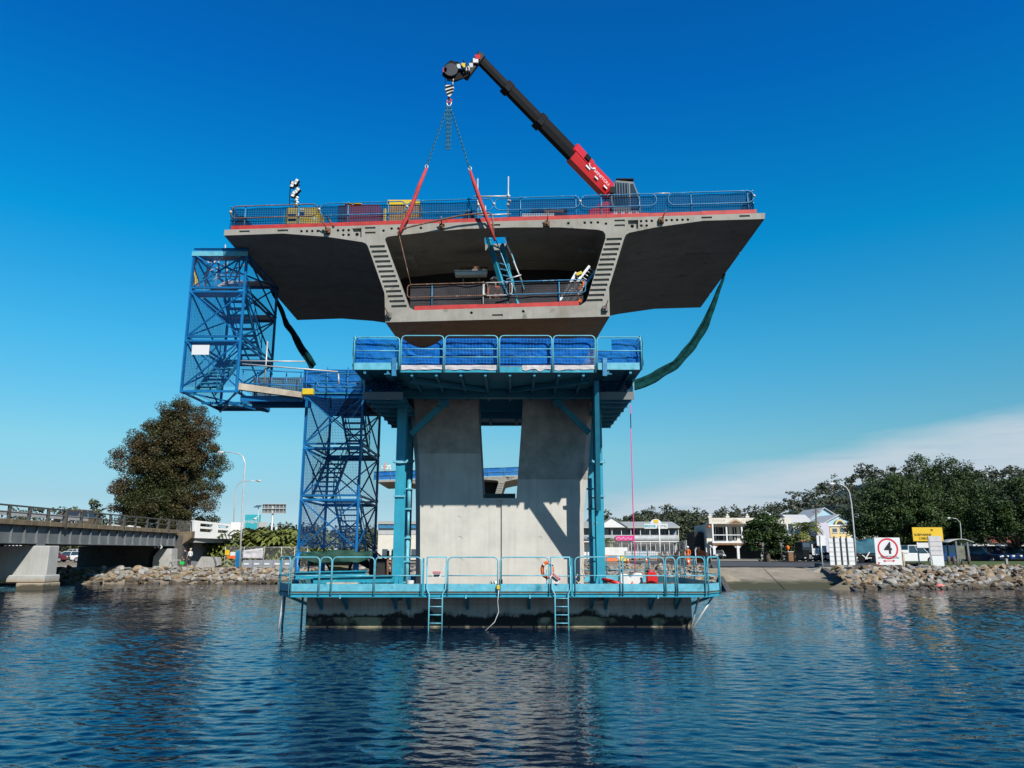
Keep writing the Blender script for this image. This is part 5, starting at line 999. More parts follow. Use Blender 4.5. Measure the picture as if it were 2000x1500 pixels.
mb.prism([(a[0], z_), (a[7], z_), (a[6], z_+0.52), (a[5], z_+0.55), (a[4], z_+0.50), (a[3], z_+0.36), (a[2], z_+0.50), (a[1], z_+0.50)], lambda x, z: (x, 26.9, z), lambda x, z: (x, 27.3, z)); mb.build('moulded_block', M['white'], wb, bevel=0.03)
mb = MB(); mb.tube([P(1176,1131,26.7), P(1195,1135,26.5), P(1213,1142,26.3)], 0.06, 8); lone(mb, 'red_pipe', M['redplastic'], 'short red plastic pipe lying against the foot of the right column', 'pipe', P(1195,1135,26.5))
for a, c_, m, lb, nm in ((1126,1146,'orangeplastic','shallow orange tray on the platform left of the right column','tray'),(1249,1272,'black','shallow black tray on the platform below the jerrycan','tray'),(1273,1298,'yellow','shallow yellow tray on the platform beside the black tray','tray'),(1310,1345,'tealpale','pale turquoise panel lying at the right end of the platform','panel'),(1300,1322,'brownwood','short brown plank lying at the right end of the platform','plank')):
    x0, x1 = X(a, 26.0, 1.3), X(c_, 26.0, 1.3); mb = MB(); mb.box(x0, x1, 25.95, 26.3, 1.21, 1.41 if m != 'brownwood' else 1.45); lone(mb, nm, M[m], lb, nm, (x0, 26, 1.21), bevel=0.015)
c = P(1235, 1136, 26.2); mb = MB(); mb.tube([(c.x, 26.2, 1.3), (c.x, 26.2, 1.42), (c.x, 26.2, 1.5)], [0.075, 0.05, 0.015], 12); mb.cyl((c.x, 26.2, 1.21), (c.x, 26.2, 1.30), 0.085, 12); lone(mb, 'funnel', M['orangeplastic'], 'small orange funnel upturned in front of the white barrier', 'funnel', (c.x, 26.2, 1.21))
mb = MB(); pts = []
for i in range(60): a = i*0.7; pts.append((X(1186, 26.3, 1.3)+0.22*math.cos(a)*(0.6+0.4*math.sin(i*1.7)), 26.2+0.12*math.sin(a*1.3), 1.25+0.0025*i+0.03*math.sin(i*2.1)))
mb.tube(pts, 0.016, 5); lone(mb, 'rope_coil', M['yellow'], 'tangled yellow rope heaped by the right column foot', 'rope', pts[0])
mb = MB(); mb.tube([P(1128,1122,26.6), P(1122,1132,26.4), P(1130,1139,26.2), P(1142,1128,26.4), P(1137,1110,26.7), P(1140,1092,26.75)], 0.025, 6); lone(mb, 'hanging_hose', M['wood'], 'pale hose draped down beside the right column', 'hose', P(1128,1122,26.6))
mb = MB(); mb.tube([P(975,1146,YF-0.1), P(972,1175,YF-0.05), P(974,1195,YF-0.1), P(966,1215,YF-0.15), P(948,1232,YF-0.3)], 0.012, 6); lone(mb, 'water_hose', M['galv'], 'thin white hose dangling from the platform into the river', 'hose', P(975,1146,YF-0.1))
c = P(973, 1144, YF-0.1); mb = MB(); mb.box(c.x-0.05, c.x+0.05, YF-0.13, YF-0.05, 1.27, 1.4); lone(mb, 'switch_box', M['yellow'], 'small yellow switch box on the toe board at the middle of the rail', 'switch box', c, bevel=0.01)
# ================================================================ TREES, SHRUBS, FAR FOREST
def leaf_quads(mb, c, r, n, size, rnd, flat=0.8):
    for _ in range(n):
        while True:
            d = Vector((rnd.uniform(-1,1), rnd.uniform(-1,1), rnd.uniform(-1,1)))
            if 0.05 < d.length < 1: break
        p = c + Vector((d.x*r, d.y*r, d.z*r*flat)); s = size*rnd.uniform(0.55, 1.3)
        a = Vector((rnd.gauss(0,1), rnd.gauss(0,1), rnd.gauss(0,0.6))).normalized(); nrm = (d.normalized()*0.7 + Vector((rnd.gauss(0,.5), rnd.gauss(0,.5), rnd.gauss(0,.5)+0.35))); b_ = nrm.cross(a)
        if b_.length < 1e-3: continue
        b_.normalize(); mb.add([p-a*s*0.5, p+b_*s*0.32, p+a*s*0.5, p-b_*s*0.32], [(0,1,2,3)])
def tree(name, label, base, th, tr, blobs, nclump, per, size, leaf, group=None, seed=1, rc=0.9, cat='tree', hollow=0.45, limbs=7):
    rnd = random.Random(seed); base = Vector(base); t = thing(name, label, cat, base, group)
    mb = MB(); tv = sum(b[3]*b[4]*b[5] for b in blobs); cs = []
    for bx, by, bz, rx, ry, rz in blobs:
        k = max(3, int(nclump*rx*ry*rz/tv))
        for _ in range(k):
            while True:
                d = Vector((rnd.uniform(-1,1), rnd.uniform(-1,1), rnd.uniform(-1,1))); L = d.length
                if hollow < L < 1: break
            w = 1 + 0.18*mnoise.noise(d.normalized()*2.2 + Vector((seed, bx, bz)))
            c = base + Vector((bx+d.x*rx*w, by+d.y*ry*w, bz+d.z*rz*w)); cs.append(c)
            leaf_quads(mb, c, rc*rnd.uniform(0.6, 1.25), int(per*rnd.uniform(0.7, 1.3)), size, rnd)
    mb.build('crown', M[leaf], t, fixn=False)
    mb = MB(); top = base + Vector((0.15*th*rnd.uniform(-1,1)*0.3, 0, th)); mid = base.lerp(top, 0.5) + Vector((rnd.uniform(-.1,.1)*th*0.3, 0, 0))
    mb.tube([base-Vector((0,0,0.3)), base+Vector((0,0,0.25*th)), mid, top], [tr*1.35, tr, tr*0.85, tr*0.5], 9)
    for i in range(limbs):
        e = rnd.choice(cs); s0 = base.lerp(top, rnd.uniform(0.3, 0.95)); m_ = s0.lerp(e, 0.5) + Vector((rnd.uniform(-.3,.3), rnd.uniform(-.3,.3), 0.4)); mb.tube([s0, m_, e], [tr*0.42, tr*0.28, tr*0.1], 6)
    mb.build('trunk', M['bark'], t); return t
c = P(322, 1020, 98); g = ground_z(c.x, 98); zt = Z(777, 98)-g; H = zt; w = 0.90*(X(437, 98, 8)-X(207, 98, 8))
tree('fig_tree', 'tall dense bronze green tree rising behind the old road bridge', (c.x, 98, g), H*0.55, 0.75,
     [(0.1*w, 0, H*0.80, w*0.30, w*0.32, H*0.19), (-0.22*w, 0, H*0.55, w*0.28, w*0.3, H*0.24), (0.2*w, 0.5, H*0.56, w*0.30, w*0.3, H*0.24), (-0.02*w, -0.5, H*0.62, w*0.34, w*0.3, H*0.26), (-0.24*w, 0, H*0.32, w*0.25, w*0.28, H*0.18), (0.25*w, 0, H*0.30, w*0.23, w*0.28, H*0.18), (0.0, -1, H*0.30, w*0.34, w*0.3, H*0.20)], 760, 290, 0.20, 'leafbrown', seed=5, rc=1.05, hollow=0.2, limbs=14)
yy_ = 84; c = P(1845, 1100, yy_); g = ground_z(c.x, yy_)
def fig(px, pxl, pxr, pyt, Y, seed, label, n=620):
    c = P(px, 1100, Y); g = ground_z(c.x, Y); H = Z(pyt, Y)-g; w = X(pxr, Y, 8)-X(pxl, Y, 8)
    return tree('fig_tree', label, (c.x, Y, g), H*0.42, 0.5, [(0, 0, H*0.70, w*0.34, w*0.3, H*0.30), (-0.27*w, 0, H*0.52, w*0.26, w*0.26, H*0.27), (0.27*w, 0, H*0.55, w*0.26, w*0.26, H*0.28), (0, -1, H*0.46, w*0.38, w*0.3, H*0.24), (-0.38*w, 0, H*0.36, w*0.17, w*0.2, H*0.17), (0.38*w, 0, H*0.36, w*0.17, w*0.2, H*0.18)], int(n*0.85), 150, 0.20, 'leafdark', 'fig trees on the park lawn', seed, 0.80, limbs=16)
fig(1768, 1668, 1868, 928, 84, 11, 'broad dark green fig tree standing behind the yellow cable sign'); fig(1845, 1728, 1965, 890, 87, 12, 'tallest dark green fig tree directly behind the bus shelter', 640)
fig(1990, 1900, 2085, 932, 80, 13, 'dark green fig tree cut by the right edge of the photo', 420)
def bushtree(px, pyb, Y, wpx, pyt, leaf, name, label, seed, n=160, per=36, size=0.34, grp=None, hol=0.3, rc=0.7, th=0.4):
    c = P(px, pyb, Y); g = ground_z(c.x, Y); H = max(1.0, Z(pyt, Y)-g); w = wpx/1500*Y
    return tree(name, label, (c.x, Y, g), H*th+0.1, min(0.3, 0.05*H), [(0, 0, H*0.66, w*0.40, w*0.35, H*0.33), (-0.25*w, 0, H*0.50, w*0.26, w*0.3, H*0.28), (0.25*w, 0, H*0.48, w*0.26, w*0.3, H*0.27)], n, per, size, leaf, grp, seed, rc, hollow=hol, limbs=5)
bushtree(1500, 1092, 92, 92, 1003, 'leafdark', 'street_tree', 'round green tree growing in front of the white verandah house', 21, 240, 38, 0.30, rc=0.55)
bushtree(1553, 1092, 94, 30, 1040, 'leafolive', 'street_tree', 'small olive tree between the round tree and the palm', 22, 60, 34, 0.28, rc=0.5)
for i, (px, wp, pt, Y, lb) in enumerate(((1180,70,993,210,'pale topped gum tree left of the motel roof sign'),(1245,80,1003,215,'gum tree rising just behind the motel sign arch'),(1320,90,999,205,'dark gum tree behind the right end of the motel roof'),(1372,80,1004,190,'dense gum tree between the motel and the verandah house'),(1345,60,1035,150,'leafy tree beside the right gable of the motel'),(1425,90,996,230,'tall gum tree above the verandah house parapet'),(1560,70,990,240,'gum tree on the skyline above the pink roof'))):
    bushtree(px, 1085, Y, wp, pt, 'leafgum', 'gum_tree', lb, 40+i, 110, 30, 0.75, 'gum trees behind the buildings', 0.1, 1.2)
for i, (px, wp, pt, Y, lb) in enumerate(((20,60,992,150,'low gum tree seen over the left end of the old bridge rail'),(60,70,988,155,'pale gum tree over the old bridge rail'),(105,50,990,150,'small gum tree left of the thin crowned tree'),(135,60,990,145,'olive gum tree beside the thin crowned tree'),(176,46,974,120,'thin crowned tree with open branches left of the tall tree'))):
    bushtree(px, 1090, Y, wp, pt, 'leafgum' if i != 3 else 'leafolive', 'gum_tree', lb, 60+i, 70 if i == 4 else 90, 24, 0.5, 'gum trees beyond the old bridge', 0.1, 0.8)
for i, (px, wp, pt, Y, lb) in enumerate(((545,70,1022,190,'dark bushy tree behind the large sign back'),(590,80,1026,180,'dark bushy tree seen through the lower stair tower'),(520,60,1040,185,'rounded dark tree left of the sign back pole'))):
    bushtree(px, 1090, Y, wp, pt, 'leafgum', 'bushy_tree', lb, 70+i, 100, 28, 0.7, 'dark trees on the left bank skyline', 0.1, 1.1)
def palm(px, pyb, Y, pyt, n, L, label, seed, cat='palm', name='palm_tree', grp=None, trunk=True):
    rnd = random.Random(seed); c = P(px, pyb, Y); g = ground_z(c.x, Y); top = Vector((c.x, Y, Z(pyt, Y)-L*0.35)); t = thing(name, label, cat, (c.x, Y, g), grp)
    if trunk: mb = MB(); mb.tube([(c.x, Y, g-0.2), (c.x+0.1, Y, (g+top.z)/2), top], [0.2, 0.15, 0.13], 8); mb.build('trunk', M['bark'], t)
    mb = MB()
    for i in range(n):
        a = rnd.uniform(0, 6.283); e0 = rnd.uniform(0.1, 1.35); d = Vector((math.cos(a), math.sin(a), 0)); pts = []; p = Vector(top) if trunk else Vector((c.x+rnd.uniform(-.5,.5), Y+rnd.uniform(-.5,.5), g+rnd.uniform(0.6,2.2))); el = e0
        for k in range(8): pts.append(Vector(p)); p = p + (d*math.cos(el) + Vector((0,0,1))*math.sin(el))*L/8; el -= 0.27
        mb.tube(pts, [0.02]*7+[0.008], 4); sd_ = d.cross(Vector((0,0,1)))
        for k in range(1, 8):
            for s_ in (-1, 1):
                q = pts[k]; w_ = L*0.24*(1-abs(k-4)/6); mb.add([q, q+(pts[k]-pts[k-1])*0.8, q+sd_*s_*w_+(pts[k]-pts[k-1])*0.9-Vector((0,0,w_*0.5))], [(0,1,2)])
    mb.build('frond_crown', M['leafpalm'], t, fixn=False); return t
palm(1578, 1090, 100, 1022, 34, 2.6, 'feathery palm in front of the grey roofed house', 3); palm(1592, 1090, 99, 1048, 20, 1.8, 'shorter yellowish palm beside the power pole', 4); palm(1186, 1088, 118, 1052, 18, 2.0, 'small yellowish palm in front of the motel wall', 5)
for i, px in enumerate((442,462,476,492,508,524,540,556,570,584,598)):
    palm(px, 1085, 82+(i*5 % 9), 1040+(i*7 % 12), 44, 3.9+0.5*(i % 3), ['palm clump against the white bridge parapet','palm clump just right of the bridge parapet','spreading palm clump under the turquoise billboard','palm clump in front of the turquoise billboard pole','palm clump below the solar panel','palm clump at the foot of the sign back pole','yellow green palm clump right of the sign back pole','drooping palm clump above the fence banner','palm clump midway along the temporary fence','palm clump left of the lower stair tower','palm clump seen through the lower stair tower'][i], 80+i, 'palm', 'palm_clump', 'palm clumps on the left bank', False)
# hill with far-off forest
hb = MB()
def hillz(x, y):
    px = 1000 + 1500*x/(y*0.98)
    h = 3 + 13*max(0, min(1, (px-1130)/150)) + 22*max(0, min(1, (px-1480)/220))
    return h*max(0, min(1, (y-300)/100))
hb.grid(lambda u, v: (-100+750*u, 300+360*v, hillz(-100+750*u, 300+360*v)+(-0.6 if v < 0.02 else 0.4)), 60, 24); struct(hb, 'hill', M['leafhill'], fixn=False)
rnd = random.Random(9); mb = MB()
for i in range(900):
    y = 310+300*rnd.random()**1.4; px = rnd.uniform(1120, 2060); x = (px-1000)/1500*y*0.98; z = hillz(x, y); h = rnd.uniform(6, 11); 
    for k in range(rnd.randint(2, 4)):
        leaf_quads(mb, Vector((x+rnd.uniform(-2.5,2.5), y+rnd.uniform(-2,2), z+h*rnd.uniform(0.45, 1.0))), rnd.uniform(1.6, 2.8), 26, 1.3, rnd, 0.65)
struct(mb, 'forest', M['leafhill'], 'stuff', fixn=False)
mb = MB()
for i in range(400):
    px = rnd.uniform(-160, 1160); y = rnd.uniform(240, 330); x = (px-1000)/1500*y*0.98; 
    for k in range(3): leaf_quads(mb, Vector((x+rnd.uniform(-3,3), y, 2+rnd.uniform(1, 8))), rnd.uniform(1.8, 3.2), 24, 1.3, rnd, 0.7)
struct(mb, 'forest', M['leafgum'], 'stuff', fixn=False)
# hedge and shrubs
mb = MB(); a = X(1487, 96, 2); b_ = X(1566, 96, 2)
for i in range(110): leaf_quads(mb, Vector((rnd.uniform(a, b_), 96+rnd.uniform(-.5,.5), 1.5+rnd.uniform(0, 1.35))), 0.5, 26, 0.25, rnd)
lone(mb, 'hedge', M['leafdark'], 'clipped dark hedge behind the round street tree', 'hedge', ((a+b_)/2, 96, 1.4), fixn=False)

# ================================================================ ROCKS
rocks_m = [mat('pale_rock', (0.37, 0.345, 0.30), 0.9, var=0.22, scale=1.5, bump=0.5, bscale=5), mat('tan_rock', (0.33, 0.25, 0.155), 0.9, var=0.25, scale=1.5, bump=0.5, bscale=5), mat('grey_rock', (0.27, 0.265, 0.25), 0.9, var=0.22, scale=1.5, bump=0.5, bscale=5), mat('brown_rock', (0.19, 0.13, 0.08), 0.9, var=0.3, scale=1.5, bump=0.5, bscale=5)]
for m_ in rocks_m:                                      # wet, weedy band along the tide line
    nt = m_.node_tree; bs = nt.nodes['Principled BSDF']; lk = bs.inputs['Base Color'].links[0].from_socket; ge_ = nd(nt, 'ShaderNodeNewGeometry'); spn = nd(nt, 'ShaderNodeSeparateXYZ'); nt.links.new(ge_.outputs['Position'], spn.inputs[0]); nn = nd(nt, 'ShaderNodeTexNoise', i_Scale=0.8, i_Detail=4.0); nt.links.new(ge_.outputs['Position'], nn.inputs['Vector'])
    nt.links.new(mix(nt, mth(nt, 'MULTIPLY', mth(nt, 'MULTIPLY', mth(nt, 'SUBTRACT', mth(nt, 'ADD', 0.02, mth(nt, 'MULTIPLY', nn.outputs[0], 0.75)), spn.outputs[2]), 5.0, True), 0.8), lk, (0.035, 0.028, 0.018)), bs.inputs['Base Color'])
def rock_mesh(seed, m):
    rnd = random.Random(seed); bm = bmesh.new(); bmesh.ops.create_icosphere(bm, subdivisions=3, radius=1)
    cuts_ = [(Vector((rnd.gauss(0,1), rnd.gauss(0,1), rnd.gauss(0,1))).normalized(), rnd.uniform(0.38, 0.72)) for _ in range(11)]
    for v in bm.verts:
        for n_, d in cuts_:
            k = v.co.dot(n_)
            if k > d: v.co -= n_*(k-d)
        v.co *= 1+0.06*mnoise.noise(v.co*2.3+Vector((seed, 0, 0))); v.co.z *= 0.72
    me = bpy.data.meshes.new('boulder'); bm.to_mesh(me); bm.free(); me.materials.append(m); return me
rmesh = [[rock_mesh(i*5+k, m) for i in range(6)] for k, m in enumerate(rocks_m)]
def rocks(x0, x1, n, label, group, seed, smin=0.32, smax=0.62, s0=-1.1, s1=4.4, top=None):
    rnd = random.Random(seed); placed = []; tries = 0
    while len(placed) < n and tries < n*60:
        tries += 1; x = rnd.uniform(x0, x1); s = rnd.uniform(s0, s1); y = shore(x)+s
        if 13.5 < x < 24.6 and on_ramp(x, y): continue
        if 13.6 < x < 14.6 or (22.0 < x < 24.2 and y < 62 and abs(x-(22.2+1.6*(y-52)/10)) < 0.42): continue
        r = rnd.uniform(smin, smax)
        if any((x-a)**2+(y-b_)**2 < (0.72*(r+c_))**2 for a, b_, c_ in placed): continue
        placed.append((x, y, r))
    for x, y, r in placed:
        s = y-shore(x); k = 3 if s < 0.2 and rnd.random() < 0.6 else rnd.choice((0,0,1,1,2) if s > 1.2 else (1,1,3,0,2)); me = rnd.choice(rmesh[k])
        o = bpy.data.objects.new('boulder', me); COL.objects.link(o); zt = -0.6+(ztop(x)+0.6)*min(1, max(0, (s+1.3)/5.5))**0.85
        o.location = (x, y, zt+r*0.22); o.rotation_euler = (rnd.uniform(-.4,.4), rnd.uniform(-.4,.4), rnd.uniform(0, 6.28)); o.scale = (r*rnd.uniform(0.9,1.35), r*rnd.uniform(0.8,1.1), r*rnd.uniform(0.8,1.1)); tag(o, label, 'boulder', group)
rocks(21.9, 40, 132, 'angular boulder in the rock bank below the white sign boards', 'boulders of the right bank', 1, 0.28, 0.58, -1.1, 3.9)
rocks(-40.5, -15.5, 142, 'angular boulder in the rock bank below the bridge abutment', 'boulders of the left bank', 2, 0.26, 0.50)
rocks(7.5, 14.2, 32, 'angular boulder piled beside the boat ramp behind the platform rail', 'boulders behind the platform', 3)
rocks(22.0, 24.8, 14, 'angular boulder banked against the ramp edge wall', 'boulders at the ramp edge', 8, 0.25, 0.45, -1.2, 2.5)
mb = MB(); rnd = random.Random(4)
for i in range(3600):
    x = rnd.choice((rnd.uniform(22.4, 44), rnd.uniform(-60, -6), rnd.uniform(4, 14))); s = rnd.uniform(-1, 4.7); y = shore(x)+s
    if 13.5 < x < 24.6 and on_ramp(x, y): continue
    zt = -0.6+(ztop(x)+0.6)*min(1, max(0, (s+1.3)/5.5))**0.85; r = rnd.uniform(0.12, 0.38); k = rnd.randrange(4); me = rmesh[k][rnd.randrange(6)]
    mb.merge(me, Matrix.Translation((x, y, zt+r*0.35)) @ Matrix.Rotation(rnd.uniform(0,6.28), 4, 'Z') @ Matrix.Rotation(rnd.uniform(-.5,.5), 4, 'X') @ Matrix.Diagonal((r*1.2, r, r, 1)), k)
struct(mb, 'rubble', rocks_m, 'stuff', fixn=False)
# ================================================================ VEHICLES AND PEOPLE
paint = {}
def pm(n, c): 
    if n not in paint: paint[n] = mat(n+'_car_paint', c, 0.25, var=0.03, coat=0.5)
    return paint[n]
def car(kind, label, x, y, rz, colour, group='parked cars', z=None):
    z = ground_z(x, y)+0.06 if z is None else z
    t = thing('parked_car' if kind != 'ute' else 'utility_truck', label, 'car' if kind != 'ute' else 'pickup', (0,0,0), group); m = colour
    Lh = {'sedan': 2.3, 'suv': 2.35, 'ute': 2.6, 'hatch': 2.05}[kind]; h0 = {'sedan': .84, 'suv': 1.02, 'ute': 1.05, 'hatch': .92}[kind]; ht = {'sedan': 1.42, 'suv': 1.74, 'ute': 1.78, 'hatch': 1.5}[kind]
    mb = MB(); pr = [(-Lh, .38), (-Lh+.05, h0-.02), (-Lh*.62, h0), (Lh*.40, h0), (Lh*.92, h0-.14), (Lh, h0-.30), (Lh, .34), (Lh*.62, .24), (-Lh*.62, .24)]
    mb.prism(pr, lambda a, b_: (a, -.86, b_), lambda a, b_: (a, .86, b_)); body = mb.build('body', m, t, bevel=.07)
    bx = {'sedan': (-1.7, -1.05, .35, 1.05), 'suv': (-2.25, -1.95, .45, 1.05), 'ute': (-.55, -.4, .85, 1.45), 'hatch': (-1.95, -1.5, .35, 1.05)}[kind]
    def cab(y0, y1, zb, zt, g=0.0): return [(bx[0]+g, -y0, zb), (bx[3]-g, -y0, zb), (bx[2]-g, -y1, zt), (bx[1]+g, -y1, zt), (bx[0]+g, y0, zb), (bx[3]-g, y0, zb), (bx[2]-g, y1, zt), (bx[1]+g, y1, zt)]
    F6 = [(0,1,2,3),(7,6,5,4),(0,4,5,1),(1,5,6,2),(2,6,7,3),(3,7,4,0)]
    mb = MB(); mb.add(cab(.80, .66, h0-.02, ht-.05), F6); mb.build('window', M['glass'], t)
    mb = MB(); mb.box(bx[1]-.04, bx[2]+.04, -.68, .68, ht-.06, ht); 
    for s_ in (-1, 1):
        for (a, za, c, zc_) in ((bx[0], h0, bx[1], ht-.03), (bx[3], h0, bx[2], ht-.03), ((bx[0]+bx[3])/2, h0, (bx[1]+bx[2])/2, ht-.03)): mb.bar((a, s_*.815, za), (c, s_*.68, zc_), .09, .05)
    mb.build('roof', m, t)
    if kind == 'ute':
        mb = MB(); mb.box(-Lh+.02, -.6, -.9, -.84, h0+.003, h0+.28); mb.box(-Lh+.02, -.6, .84, .9, h0+.003, h0+.28); mb.box(-Lh+.02, -Lh+.08, -.84, .84, h0+.003, h0+.28); mb.build('tray', m, t)
    for sx in (-1, 1):
        for sy in (-1, 1):
            wx = sx*Lh*.62; mb = MB(); mb.cyl((wx, sy*.70, .34), (wx, sy*.90, .34), .34, 16); w = mb.build('wheel', M['rubber'], t, bevel=.03); mb = MB(); mb.cyl((wx, sy*.80, .34), (wx, sy*.915, .34), .2, 12); mb.build('rim', M['chrome'], w)
    for sy in (-1, 1):
        mb = MB(); mb.box(Lh-.10, Lh+.015, sy*.52-.18, sy*.52+.18, h0-.36, h0-.2); mb.build('headlight', M['lampglass'], t, bevel=.02)
        mb = MB(); mb.box(-Lh-.015, -Lh+.1, sy*.62-.1, sy*.62+.1, h0-.3, h0-.1); mb.build('tail_light', M['redplastic'], t)
    mb = MB(); mb.box(Lh-.05, Lh+.05, -.8, .8, .3, .5); mb.build('bumper', M['black'], t, bevel=.03); mb = MB(); mb.box(Lh+.002, Lh+.03, -.36, .36, .56, .70); mb.build('grille', M['black'], t)
    t.location = (x, y, z); t.rotation_euler.z = rz; return t
def person(label, loc, face, top, legs, skinm='skin', hair='hair', helmet=None, pose=0, scale=1.0, skirt=None):
    """one continuous body grown over a jointed skeleton; face = heading, pose 0 standing, 1 leaning forward"""
    J = {}; E = []
    def j(n, p, r, par=None):
        J[n] = (Vector(p), r, len(J)); 
        if par: E.append((J[par][2], J[n][2]))
    j('pelvis', (0,0,.95), .135); j('waist', (0,.0+.03*pose,1.10), .12, 'pelvis'); j('chest', (0,.01+.08*pose,1.34), .15, 'waist'); j('neck', (0,.02+.12*pose,1.50), .055, 'chest'); j('head', (0,.035+.15*pose,1.60), .085, 'neck'); j('crown', (0,.03+.15*pose,1.70), .085, 'head')
    for s_, n in ((-1,'l'), (1,'r')):
        j('hip'+n, (s_*.10,0,.90), .10, 'pelvis'); j('knee'+n, (s_*.115,.03+.02*s_,.49), .068, 'hip'+n); j('ankle'+n, (s_*.12,-.02+.03*s_,.09), .045, 'knee'+n); j('toe'+n, (s_*.13,.13+.03*s_,.04), .04, 'ankle'+n)
        j('sh'+n, (s_*.19,.01+.08*pose,1.42), .065, 'chest'); j('el'+n, (s_*.25,.0+.1*pose,1.15), .045, 'sh'+n); j('wr'+n, (s_*(.23-.06*pose),.13+.14*pose,.95), .032, 'el'+n); j('palm'+n, (s_*(.225-.06*pose),.16+.15*pose,.88), .036, 'wr'+n)
        wp = J['palm'+n][0]
        for f in range(4): j('f%d%s' % (f, n), wp+Vector((s_*(.0-.008*f+.008), .03-.018*f, -.085+.008*abs(f-1.3))), .010, 'palm'+n)
        j('th'+n, wp+Vector((-s_*.035, .035, -.035)), .012, 'palm'+n)
    me = bpy.data.meshes.new('body'); me.from_pydata([v[0] for v in J.values()], E, []); o = bpy.data.objects.new('body', me); COL.objects.link(o)
    o.modifiers.new('s', 'SKIN'); 
    for (n, v), sv in zip(J.items(), me.skin_vertices[0].data): sv.radius = (v[1], v[1]*(.72 if n in ('pelvis','waist','chest') else 1)); sv.use_root = n == 'pelvis'
    sm = o.modifiers.new('u', 'SUBSURF'); sm.levels = sm.render_levels = 1
    m2 = bpy.data.meshes.new_from_object(o.evaluated_get(bpy.context.evaluated_depsgraph_get())); bpy.data.objects.remove(o); m2.name = 'person_body'
    for m in (skinm, top, legs, 'rubber'): m2.materials.append(M[m])
    items = [(n, v[0]) for n, v in J.items()]
    for p in m2.polygons:
        c = Vector((0,0,0))
        for i in p.vertices: c += m2.vertices[i].co
        c /= len(p.vertices); n = min(items, key=lambda q: (q[1]-c).length)[0]
        p.material_index = 3 if n[:3] in ('toe',) or (n[:5] == 'ankle' and c.z < .12) else 2 if n[:3] in ('hip','kne','ank','pel') else 1 if n[:2] in ('wa','ch','sh','el') else 0
        p.use_smooth = True
    t = thing('person', label, 'person', (0,0,0)); b = bpy.data.objects.new('body', m2); COL.objects.link(b); b.parent = t
    hd = J['head'][0]; mb = MB(); mb.ball(hd+Vector((0,-.012,.055)), .108, 12, 8, sq=(.92,1.05,1.02))
    if helmet: 
        mb = MB(); mb.grid(lambda u, v: hd+Vector((math.cos(6.2832*u)*math.sin(1.57*v)*.135, math.sin(6.2832*u)*math.sin(1.57*v)*.15, .06+math.cos(1.57*v)*.13)), 14, 6); mb.cyl(hd+Vector((0,.03,.055)), hd+Vector((0,.03,.07)), .165, 14); mb.build('helmet', M[helmet], t)
    else:
        for v_ in mb.v: pass
        mb.v = [(x, y, z) if y < hd.y+.05 or z > hd.z+.10 else (x, hd.y+.045, z) for x, y, z in mb.v]; mb.build('hair', M[hair], t)
    mb = MB()
    for s_ in (-1, 1): mb.ball(hd+Vector((s_*.035,.088,.03)), .013, 6, 5)
    f = mb.build('face', M['dark'], b); mb = MB(); mb.add([hd+Vector(q) for q in ((-.012,.085,.03),(.012,.085,.03),(.018,.092,-.015),(-.018,.092,-.015),(0,.12,-.012))], [(0,1,4),(1,2,4),(2,3,4),(3,0,4)]); mb.build('nose', M[skinm], b)
    mb = MB(); mb.box(-.028,.028,hd.y+.082,hd.y+.094,hd.z-.048,hd.z-.038); mb.build('mouth', M['signred'], b)
    for s_ in (-1, 1): mb = MB(); mb.ball(hd+Vector((s_*.09,0,.01)), .026, 7, 5, sq=(.5,1,1.3)); mb.build('ear', M[skinm], b)
    if skirt: mb = MB(); mb.tube([(0,0,1.02),(0,0,.72)], [.16,.24], 14); mb.build('skirt', M[skirt], t)
    t.location = loc; t.rotation_euler.z = face; t.scale = (scale,)*3; return t

# ================================================================ OLD ROAD BRIDGE ON THE LEFT
BX = -32.0
ob = thing('road_bridge', 'old steel plate girder road bridge with a weathered kerb and grey rails', 'bridge', (BX, 60, 0))
KT, KB, GB = 4.50, 4.16, 3.02
Y_ = 14.0
while Y_ < 75:                                          # weathered kerb blocks, railing and girder stiffeners by bay
    w = min(2.1, 75-Y_)
    if Y_ > 38: mb = MB(); mb.box(BX-0.35, BX+0.12, Y_, Y_+w-0.03, KB, KT); mb.build('kerb_block', M['kerbcon'], ob, bevel=0.02)
    Y_ += 2.1
mb = MB(); mb.box(BX-8.6, BX-0.36, 14, 75, 4.0, 4.34); mb.build('road_slab', M['asphalt'], ob)
mb = MB(); mb.box(BX-0.3, BX-0.05, 14, 38.5, KB, KT); mb.build('kerb_block', M['kerbcon'], ob)
for x in (BX-0.2, BX-3, BX-5.8, BX-8.4):
    mb = MB(); mb.box(x-0.012, x+0.012, 14, 75, GB, KB-0.01); mb.box(x-0.22, x+0.22, 14, 75, GB-0.04, GB); gd = mb.build('girder', M['steel'], ob)
    if x > BX-1:
        y = 38.0; k = 0
        while y < 74.5:
            mb = MB(); mb.box(x+0.013, x+0.16, y-0.012, y+0.012, GB+0.001, KB-0.012)
            b_ = 0.36 if k % 7 in (3, 4) else 0.15; mb.add([(x+0.17, y-0.02, GB+0.002), (x+0.23, y-0.02, GB+0.002), (x+0.165, y-0.02, GB+b_), (x+0.17, y+0.02, GB+0.002), (x+0.23, y+0.02, GB+0.002), (x+0.165, y+0.02, GB+b_)], [(0,1,2),(5,4,3),(0,3,4,1),(1,4,5,2),(2,5,3,0)])
            mb.build('stiffener', M['steel'], gd); y += 1.35; k += 1
rb_ = thing('bridge_railing', 'grey steel post and rail fence along the old road bridge kerb', 'railing', (BX, 55, KT))
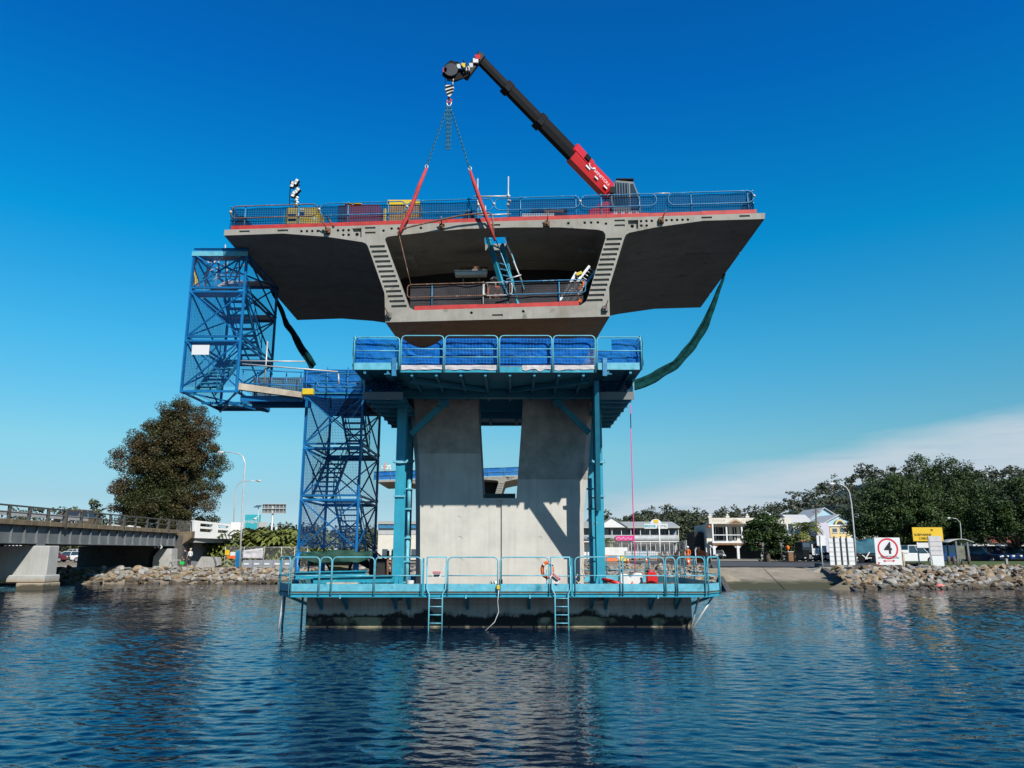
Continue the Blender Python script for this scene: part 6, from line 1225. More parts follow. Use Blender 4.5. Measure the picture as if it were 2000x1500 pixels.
for z_, r_ in ((5.36, 0.065), (4.93, 0.045)): mb = MB(); mb.bar((BX, 14, z_), (BX, 75, z_), r_*1.8, r_*1.6); mb.build('rail', M['railsteel'], rb_)
y = 39.0; k = 0
while y < 75: 
    mb = MB(); mb.box(BX-0.09, BX+0.09, y-0.07, y+0.07, KT+0.002, 5.40) if k % 4 else mb.box(BX-0.14, BX+0.15, y-0.11, y+0.11, 4.1, 5.44); mb.build('post', M['railsteel'], rb_); y += 2.1; k += 1
gr2 = thing('guard_barrier', 'pale steel guard barrier along the roadway of the old bridge', 'barrier', (BX-1.2, 50, 4.35))
mb = MB(); mb.bar((BX-1.2, 14, 4.95), (BX-1.2, 61, 4.95), 0.06, 0.30); mb.build('beam', M['galv'], gr2)
for i in range(16): mb = MB(); y = 40+i*1.35; mb.box(BX-1.32, BX-1.24, y-0.05, y+0.05, 4.345, 4.9); mb.build('post', M['galv'], gr2)
pc = mat('river_pier_concrete', (0.47, 0.47, 0.44), 0.9, var=0.1, scale=0.7, streak=((0.30, 0.29, 0.26), 0.3)); nt = pc.node_tree; bs = nt.nodes['Principled BSDF']; lk = bs.inputs['Base Color'].links[0].from_socket
tcn = nd(nt, 'ShaderNodeTexCoord'); spn = nd(nt, 'ShaderNodeSeparateXYZ'); nt.links.new(tcn.outputs['Object'], spn.inputs[0]); nn = nd(nt, 'ShaderNodeTexNoise', i_Scale=1.6, i_Detail=5.0); nt.links.new(tcn.outputs['Object'], nn.inputs['Vector'])
f1 = mth(nt, 'MULTIPLY', mth(nt, 'SUBTRACT', mth(nt, 'ADD', 0.55, mth(nt, 'MULTIPLY', nn.outputs[0], 0.5)), spn.outputs[2]), 4, True); f2 = mth(nt, 'MULTIPLY', mth(nt, 'SUBTRACT', mth(nt, 'ADD', 0.1, mth(nt, 'MULTIPLY', nn.outputs[0], 0.5)), spn.outputs[2]), 8, True)
nt.links.new(mix(nt, f2, mix(nt, f1, lk, (0.22, 0.18, 0.13)), (0.05, 0.045, 0.03)), bs.inputs['Base Color'])
op = thing('river_pier', 'pale concrete river pier with tide stains under the old road bridge', 'pier', (BX-0.4, 52.8, 0))
xr0 = X(93, 52.4, 2)
mb = MB(); mb.box(BX-9.2, xr0-0.1, 52.6, 53.8, 0.4, 2.85); mb.build('pier_wall', pc, op, bevel=0.05)
mb = MB(); mb.box(X(14,52.4,1), xr0, 52.3, 54.1, 0.45, 0.947); mb.build('pier_plinth', pc, op, bevel=0.06); mb = MB(); mb.box(X(30,52.2,0.3), xr0+0.02, 52.2, 54.2, -1, 0.447); mb.build('pier_footing', pc, op, bevel=0.05)
for x in (BX-0.2, BX-3): mb = MB(); mb.box(x-0.3, x+0.3, 52.8, 53.6, 2.852, 2.975); mb.build('bearing', M['steel'], op)
ab = thing('bridge_abutment', 'grey concrete abutment blocks and wing wall at the bank end of the old bridge', 'abutment', (BX, 75, 0.9))
mb = MB(); mb.box(BX-8.8, BX+0.3, 75.4, 77, 0.4, 4.0); mb.build('back_wall', M['darkcon'], ab)  # shadow under the old bridge is put into this wall's colour
mb = MB(); mb.prism([(X(300,73.5,1.5), 0.7), (X(338,73.5,1.5), 0.7), (X(336,73.5,2), 2.75), (X(313,73.5,2), 2.75), (X(302,73.5,2), 2.0)], lambda a, b_: (a, 73.2, b_), lambda a, b_: (a, 74.6, b_)); mb.build('bearing_block', M['oldcon'], ab, bevel=0.04)
mb = MB(); mb.box(BX-8.6, BX-1.9, 73.6, 74.4, 0.7, 2.95); mb.build('bearing_block', M['darkcon'], ab)  # dark colour carries the shade beneath the old bridge
mb = MB(); mb.prism([(X(345,76.2,3), 4.3), (X(380,76.4,3), 4.4), (X(380,76.4,3), 3.75), (X(333,75.6,2), 2.4), (X(338,75.6,3), 3.3)], lambda a, b_: (a, 75.45, b_), lambda a, b_: (a, 76.2, b_)); mb.build('wing_wall', M['kerbcon'], ab)
mb = MB(); mb.prism([(X(385,78,1), 0.9), (X(420,78,1), 0.9), (X(432,78,1), 1.2), (X(428,78,1.8), 1.95), (X(398,78,2), 2.0)], lambda a, b_: (a, 77.4, b_), lambda a, b_: (a, 78.4, b_)); mb.build('sloped_wall', M['oldcon'], ab)
mb = MB(); mb.box(X(331,73,1), X(352,73,1), 72.9, 73.0, 1.68, 1.74); 
for a in (331.5, 351.5): mb.box(X(a,73,1)-0.03, X(a,73,1)+0.03, 72.92, 72.98, 0.85, 1.68)
mb.build('hand_rail', M['galv'], ab)
wp = thing('bridge_parapet', 'whitewashed concrete parapet with slotted panels at the end of the old bridge', 'parapet', P(420, 1050, 78))
pa = P(376, 1050, 76.2); pb = P(450, 1052, 81.0); pt0, pt1 = Z(1016, 76.2), Z(1024, 81.0)
def pslab(f0, f1, zlo, zhi, name='wall_panel', th=0.35):
    a, c = pa.lerp(pb, f0), pa.lerp(pb, f1); d = (c-a).normalized(); n_ = Vector((-d.y, d.x, 0))*th
    zt = lambda f, q: (pa.z+(pb.z-pa.z)*f) + (pt0+(pt1-pt0)*f-(pa.z+(pb.z-pa.z)*f))*q
    vs = [(a.x, a.y, zt(f0, zlo)), (c.x, c.y, zt(f1, zlo)), (c.x, c.y, zt(f1, zhi)), (a.x, a.y, zt(f0, zhi))]
    mb = MB(); mb.add(vs + [(x+n_.x, y+n_.y, z) for x, y, z in vs], [(0,1,2,3),(7,6,5,4),(0,4,5,1),(1,5,6,2),(2,6,7,3),(3,7,4,0)]); mb.build(name, M['whitecon'], wp)
pslab(0, 1, -0.02, 0.36); pslab(0, 1, 0.86, 1.0); pslab(0, 0.17, 0.363, 0.857); pslab(0.5, 0.64, 0.363, 0.857); pslab(0.93, 1, 0.363, 0.857); pslab(0.173, 0.497, 0.55, 0.68); pslab(0.643, 0.927, 0.55, 0.68)
mb = MB(); e0, e1 = P(449, 1050, 80.9), P(473, 1050, 82); mb.prism([(e0.x, e0.y), (e1.x, e1.y), (e1.x, e1.y+0.6), (e0.x, e0.y+0.6)], lambda a, b_: (a, b_, 3.6), lambda a, b_: (a, b_, Z(1020, 81.4))); mb.build('end_block', M['whitecon'], wp)
mb = MB(); mb.prism([(e0.x+0.1, e0.y+0.05), (e1.x-0.1, e1.y+0.05), (e1.x-0.1, e1.y+0.55), (e0.x+0.1, e0.y+0.55)], lambda a, b_: (a, b_, 0.9), lambda a, b_: (a, b_, 3.597)); mb.build('end_pier', M['oldcon'], wp)
mb = MB(); q0, q1 = P(380,1056,76.8), P(455,1056,82.5); mb.prism([(q0.x, q0.y), (q1.x, q1.y), (q1.x-6, q1.y+9), (q0.x-8, q0.y+2)], lambda a, b_: (a, b_, 3.35), lambda a, b_: (a, b_, pa.z-0.06)); mb.build('approach_slab', M['oldcon'], wp)
mb = MB(); mb.prism([(q0.x-1, q0.y+2.2), (q1.x-1.5, q1.y+2.2), (q1.x-6, q1.y+9), (q0.x-8, q0.y+3)], lambda a, b_: (a, b_, 0.8), lambda a, b_: (a, b_, 3.34)); mb.build('approach_wall', M['concblock'], wp)
fg = thing('mesh_gate', 'dark mesh gate panel between the old railing and the white parapet', 'gate', P(360, 1040, 75.6))
for a in (345, 374): mb = MB(); mb.bar(P(a, 1045, 75.6), P(a, 1018, 75.6), 0.08); mb.build('post', M['railsteel'], fg)
for b_ in (1018, 1041): mb = MB(); mb.bar(P(345, b_, 75.6), P(374, b_, 75.6), 0.06); mb.build('rail', M['railsteel'], fg)
mb = MB(); a, c = P(345, 1041, 75.6), P(374, 1018, 75.6); mb.grid(lambda u, v: (a.x+(c.x-a.x)*u, 75.6, a.z+(c.z-a.z)*v), 2, 2); mb.build('mesh_infill', M['netsite'], fg, fixn=False)
dm = thing('chevron_sign', 'black and white arrow marker board fixed to the old bridge girder', 'sign', P(309, 1068, 72.8)); mb = MB(); a, c = P(299, 1072, 71.6), P(319, 1064, 71.6); mb.box(a.x, c.x, 71.55, 71.6, a.z, c.z); mb.build('board', M['signblack'], dm)
for sgn, cx in ((-1, 302.5), (1, 315.5)): mb = MB(); mb.bar(P(cx+2.2*-sgn, 1064.6, 71.53), P(cx+sgn*1.6, 1068, 71.53), 0.09, 0.012, up=Vector((0,1,0))); mb.bar(P(cx+sgn*1.6, 1068, 71.53), P(cx+2.2*-sgn, 1071.4, 71.53), 0.09, 0.012, up=Vector((0,1,0))); mb.build('chevron', M['signwhite'], dm)
mb = MB(); mb.add([P(309,1065.3,71.53), P(311.6,1068,71.53), P(309,1070.7,71.53), P(306.4,1068,71.53)], [(0,1,2,3)]); mb.build('diamond', M['signwhite'], dm)
car('sedan', 'gold sedan driving along the old road bridge', BX-3.0, 62.5, R(268), pm('bronze', (0.20, 0.15, 0.09)), None, 4.345)
fpw = thing('bridge_parapet', 'low white parapet with a block end on the far side of the old bridge approach', 'parapet', P(262, 1030, 82))
for a_, c_, hz in (((213,1023,77.5),(252,1029,81),0.28),((252,1026,81),(272,1029,82.5),0.75),((272,1032,82.5),(312,1039,88),0.28)):
    p_, q_ = P(*a_), P(*c_); mb = MB(); mb.bar(p_-Vector((0,0,hz/2)), q_-Vector((0,0,hz/2)), 0.35, hz); mb.build('wall_panel', M['whitecon'], fpw)
    mb = MB(); mb.bar(p_-Vector((0,0,hz+0.5)), q_-Vector((0,0,hz+0.5)), 0.3, 0.98); mb.build('base_wall', M['oldcon'], fpw)
for px, Y, k, c, rz, lb in ((98, 108, 'suv', 'maroon', 10, 'maroon car parked behind the river pier, seen under the old bridge'),(131, 112, 'hatch', 'white', 200, 'white hatchback seen under the old bridge right of the brown trunk'),(150, 118, 'ute', 'white', 170, 'white pickup parked right of the white hatchback under the bridge'),(176, 110, 'suv', 'white', 190, 'white four wheel drive parked nearest the dark shrub under the bridge')):
    car(k, lb, X(px, Y, 1.4), Y, R(rz), pm(c, {'maroon': (0.14, 0.02, 0.03), 'white': (0.75, 0.75, 0.74)}[c]), 'cars seen under the old bridge')
bushtree(200, 1092, 84, 34, 1068, 'leafdark', 'shrub', 'dark shrub beside the path under the old bridge', 90, 60, 30, 0.25, rc=0.4)
mb = MB(); a, c = P(-8, 1073, 100), P(48, 1066, 100); mb.box(a.x, c.x, 99.9, 100, a.z-1, c.z+0.3); bn = lone(mb, 'shop_banner', M['signblack'], 'dark banner with white script seen under the old bridge at the left edge', 'banner', (a.x, 100, a.z))
mb = MB(); pts = [P(6+i*1.25, 1069+2.2*math.sin(i*1.1)-0.06*i, 99.85) for i in range(30)]; mb.tube(pts, 0.10, 5); o = mb.build('lettering', M['signwhite'], None); o.location = o.location - bn.location; o.parent = bn
person('person in dark clothes holding a bright green bag beside the abutment', (P(359,1108,73).x, 73, ground_z(P(359,1108,73).x, 73)+.02), R(95), 'navycloth', 'navycloth')
person('person in white top and dark trousers beside the one with the green bag', (P(369,1108,73).x, 73.1, ground_z(P(369,1108,73).x, 73)+.02), R(70), 'white', 'navycloth', hair='wood')
gb = P(356,1099,72.8); mb = MB(); mb.box(gb.x-0.18, gb.x+0.18, 72.72, 72.9, gb.z-0.17, gb.z+0.12); mb.tube([(gb.x-0.1, 72.8, gb.z+0.12), (gb.x, 72.8, gb.z+0.30), (gb.x+0.1, 72.8, gb.z+0.12)], 0.015, 5); lone(mb, 'shopping_bag', mat('bright_green', (0.02, 0.50, 0.10), 0.6), 'bright green shopping bag carried by the person in dark clothes', 'bag', gb, bevel=0.03)

# lamps, signs and fences of the left bank
def lamp(name, label, pts, head, Y, r=0.075, group='street lamps'):
    b0 = P(*pts[0], Y); b0.z = min(b0.z, ground_z(b0.x, Y)); t = thing(name, label, 'street lamp', b0, group)
    pp_ = [P(a, b_, Y) for a, b_ in pts]; pp_[0].z = b0.z; n = len(pp_); mb = MB(); mb.tube(pp_, [r*(1-0.55*i/(n-1)) for i in range(n)], 8); mb.build('pole', M['galv'], t)
    a, c = P(*head[0], Y), P(*head[1], Y); mb = MB(); mb.tube([a, a.lerp(c, .3), a.lerp(c, .8), c], [r*.5, r*1.5, r*1.6, r*.6], 8); hd = mb.build('lamp_head', M['galv'], t); mb = MB(); mb.tube([a.lerp(c, .3)-Vector((0,0,.06)), a.lerp(c, .85)-Vector((0,0,.09))], [r*1.1, r*1.1], 8); mb.build('lens', M['lampglass'], hd); return t
lamp('street_lamp', 'tall curved street lamp rising in front of the white parapet', [(468,1108),(472,1020),(477,930),(479,905),(475,893),(467,886),(455,884),(438,883)], ((438,883),(424,884)), 68)
lamp('street_lamp', 'farther street lamp with its arm pointing right behind the tall curved lamp', [(456,1040),(459,975),(461,953),(466,944),(474,940),(486,939),(500,938.5)], ((500,938.5),(510,939)), 100, 0.085)
def board(name, label, cat, x0, y0, x1, y1, Y, m, th=0.06): 
    a, c = P(x0, y1, Y), P(x1, y0, Y); t = thing(name, label, cat, ((a.x+c.x)/2, Y, ground_z((a.x+c.x)/2, Y))); mb = MB(); mb.box(a.x, c.x, Y, Y+th, a.z, c.z); mb.build('board', M[m], t, bevel=0.01); return t, a, c
def legs(t, xs, Y, z1, r=0.06, m='galv', name='post'):
    for x in xs: mb = MB(); mb.tube([(x, Y, ground_z(x, Y)-0.2), (x, Y, z1)], r, 8); mb.build(name, M[m], t)
bb, a, c = board('billboard', 'turquoise billboard with a white bird and lettering beyond the palms', 'billboard', 477, 1005, 509, 1033, 120, 'signteal', 0.2); legs(bb, (a.x+0.3, c.x-0.3), 120.15, c.z-0.1, 0.12)
text_mesh('bridges', 0.72, facing((a.x+c.x)/2-0.25, 119.97, a.z+(c.z-a.z)*0.52), M['signwhite'], bb); mb = MB(); mb.ball((c.x-0.75, 119.95, a.z+1.55), 0.24, 8, 6, sq=(1,.1,.7)); mb.ball((c.x-0.55, 119.95, a.z+1.8), 0.12, 7, 5, sq=(1,.1,1)); mb.tube([(c.x-1.1, 119.95, a.z+1.6), (c.x-0.8, 119.95, a.z+1.5)], [0.03, 0.1], 5); mb.build('bird_emblem', M['signwhite'], bb)
vs_, a, c = board('message_sign', 'back of a large grey electronic road sign on a single pole', 'road sign', 512, 984, 558, 1003, 104, 'steel', 0.25); legs(vs_, ((a.x+c.x)/2-0.15,), 104.1, c.z-0.3, 0.13)
for i in range(6): x = a.x+(c.x-a.x)*(i+0.5)/6; mb = MB(); mb.box(x-0.03, x+0.03, 103.9, 103.995, a.z, c.z); mb.build('rib', M['galv'], vs_)
for f in (0.03, 0.5, 0.97): z_ = a.z+(c.z-a.z)*f; mb = MB(); mb.box(a.x-0.05, c.x+0.05, 103.8, 103.897, z_-0.05, z_+0.05); mb.build('rail', M['galv'], vs_)
so_ = thing('solar_panel', 'tilted dark solar panel on a thin pole left of the large sign back', 'solar panel', P(504, 1020, 103)); mb = MB(); mb.add([P(495,990.5,103), P(507,990.5,103), P(512,986.5,103.6), P(501,986.8,103.6)], [(0,1,2,3)]); o = mb.build('panel', M['glassblue'], so_, fixn=False); o.modifiers.new('s','SOLIDIFY').thickness = 0.05; rod(so_, 'pole', P(504.5,1040,103.3), P(504.5,989,103.3), 0.05, 'galv')
sm_, a, c = board('road_sign', 'small grey backed road sign beside the turquoise billboard', 'road sign', 502, 1020, 521, 1033, 112, 'galv', 0.06); legs(sm_, (a.x+0.3, c.x-0.3), 112.1, c.z-0.1, 0.05)
pv, a, c = board('pole_sign', 'tiny white sign on a post among the palms', 'sign', 537, 1029, 542, 1036, 95, 'signwhite'); legs(pv, ((a.x+c.x)/2,), 95.1, c.z, 0.05)
fn = thing('temporary_fence', 'temporary mesh fence with yellow and white notices along the left bank road', 'fence', (X(500, 77, 1.5), 77, 1.0)); fx = [439, 470, 476, 515, 549, 575, 600]
for i, px in enumerate(fx): x = X(px, 77, 2); mb = MB(); mb.tube([(x, 77, ground_z(x, 77)), (x, 77, 2.95)], 0.03, 6); mb.build('post', M['galv'], fn)
for z_ in (2.9,): mb = MB(); mb.tube([(X(439,77,2), 77, z_), (X(600,77,2), 77, z_)], 0.025, 6); mb.build('rail', M['galv'], fn)
mb = MB(); mb.grid(lambda u, v: (X(439,77,2)+(X(600,77,2)-X(439,77,2))*u, 77.03, 1.05+1.85*v), 4, 2); mb.build('mesh_infill', M['netsite'], fn, fixn=False)
for a, b_, c_, d_, m, n_ in ((440,1074,448,1084,'signyellow','notice'),(450,1078,459.5,1085,'signwhite','notice'),(444,1085,459.5,1091,'orangeplastic','notice')): mb = MB(); p, q = P(a, b_, 76.9), P(c_, d_, 76.9); mb.box(p.x, q.x, 76.88, 76.92, q.z, p.z); mb.build(n_, M[m], fn)
mb = MB(); p, q = P(473, 1091, 76.85), P(514, 1070, 76.85); mb.grid(lambda u, v: (p.x+(q.x-p.x)*u, 76.85+0.08*mnoise.noise((u*5, v*3, 1)), p.z+(q.z-p.z)*(v*(1-0.25*(1-u)*v))), 16, 8); o = lone(mb, 'fence_banner', M['cloth'], 'pale wind blown banner tied to the temporary fence', 'banner', p, fixn=False); o.modifiers.new('s','SOLIDIFY').thickness = 0.02
tl = thing('portable_toilet', 'blue portable cabin beside the tall street lamp', 'cabin', (X(463,74,1), 74, 1.0)); mb = MB(); mb.box(X(459,74,1), X(468,74,1), 73.9, 74.4, 1.02, 2.6); mb.build('cabin', M['rail'], tl, bevel=0.03); mb = MB(); mb.box(X(460.5,73.9,1), X(466.5,73.9,1), 73.86, 73.897, 1.1, 2.4); mb.build('door', M['blue'], tl)
cb = thing('concrete_barrier', 'long grey concrete road barrier with white arrow marks along the left bank', 'barrier', (X(520,71.5,1), 71.5, 1.0))
for i in range(5):
    x0, x1 = X(474+i*20, 71.5, 1), X(493.3+i*20, 71.5, 1); g = ground_z(x0, 71.5); mb = MB(); mb.prism([(71.2, g), (71.9, g), (71.65, g+0.75), (71.45, g+0.75)], lambda a, b_: (x0, a, b_), lambda a, b_: (x1, a, b_)); sg_ = mb.build('barrier_block', M['concblock'], cb)
    mb = MB(); xm = (x0+x1)/2; mb.add([(xm-0.3, 71.25, g+0.32), (xm+0.1, 71.25, g+0.32), (xm+0.22, 71.25, g+0.40), (xm+0.1, 71.25, g+0.48), (xm-0.3, 71.25, g+0.48)], [(0,1,2,3,4)]); mb.build('arrow_mark', M['signwhite'], sg_)

# ================================================================ SECOND PIER'S DECK, FAR OFF BEHIND THE OPENING
far = thing('far_bridge_deck', 'distant second bridge deck with blue netted rails seen through the pier opening', 'bridge', P(905, 945, 86))
k_ = 86.0; cxf = P(905, 940, k_).x; ztf = Z(932.5, k_); zof = pl.z+(pr.z-pl.z)*0.5
fo = [(cxf+(x+0.6)*1.0, ztf+(z-zof)) for x, z in outer]; fi = [(cxf+(x+0.6)*1.0, ztf+(z-zof)) for x, z in inner]
fp = []
for lp_, dp in pits:
    if len(lp_) == 14 or dp > 0.06: fp.append(([(cxf+x+0.6, ztf+z-zof) for x, z in lp_], min(dp, 0.3)))
relief('deck_segment', fo, [fi], fp, k_, lambda x, z: (x, k_+8, z-0.1), M['deck'], far)
mb = MB(); mb.add([(x, k_+2.5, z) for x, z in fi], [tuple(range(len(fi)))]); mb.build('diaphragm_wall', M['dark'], far)
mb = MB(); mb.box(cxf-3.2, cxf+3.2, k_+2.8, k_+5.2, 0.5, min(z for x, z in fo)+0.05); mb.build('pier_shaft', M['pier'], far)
def zef(x): return ztf + (pr.z-pl.z)*(x-cxf)/(pr.x-pl.x)
fr_ = thing('far_guardrail', 'blue netted guardrail on the distant second bridge deck', 'guardrail', (cxf, k_, ztf))
net_panel(cxf-10, cxf+10, k_+0.15, 0.08, 0.95, M['netbright'], fr_, zef, 0.02, 3, (30, 4))
for z_ in (0.5, 0.97): mb = MB(); mb.tube([(cxf-10, k_+0.1, zef(cxf-10)+z_), (cxf+10, k_+0.1, zef(cxf+10)+z_)], 0.035, 6); mb.build('rail_tube', M['rail'], fr_)
for i in range(12): x = cxf-10+i*20/11; mb = MB(); mb.tube([(x, k_+0.1, zef(x)), (x, k_+0.1, zef(x)+1)], 0.035, 6); mb.build('post', M['rail'], fr_)
fs = thing('site_scaffold', 'pink and white scaffold frames standing on the distant deck', 'scaffold', P(755, 925, 88))
for a, c in (((746,924),(746,909)),((764,924),(761,908)),((746,910),(764,909)),((746,916),(764,915)),((753,924),(751,903)),((748,924),(760,909))): mb = MB(); mb.tube([P(*a, 88), P(*c, 88)], 0.06, 5); mb.build('scaffold_tube', M['offwhite'] if a[0] != 753 else M['hiorange'], fs)
# site sheds seen between tower and column
ss = thing('site_building', 'long white and blue site building seen between the stair tower and left column', 'building', (X(765, 130, 2), 130, 1.4)); x0, x1 = X(738, 130, 4), X(815, 130, 4)
for n_, z0_, z1_, m, yo in (('lower_wall', 1.2, 3.4, 'offwhite', 0), ('blue_band', Z(1044,130), Z(1032,130), 'galv', -0.05), ('fascia', Z(1031.8,130), Z(1024,130), 'rail', -0.4), ('upper_wall', 3.403, Z(1032.2,130), 'offwhite', 0.02), ('roof', Z(1023.8,130), Z(1018,130), 'greyroof', -0.6)): mb = MB(); mb.box(x0, x1, 130+yo, 138, z0_, z1_); mb.build(n_, M[m], ss)
for i in range(4): x = x0+0.8+i*1.6; mb = MB(); mb.box(x, x+0.9, 129.93, 129.99, 1.6, 2.9); mb.build('window', M['glassblue'], ss)
# ================================================================ BUILDINGS OF THE RIGHT BANK
def bx(t, name, x0, x1, y0, y1, z0, z1, m, bev=0): mb = MB(); mb.box(x0, x1, y0, y1, z0, z1); return mb.build(name, M[m] if isinstance(m, str) else m, t, bevel=bev)
YM = 140.0; GZ = 1.4
mx0, mx1 = X(1120, YM, 4), X(1322, YM, 4); zf2, zev, zrg = Z(1057, YM), Z(1032, YM), Z(1017, YM)
mo = thing('motel_building', 'two storey motel with grey metal roof and a shaded balcony', 'building', ((mx0+mx1)/2, YM, GZ))
wallm = mat('motel_wall', (0.30, 0.36, 0.42), 0.8, var=0.05)
bx(mo, 'lower_wall', mx0, mx1, YM, YM+9, GZ-0.3, zf2-0.2, 'white'); bx(mo, 'upper_wall', mx0, mx1, YM+0.02, YM+9, zf2, zev, wallm)
bx(mo, 'balcony_slab', mx0, mx1, YM-1.8, YM+0.5, zf2-0.197, zf2-0.003, 'white')
mb = MB(); mb.prism([(YM-2.2, zev), (YM+9.4, zev), (YM+9.4, zev+0.15), (YM+4.5, zrg), (YM-2.2, zev+0.28)], lambda a, b_: (mx0-0.3, a, b_), lambda a, b_: (mx1+0.2, a, b_)); mb.build('roof', M['greyroof'], mo)
gx0, gx1, gxm = X(1164, YM-2.4, 7), X(1226, YM-2.4, 7), X(1195, YM-2.4, 8); mb = MB(); mb.prism([(gx0, zev+0.1), (gx1, zev+0.1), (gxm, zrg+0.42)], lambda a, b_: (a, YM-2.35, b_), lambda a, b_: (a, YM+4, b_)); gb_ = mb.build('gable', M['white'], mo)
for q in (gx0, gx1): mb = MB(); mb.bar((q, YM-2.4, zev+0.12), (gxm, YM-2.4, zrg+0.5), 0.22, 0.14); mb.build('barge_board', M['steel'], gb_)
for i in range(12): x = mx0+(mx1-mx0)*i/11; bx(mo, 'post', x-0.05, x+0.05, YM-1.75, YM-1.65, GZ, zev, 'white')
bx(mo, 'balcony_rail', mx0, mx1, YM-1.80, YM-1.72, zf2+0.95, zf2+1.03, 'white')
mb = MB(); mb.grid(lambda u, v: (mx0+(mx1-mx0)*u, YM-1.82, zf2+0.9*v), 2, 2); mb.build('balcony_screen', mat('balcony_mesh', (0.42, 0.45, 0.46), 0.6), mo, fixn=False).modifiers.new('s','SOLIDIFY').thickness = 0.03
for i, px in enumerate((1186,1194,1211,1232,1240,1262,1293,1306)):
    x = X(px, YM, 5); d = bx(mo, 'door' if i % 3 == 0 else 'window', x-0.42, x+0.42, YM-0.05, YM+0.01, zf2+(0.05 if i % 3 == 0 else 0.9), zf2+2.05, 'glassblue'); bx(d, 'frame', x-0.5, x+0.5, YM-0.03, YM+0.005, zf2+2.053, zf2+2.13, 'white')
for px in (1182,1197,1215,1235,1255,1275,1295,1312): x = X(px, YM, 2); bx(mo, 'window', x-0.55, x+0.55, YM-0.05, YM-0.003, GZ+0.7, GZ+2.0, 'glass')
pkx = X(1202, YM-2.2, 5); mb = MB(); p, q = P(1202, 1056, YM-2.0), P(1238, 1046.5, YM-2.0); mb.box(p.x, q.x, YM-2.05, YM-2.0, p.z, q.z); pb_ = lone(mb, 'event_banner', M['pink'], 'bright pink banner with white swirls tied to the motel balcony', 'banner', (p.x, YM-2, p.z))
for i in range(4): mb = MB(); c = P(1207+i*7.5, 1051.5, YM-2.08); mb.tube([c+Vector((0.38*math.cos(a), 0, 0.2*math.sin(a*1.5+i))) for a in [0.6*k for k in range(7)]], 0.045, 5); o = mb.build('swirl', M['signwhite'], None); o.location = -Vector(pb_.location); o.parent = pb_
ms = thing('motel_sign', 'white BRIDGE MOTEL sign with an arched top on a tall white pole', 'sign', (X(1288.5, 125, 3), 124.6, GZ))
def mbd(name, a, b_, c_, d_, m, Y, th=0.2): p, q = P(a, d_, Y), P(c_, b_, Y); return bx(ms, name, p.x, q.x, Y, Y+th, p.z, q.z, m)
mbd('board', 1258.5, 1023, 1304, 1032.5, 'signwhite', 125)
mb = MB(); c0 = P(1281, 1022.8, 125); mb.prism([(c0.x+0.9*math.cos(a), c0.z+0.75*math.sin(a)) for a in [math.pi*i/12 for i in range(13)]], lambda a, b_: (a, 125, b_), lambda a, b_: (a, 125.2, b_)); mb.build('arch', M['signwhite'], ms); mbd('emblem', 1277, 1015, 1285.5, 1021, 'signyellow', 124.95, 0.04)
c0 = P(1281, 1027.7, 124.97); text_mesh('BRIDGE', 0.52, facing(P(1270,1027.8,124.97).x, 124.97, c0.z), M['signteal'], ms, font_w=0.012); text_mesh('MOTEL', 0.50, facing(P(1293.5,1027.8,124.97).x, 124.97, c0.z), M['concblock'], ms)
mb = MB(); mb.tube([(X(1289.5,124.6,2), 124.6, GZ-0.2), (X(1287.5,124.6,6), 124.6, Z(1026,124.6))], [0.13,0.10], 8); mb.build('pole', M['white'], ms)
# verandah house
YV = 130.0; vx = lambda px: X(px, YV, 4); V = thing('verandah_house', 'cream two storey house with balustrade parapet and upstairs verandah', 'house', (vx(1465), YV, GZ)); zt2, zpl = Z(1023, YV), Z(1011.5, YV); zfl = Z(1057, YV)
bx(V, 'back_wall', vx(1388), vx(1548), YV+2.5, YV+11, GZ-0.2, zt2, 'offwhite'); bx(V, 'lower_recess', vx(1396), vx(1546), YV+2.4, YV+2.495, GZ, zfl-0.5, 'dark')
bx(V, 'verandah_floor', vx(1391), vx(1548), YV-0.1, YV+2.49, zfl-0.3, zfl, 'white'); bx(V, 'floor_beam', vx(1391), vx(1548), YV-0.14, YV+0.1, zfl-0.62, zfl-0.303, 'brownwood')
pw = bx(V, 'parapet', vx(1387), vx(1548), YV, YV+0.4, zt2, zpl, 'offwhite'); bx(V, 'ceiling', vx(1387), vx(1548), YV+0.41, YV+2.49, zt2, zt2+0.3, 'offwhite')
for i in range(44): x = vx(1393)+(vx(1460)-vx(1393))*i/44; 
for px in (1394,1397,1400,1403,1406,1409,1412,1415,1418,1452,1455,1458,1461,1464,1467,1470,1473,1476,1479,1482): x = vx(px); bx(pw, 'baluster_slot', x-0.05, x+0.05, YV-0.012, YV-0.002, zt2+0.35, zpl-0.25, 'wood')
for px in (1389, 1424, 1463, 1508): x = vx(px); mb = MB(); mb.box(x-0.3, x+0.3, YV-0.05, YV+0.45, zpl+0.003, zpl+0.35); mb.ball((x, YV+0.2, zpl+0.5), 0.2, 8, 6); mb.build('finial', M['offwhite'], V)
mb = MB(); mb.prism([(vx(1418), zt2-0.05), (vx(1458), zt2-0.05), (vx(1437), zpl-0.1)], lambda a, b_: (a, YV-0.5, b_), lambda a, b_: (a, YV-0.05, b_)); pd = mb.build('pediment', M['wood'], V)
mb = MB(); mb.prism([(vx(1424), zt2+0.02), (vx(1451), zt2+0.02), (vx(1437), zpl-0.4)], lambda a, b_: (a, YV-0.53, b_), lambda a, b_: (a, YV-0.503, b_)); mb.build('panel', M['brownwood'], pd)
for px in (1393.5, 1420.5, 1450.5, 1480, 1510, 1540): x = vx(px); bx(V, 'post', x-0.12, x+0.12, YV, YV+0.22, zfl, zt2, 'white')
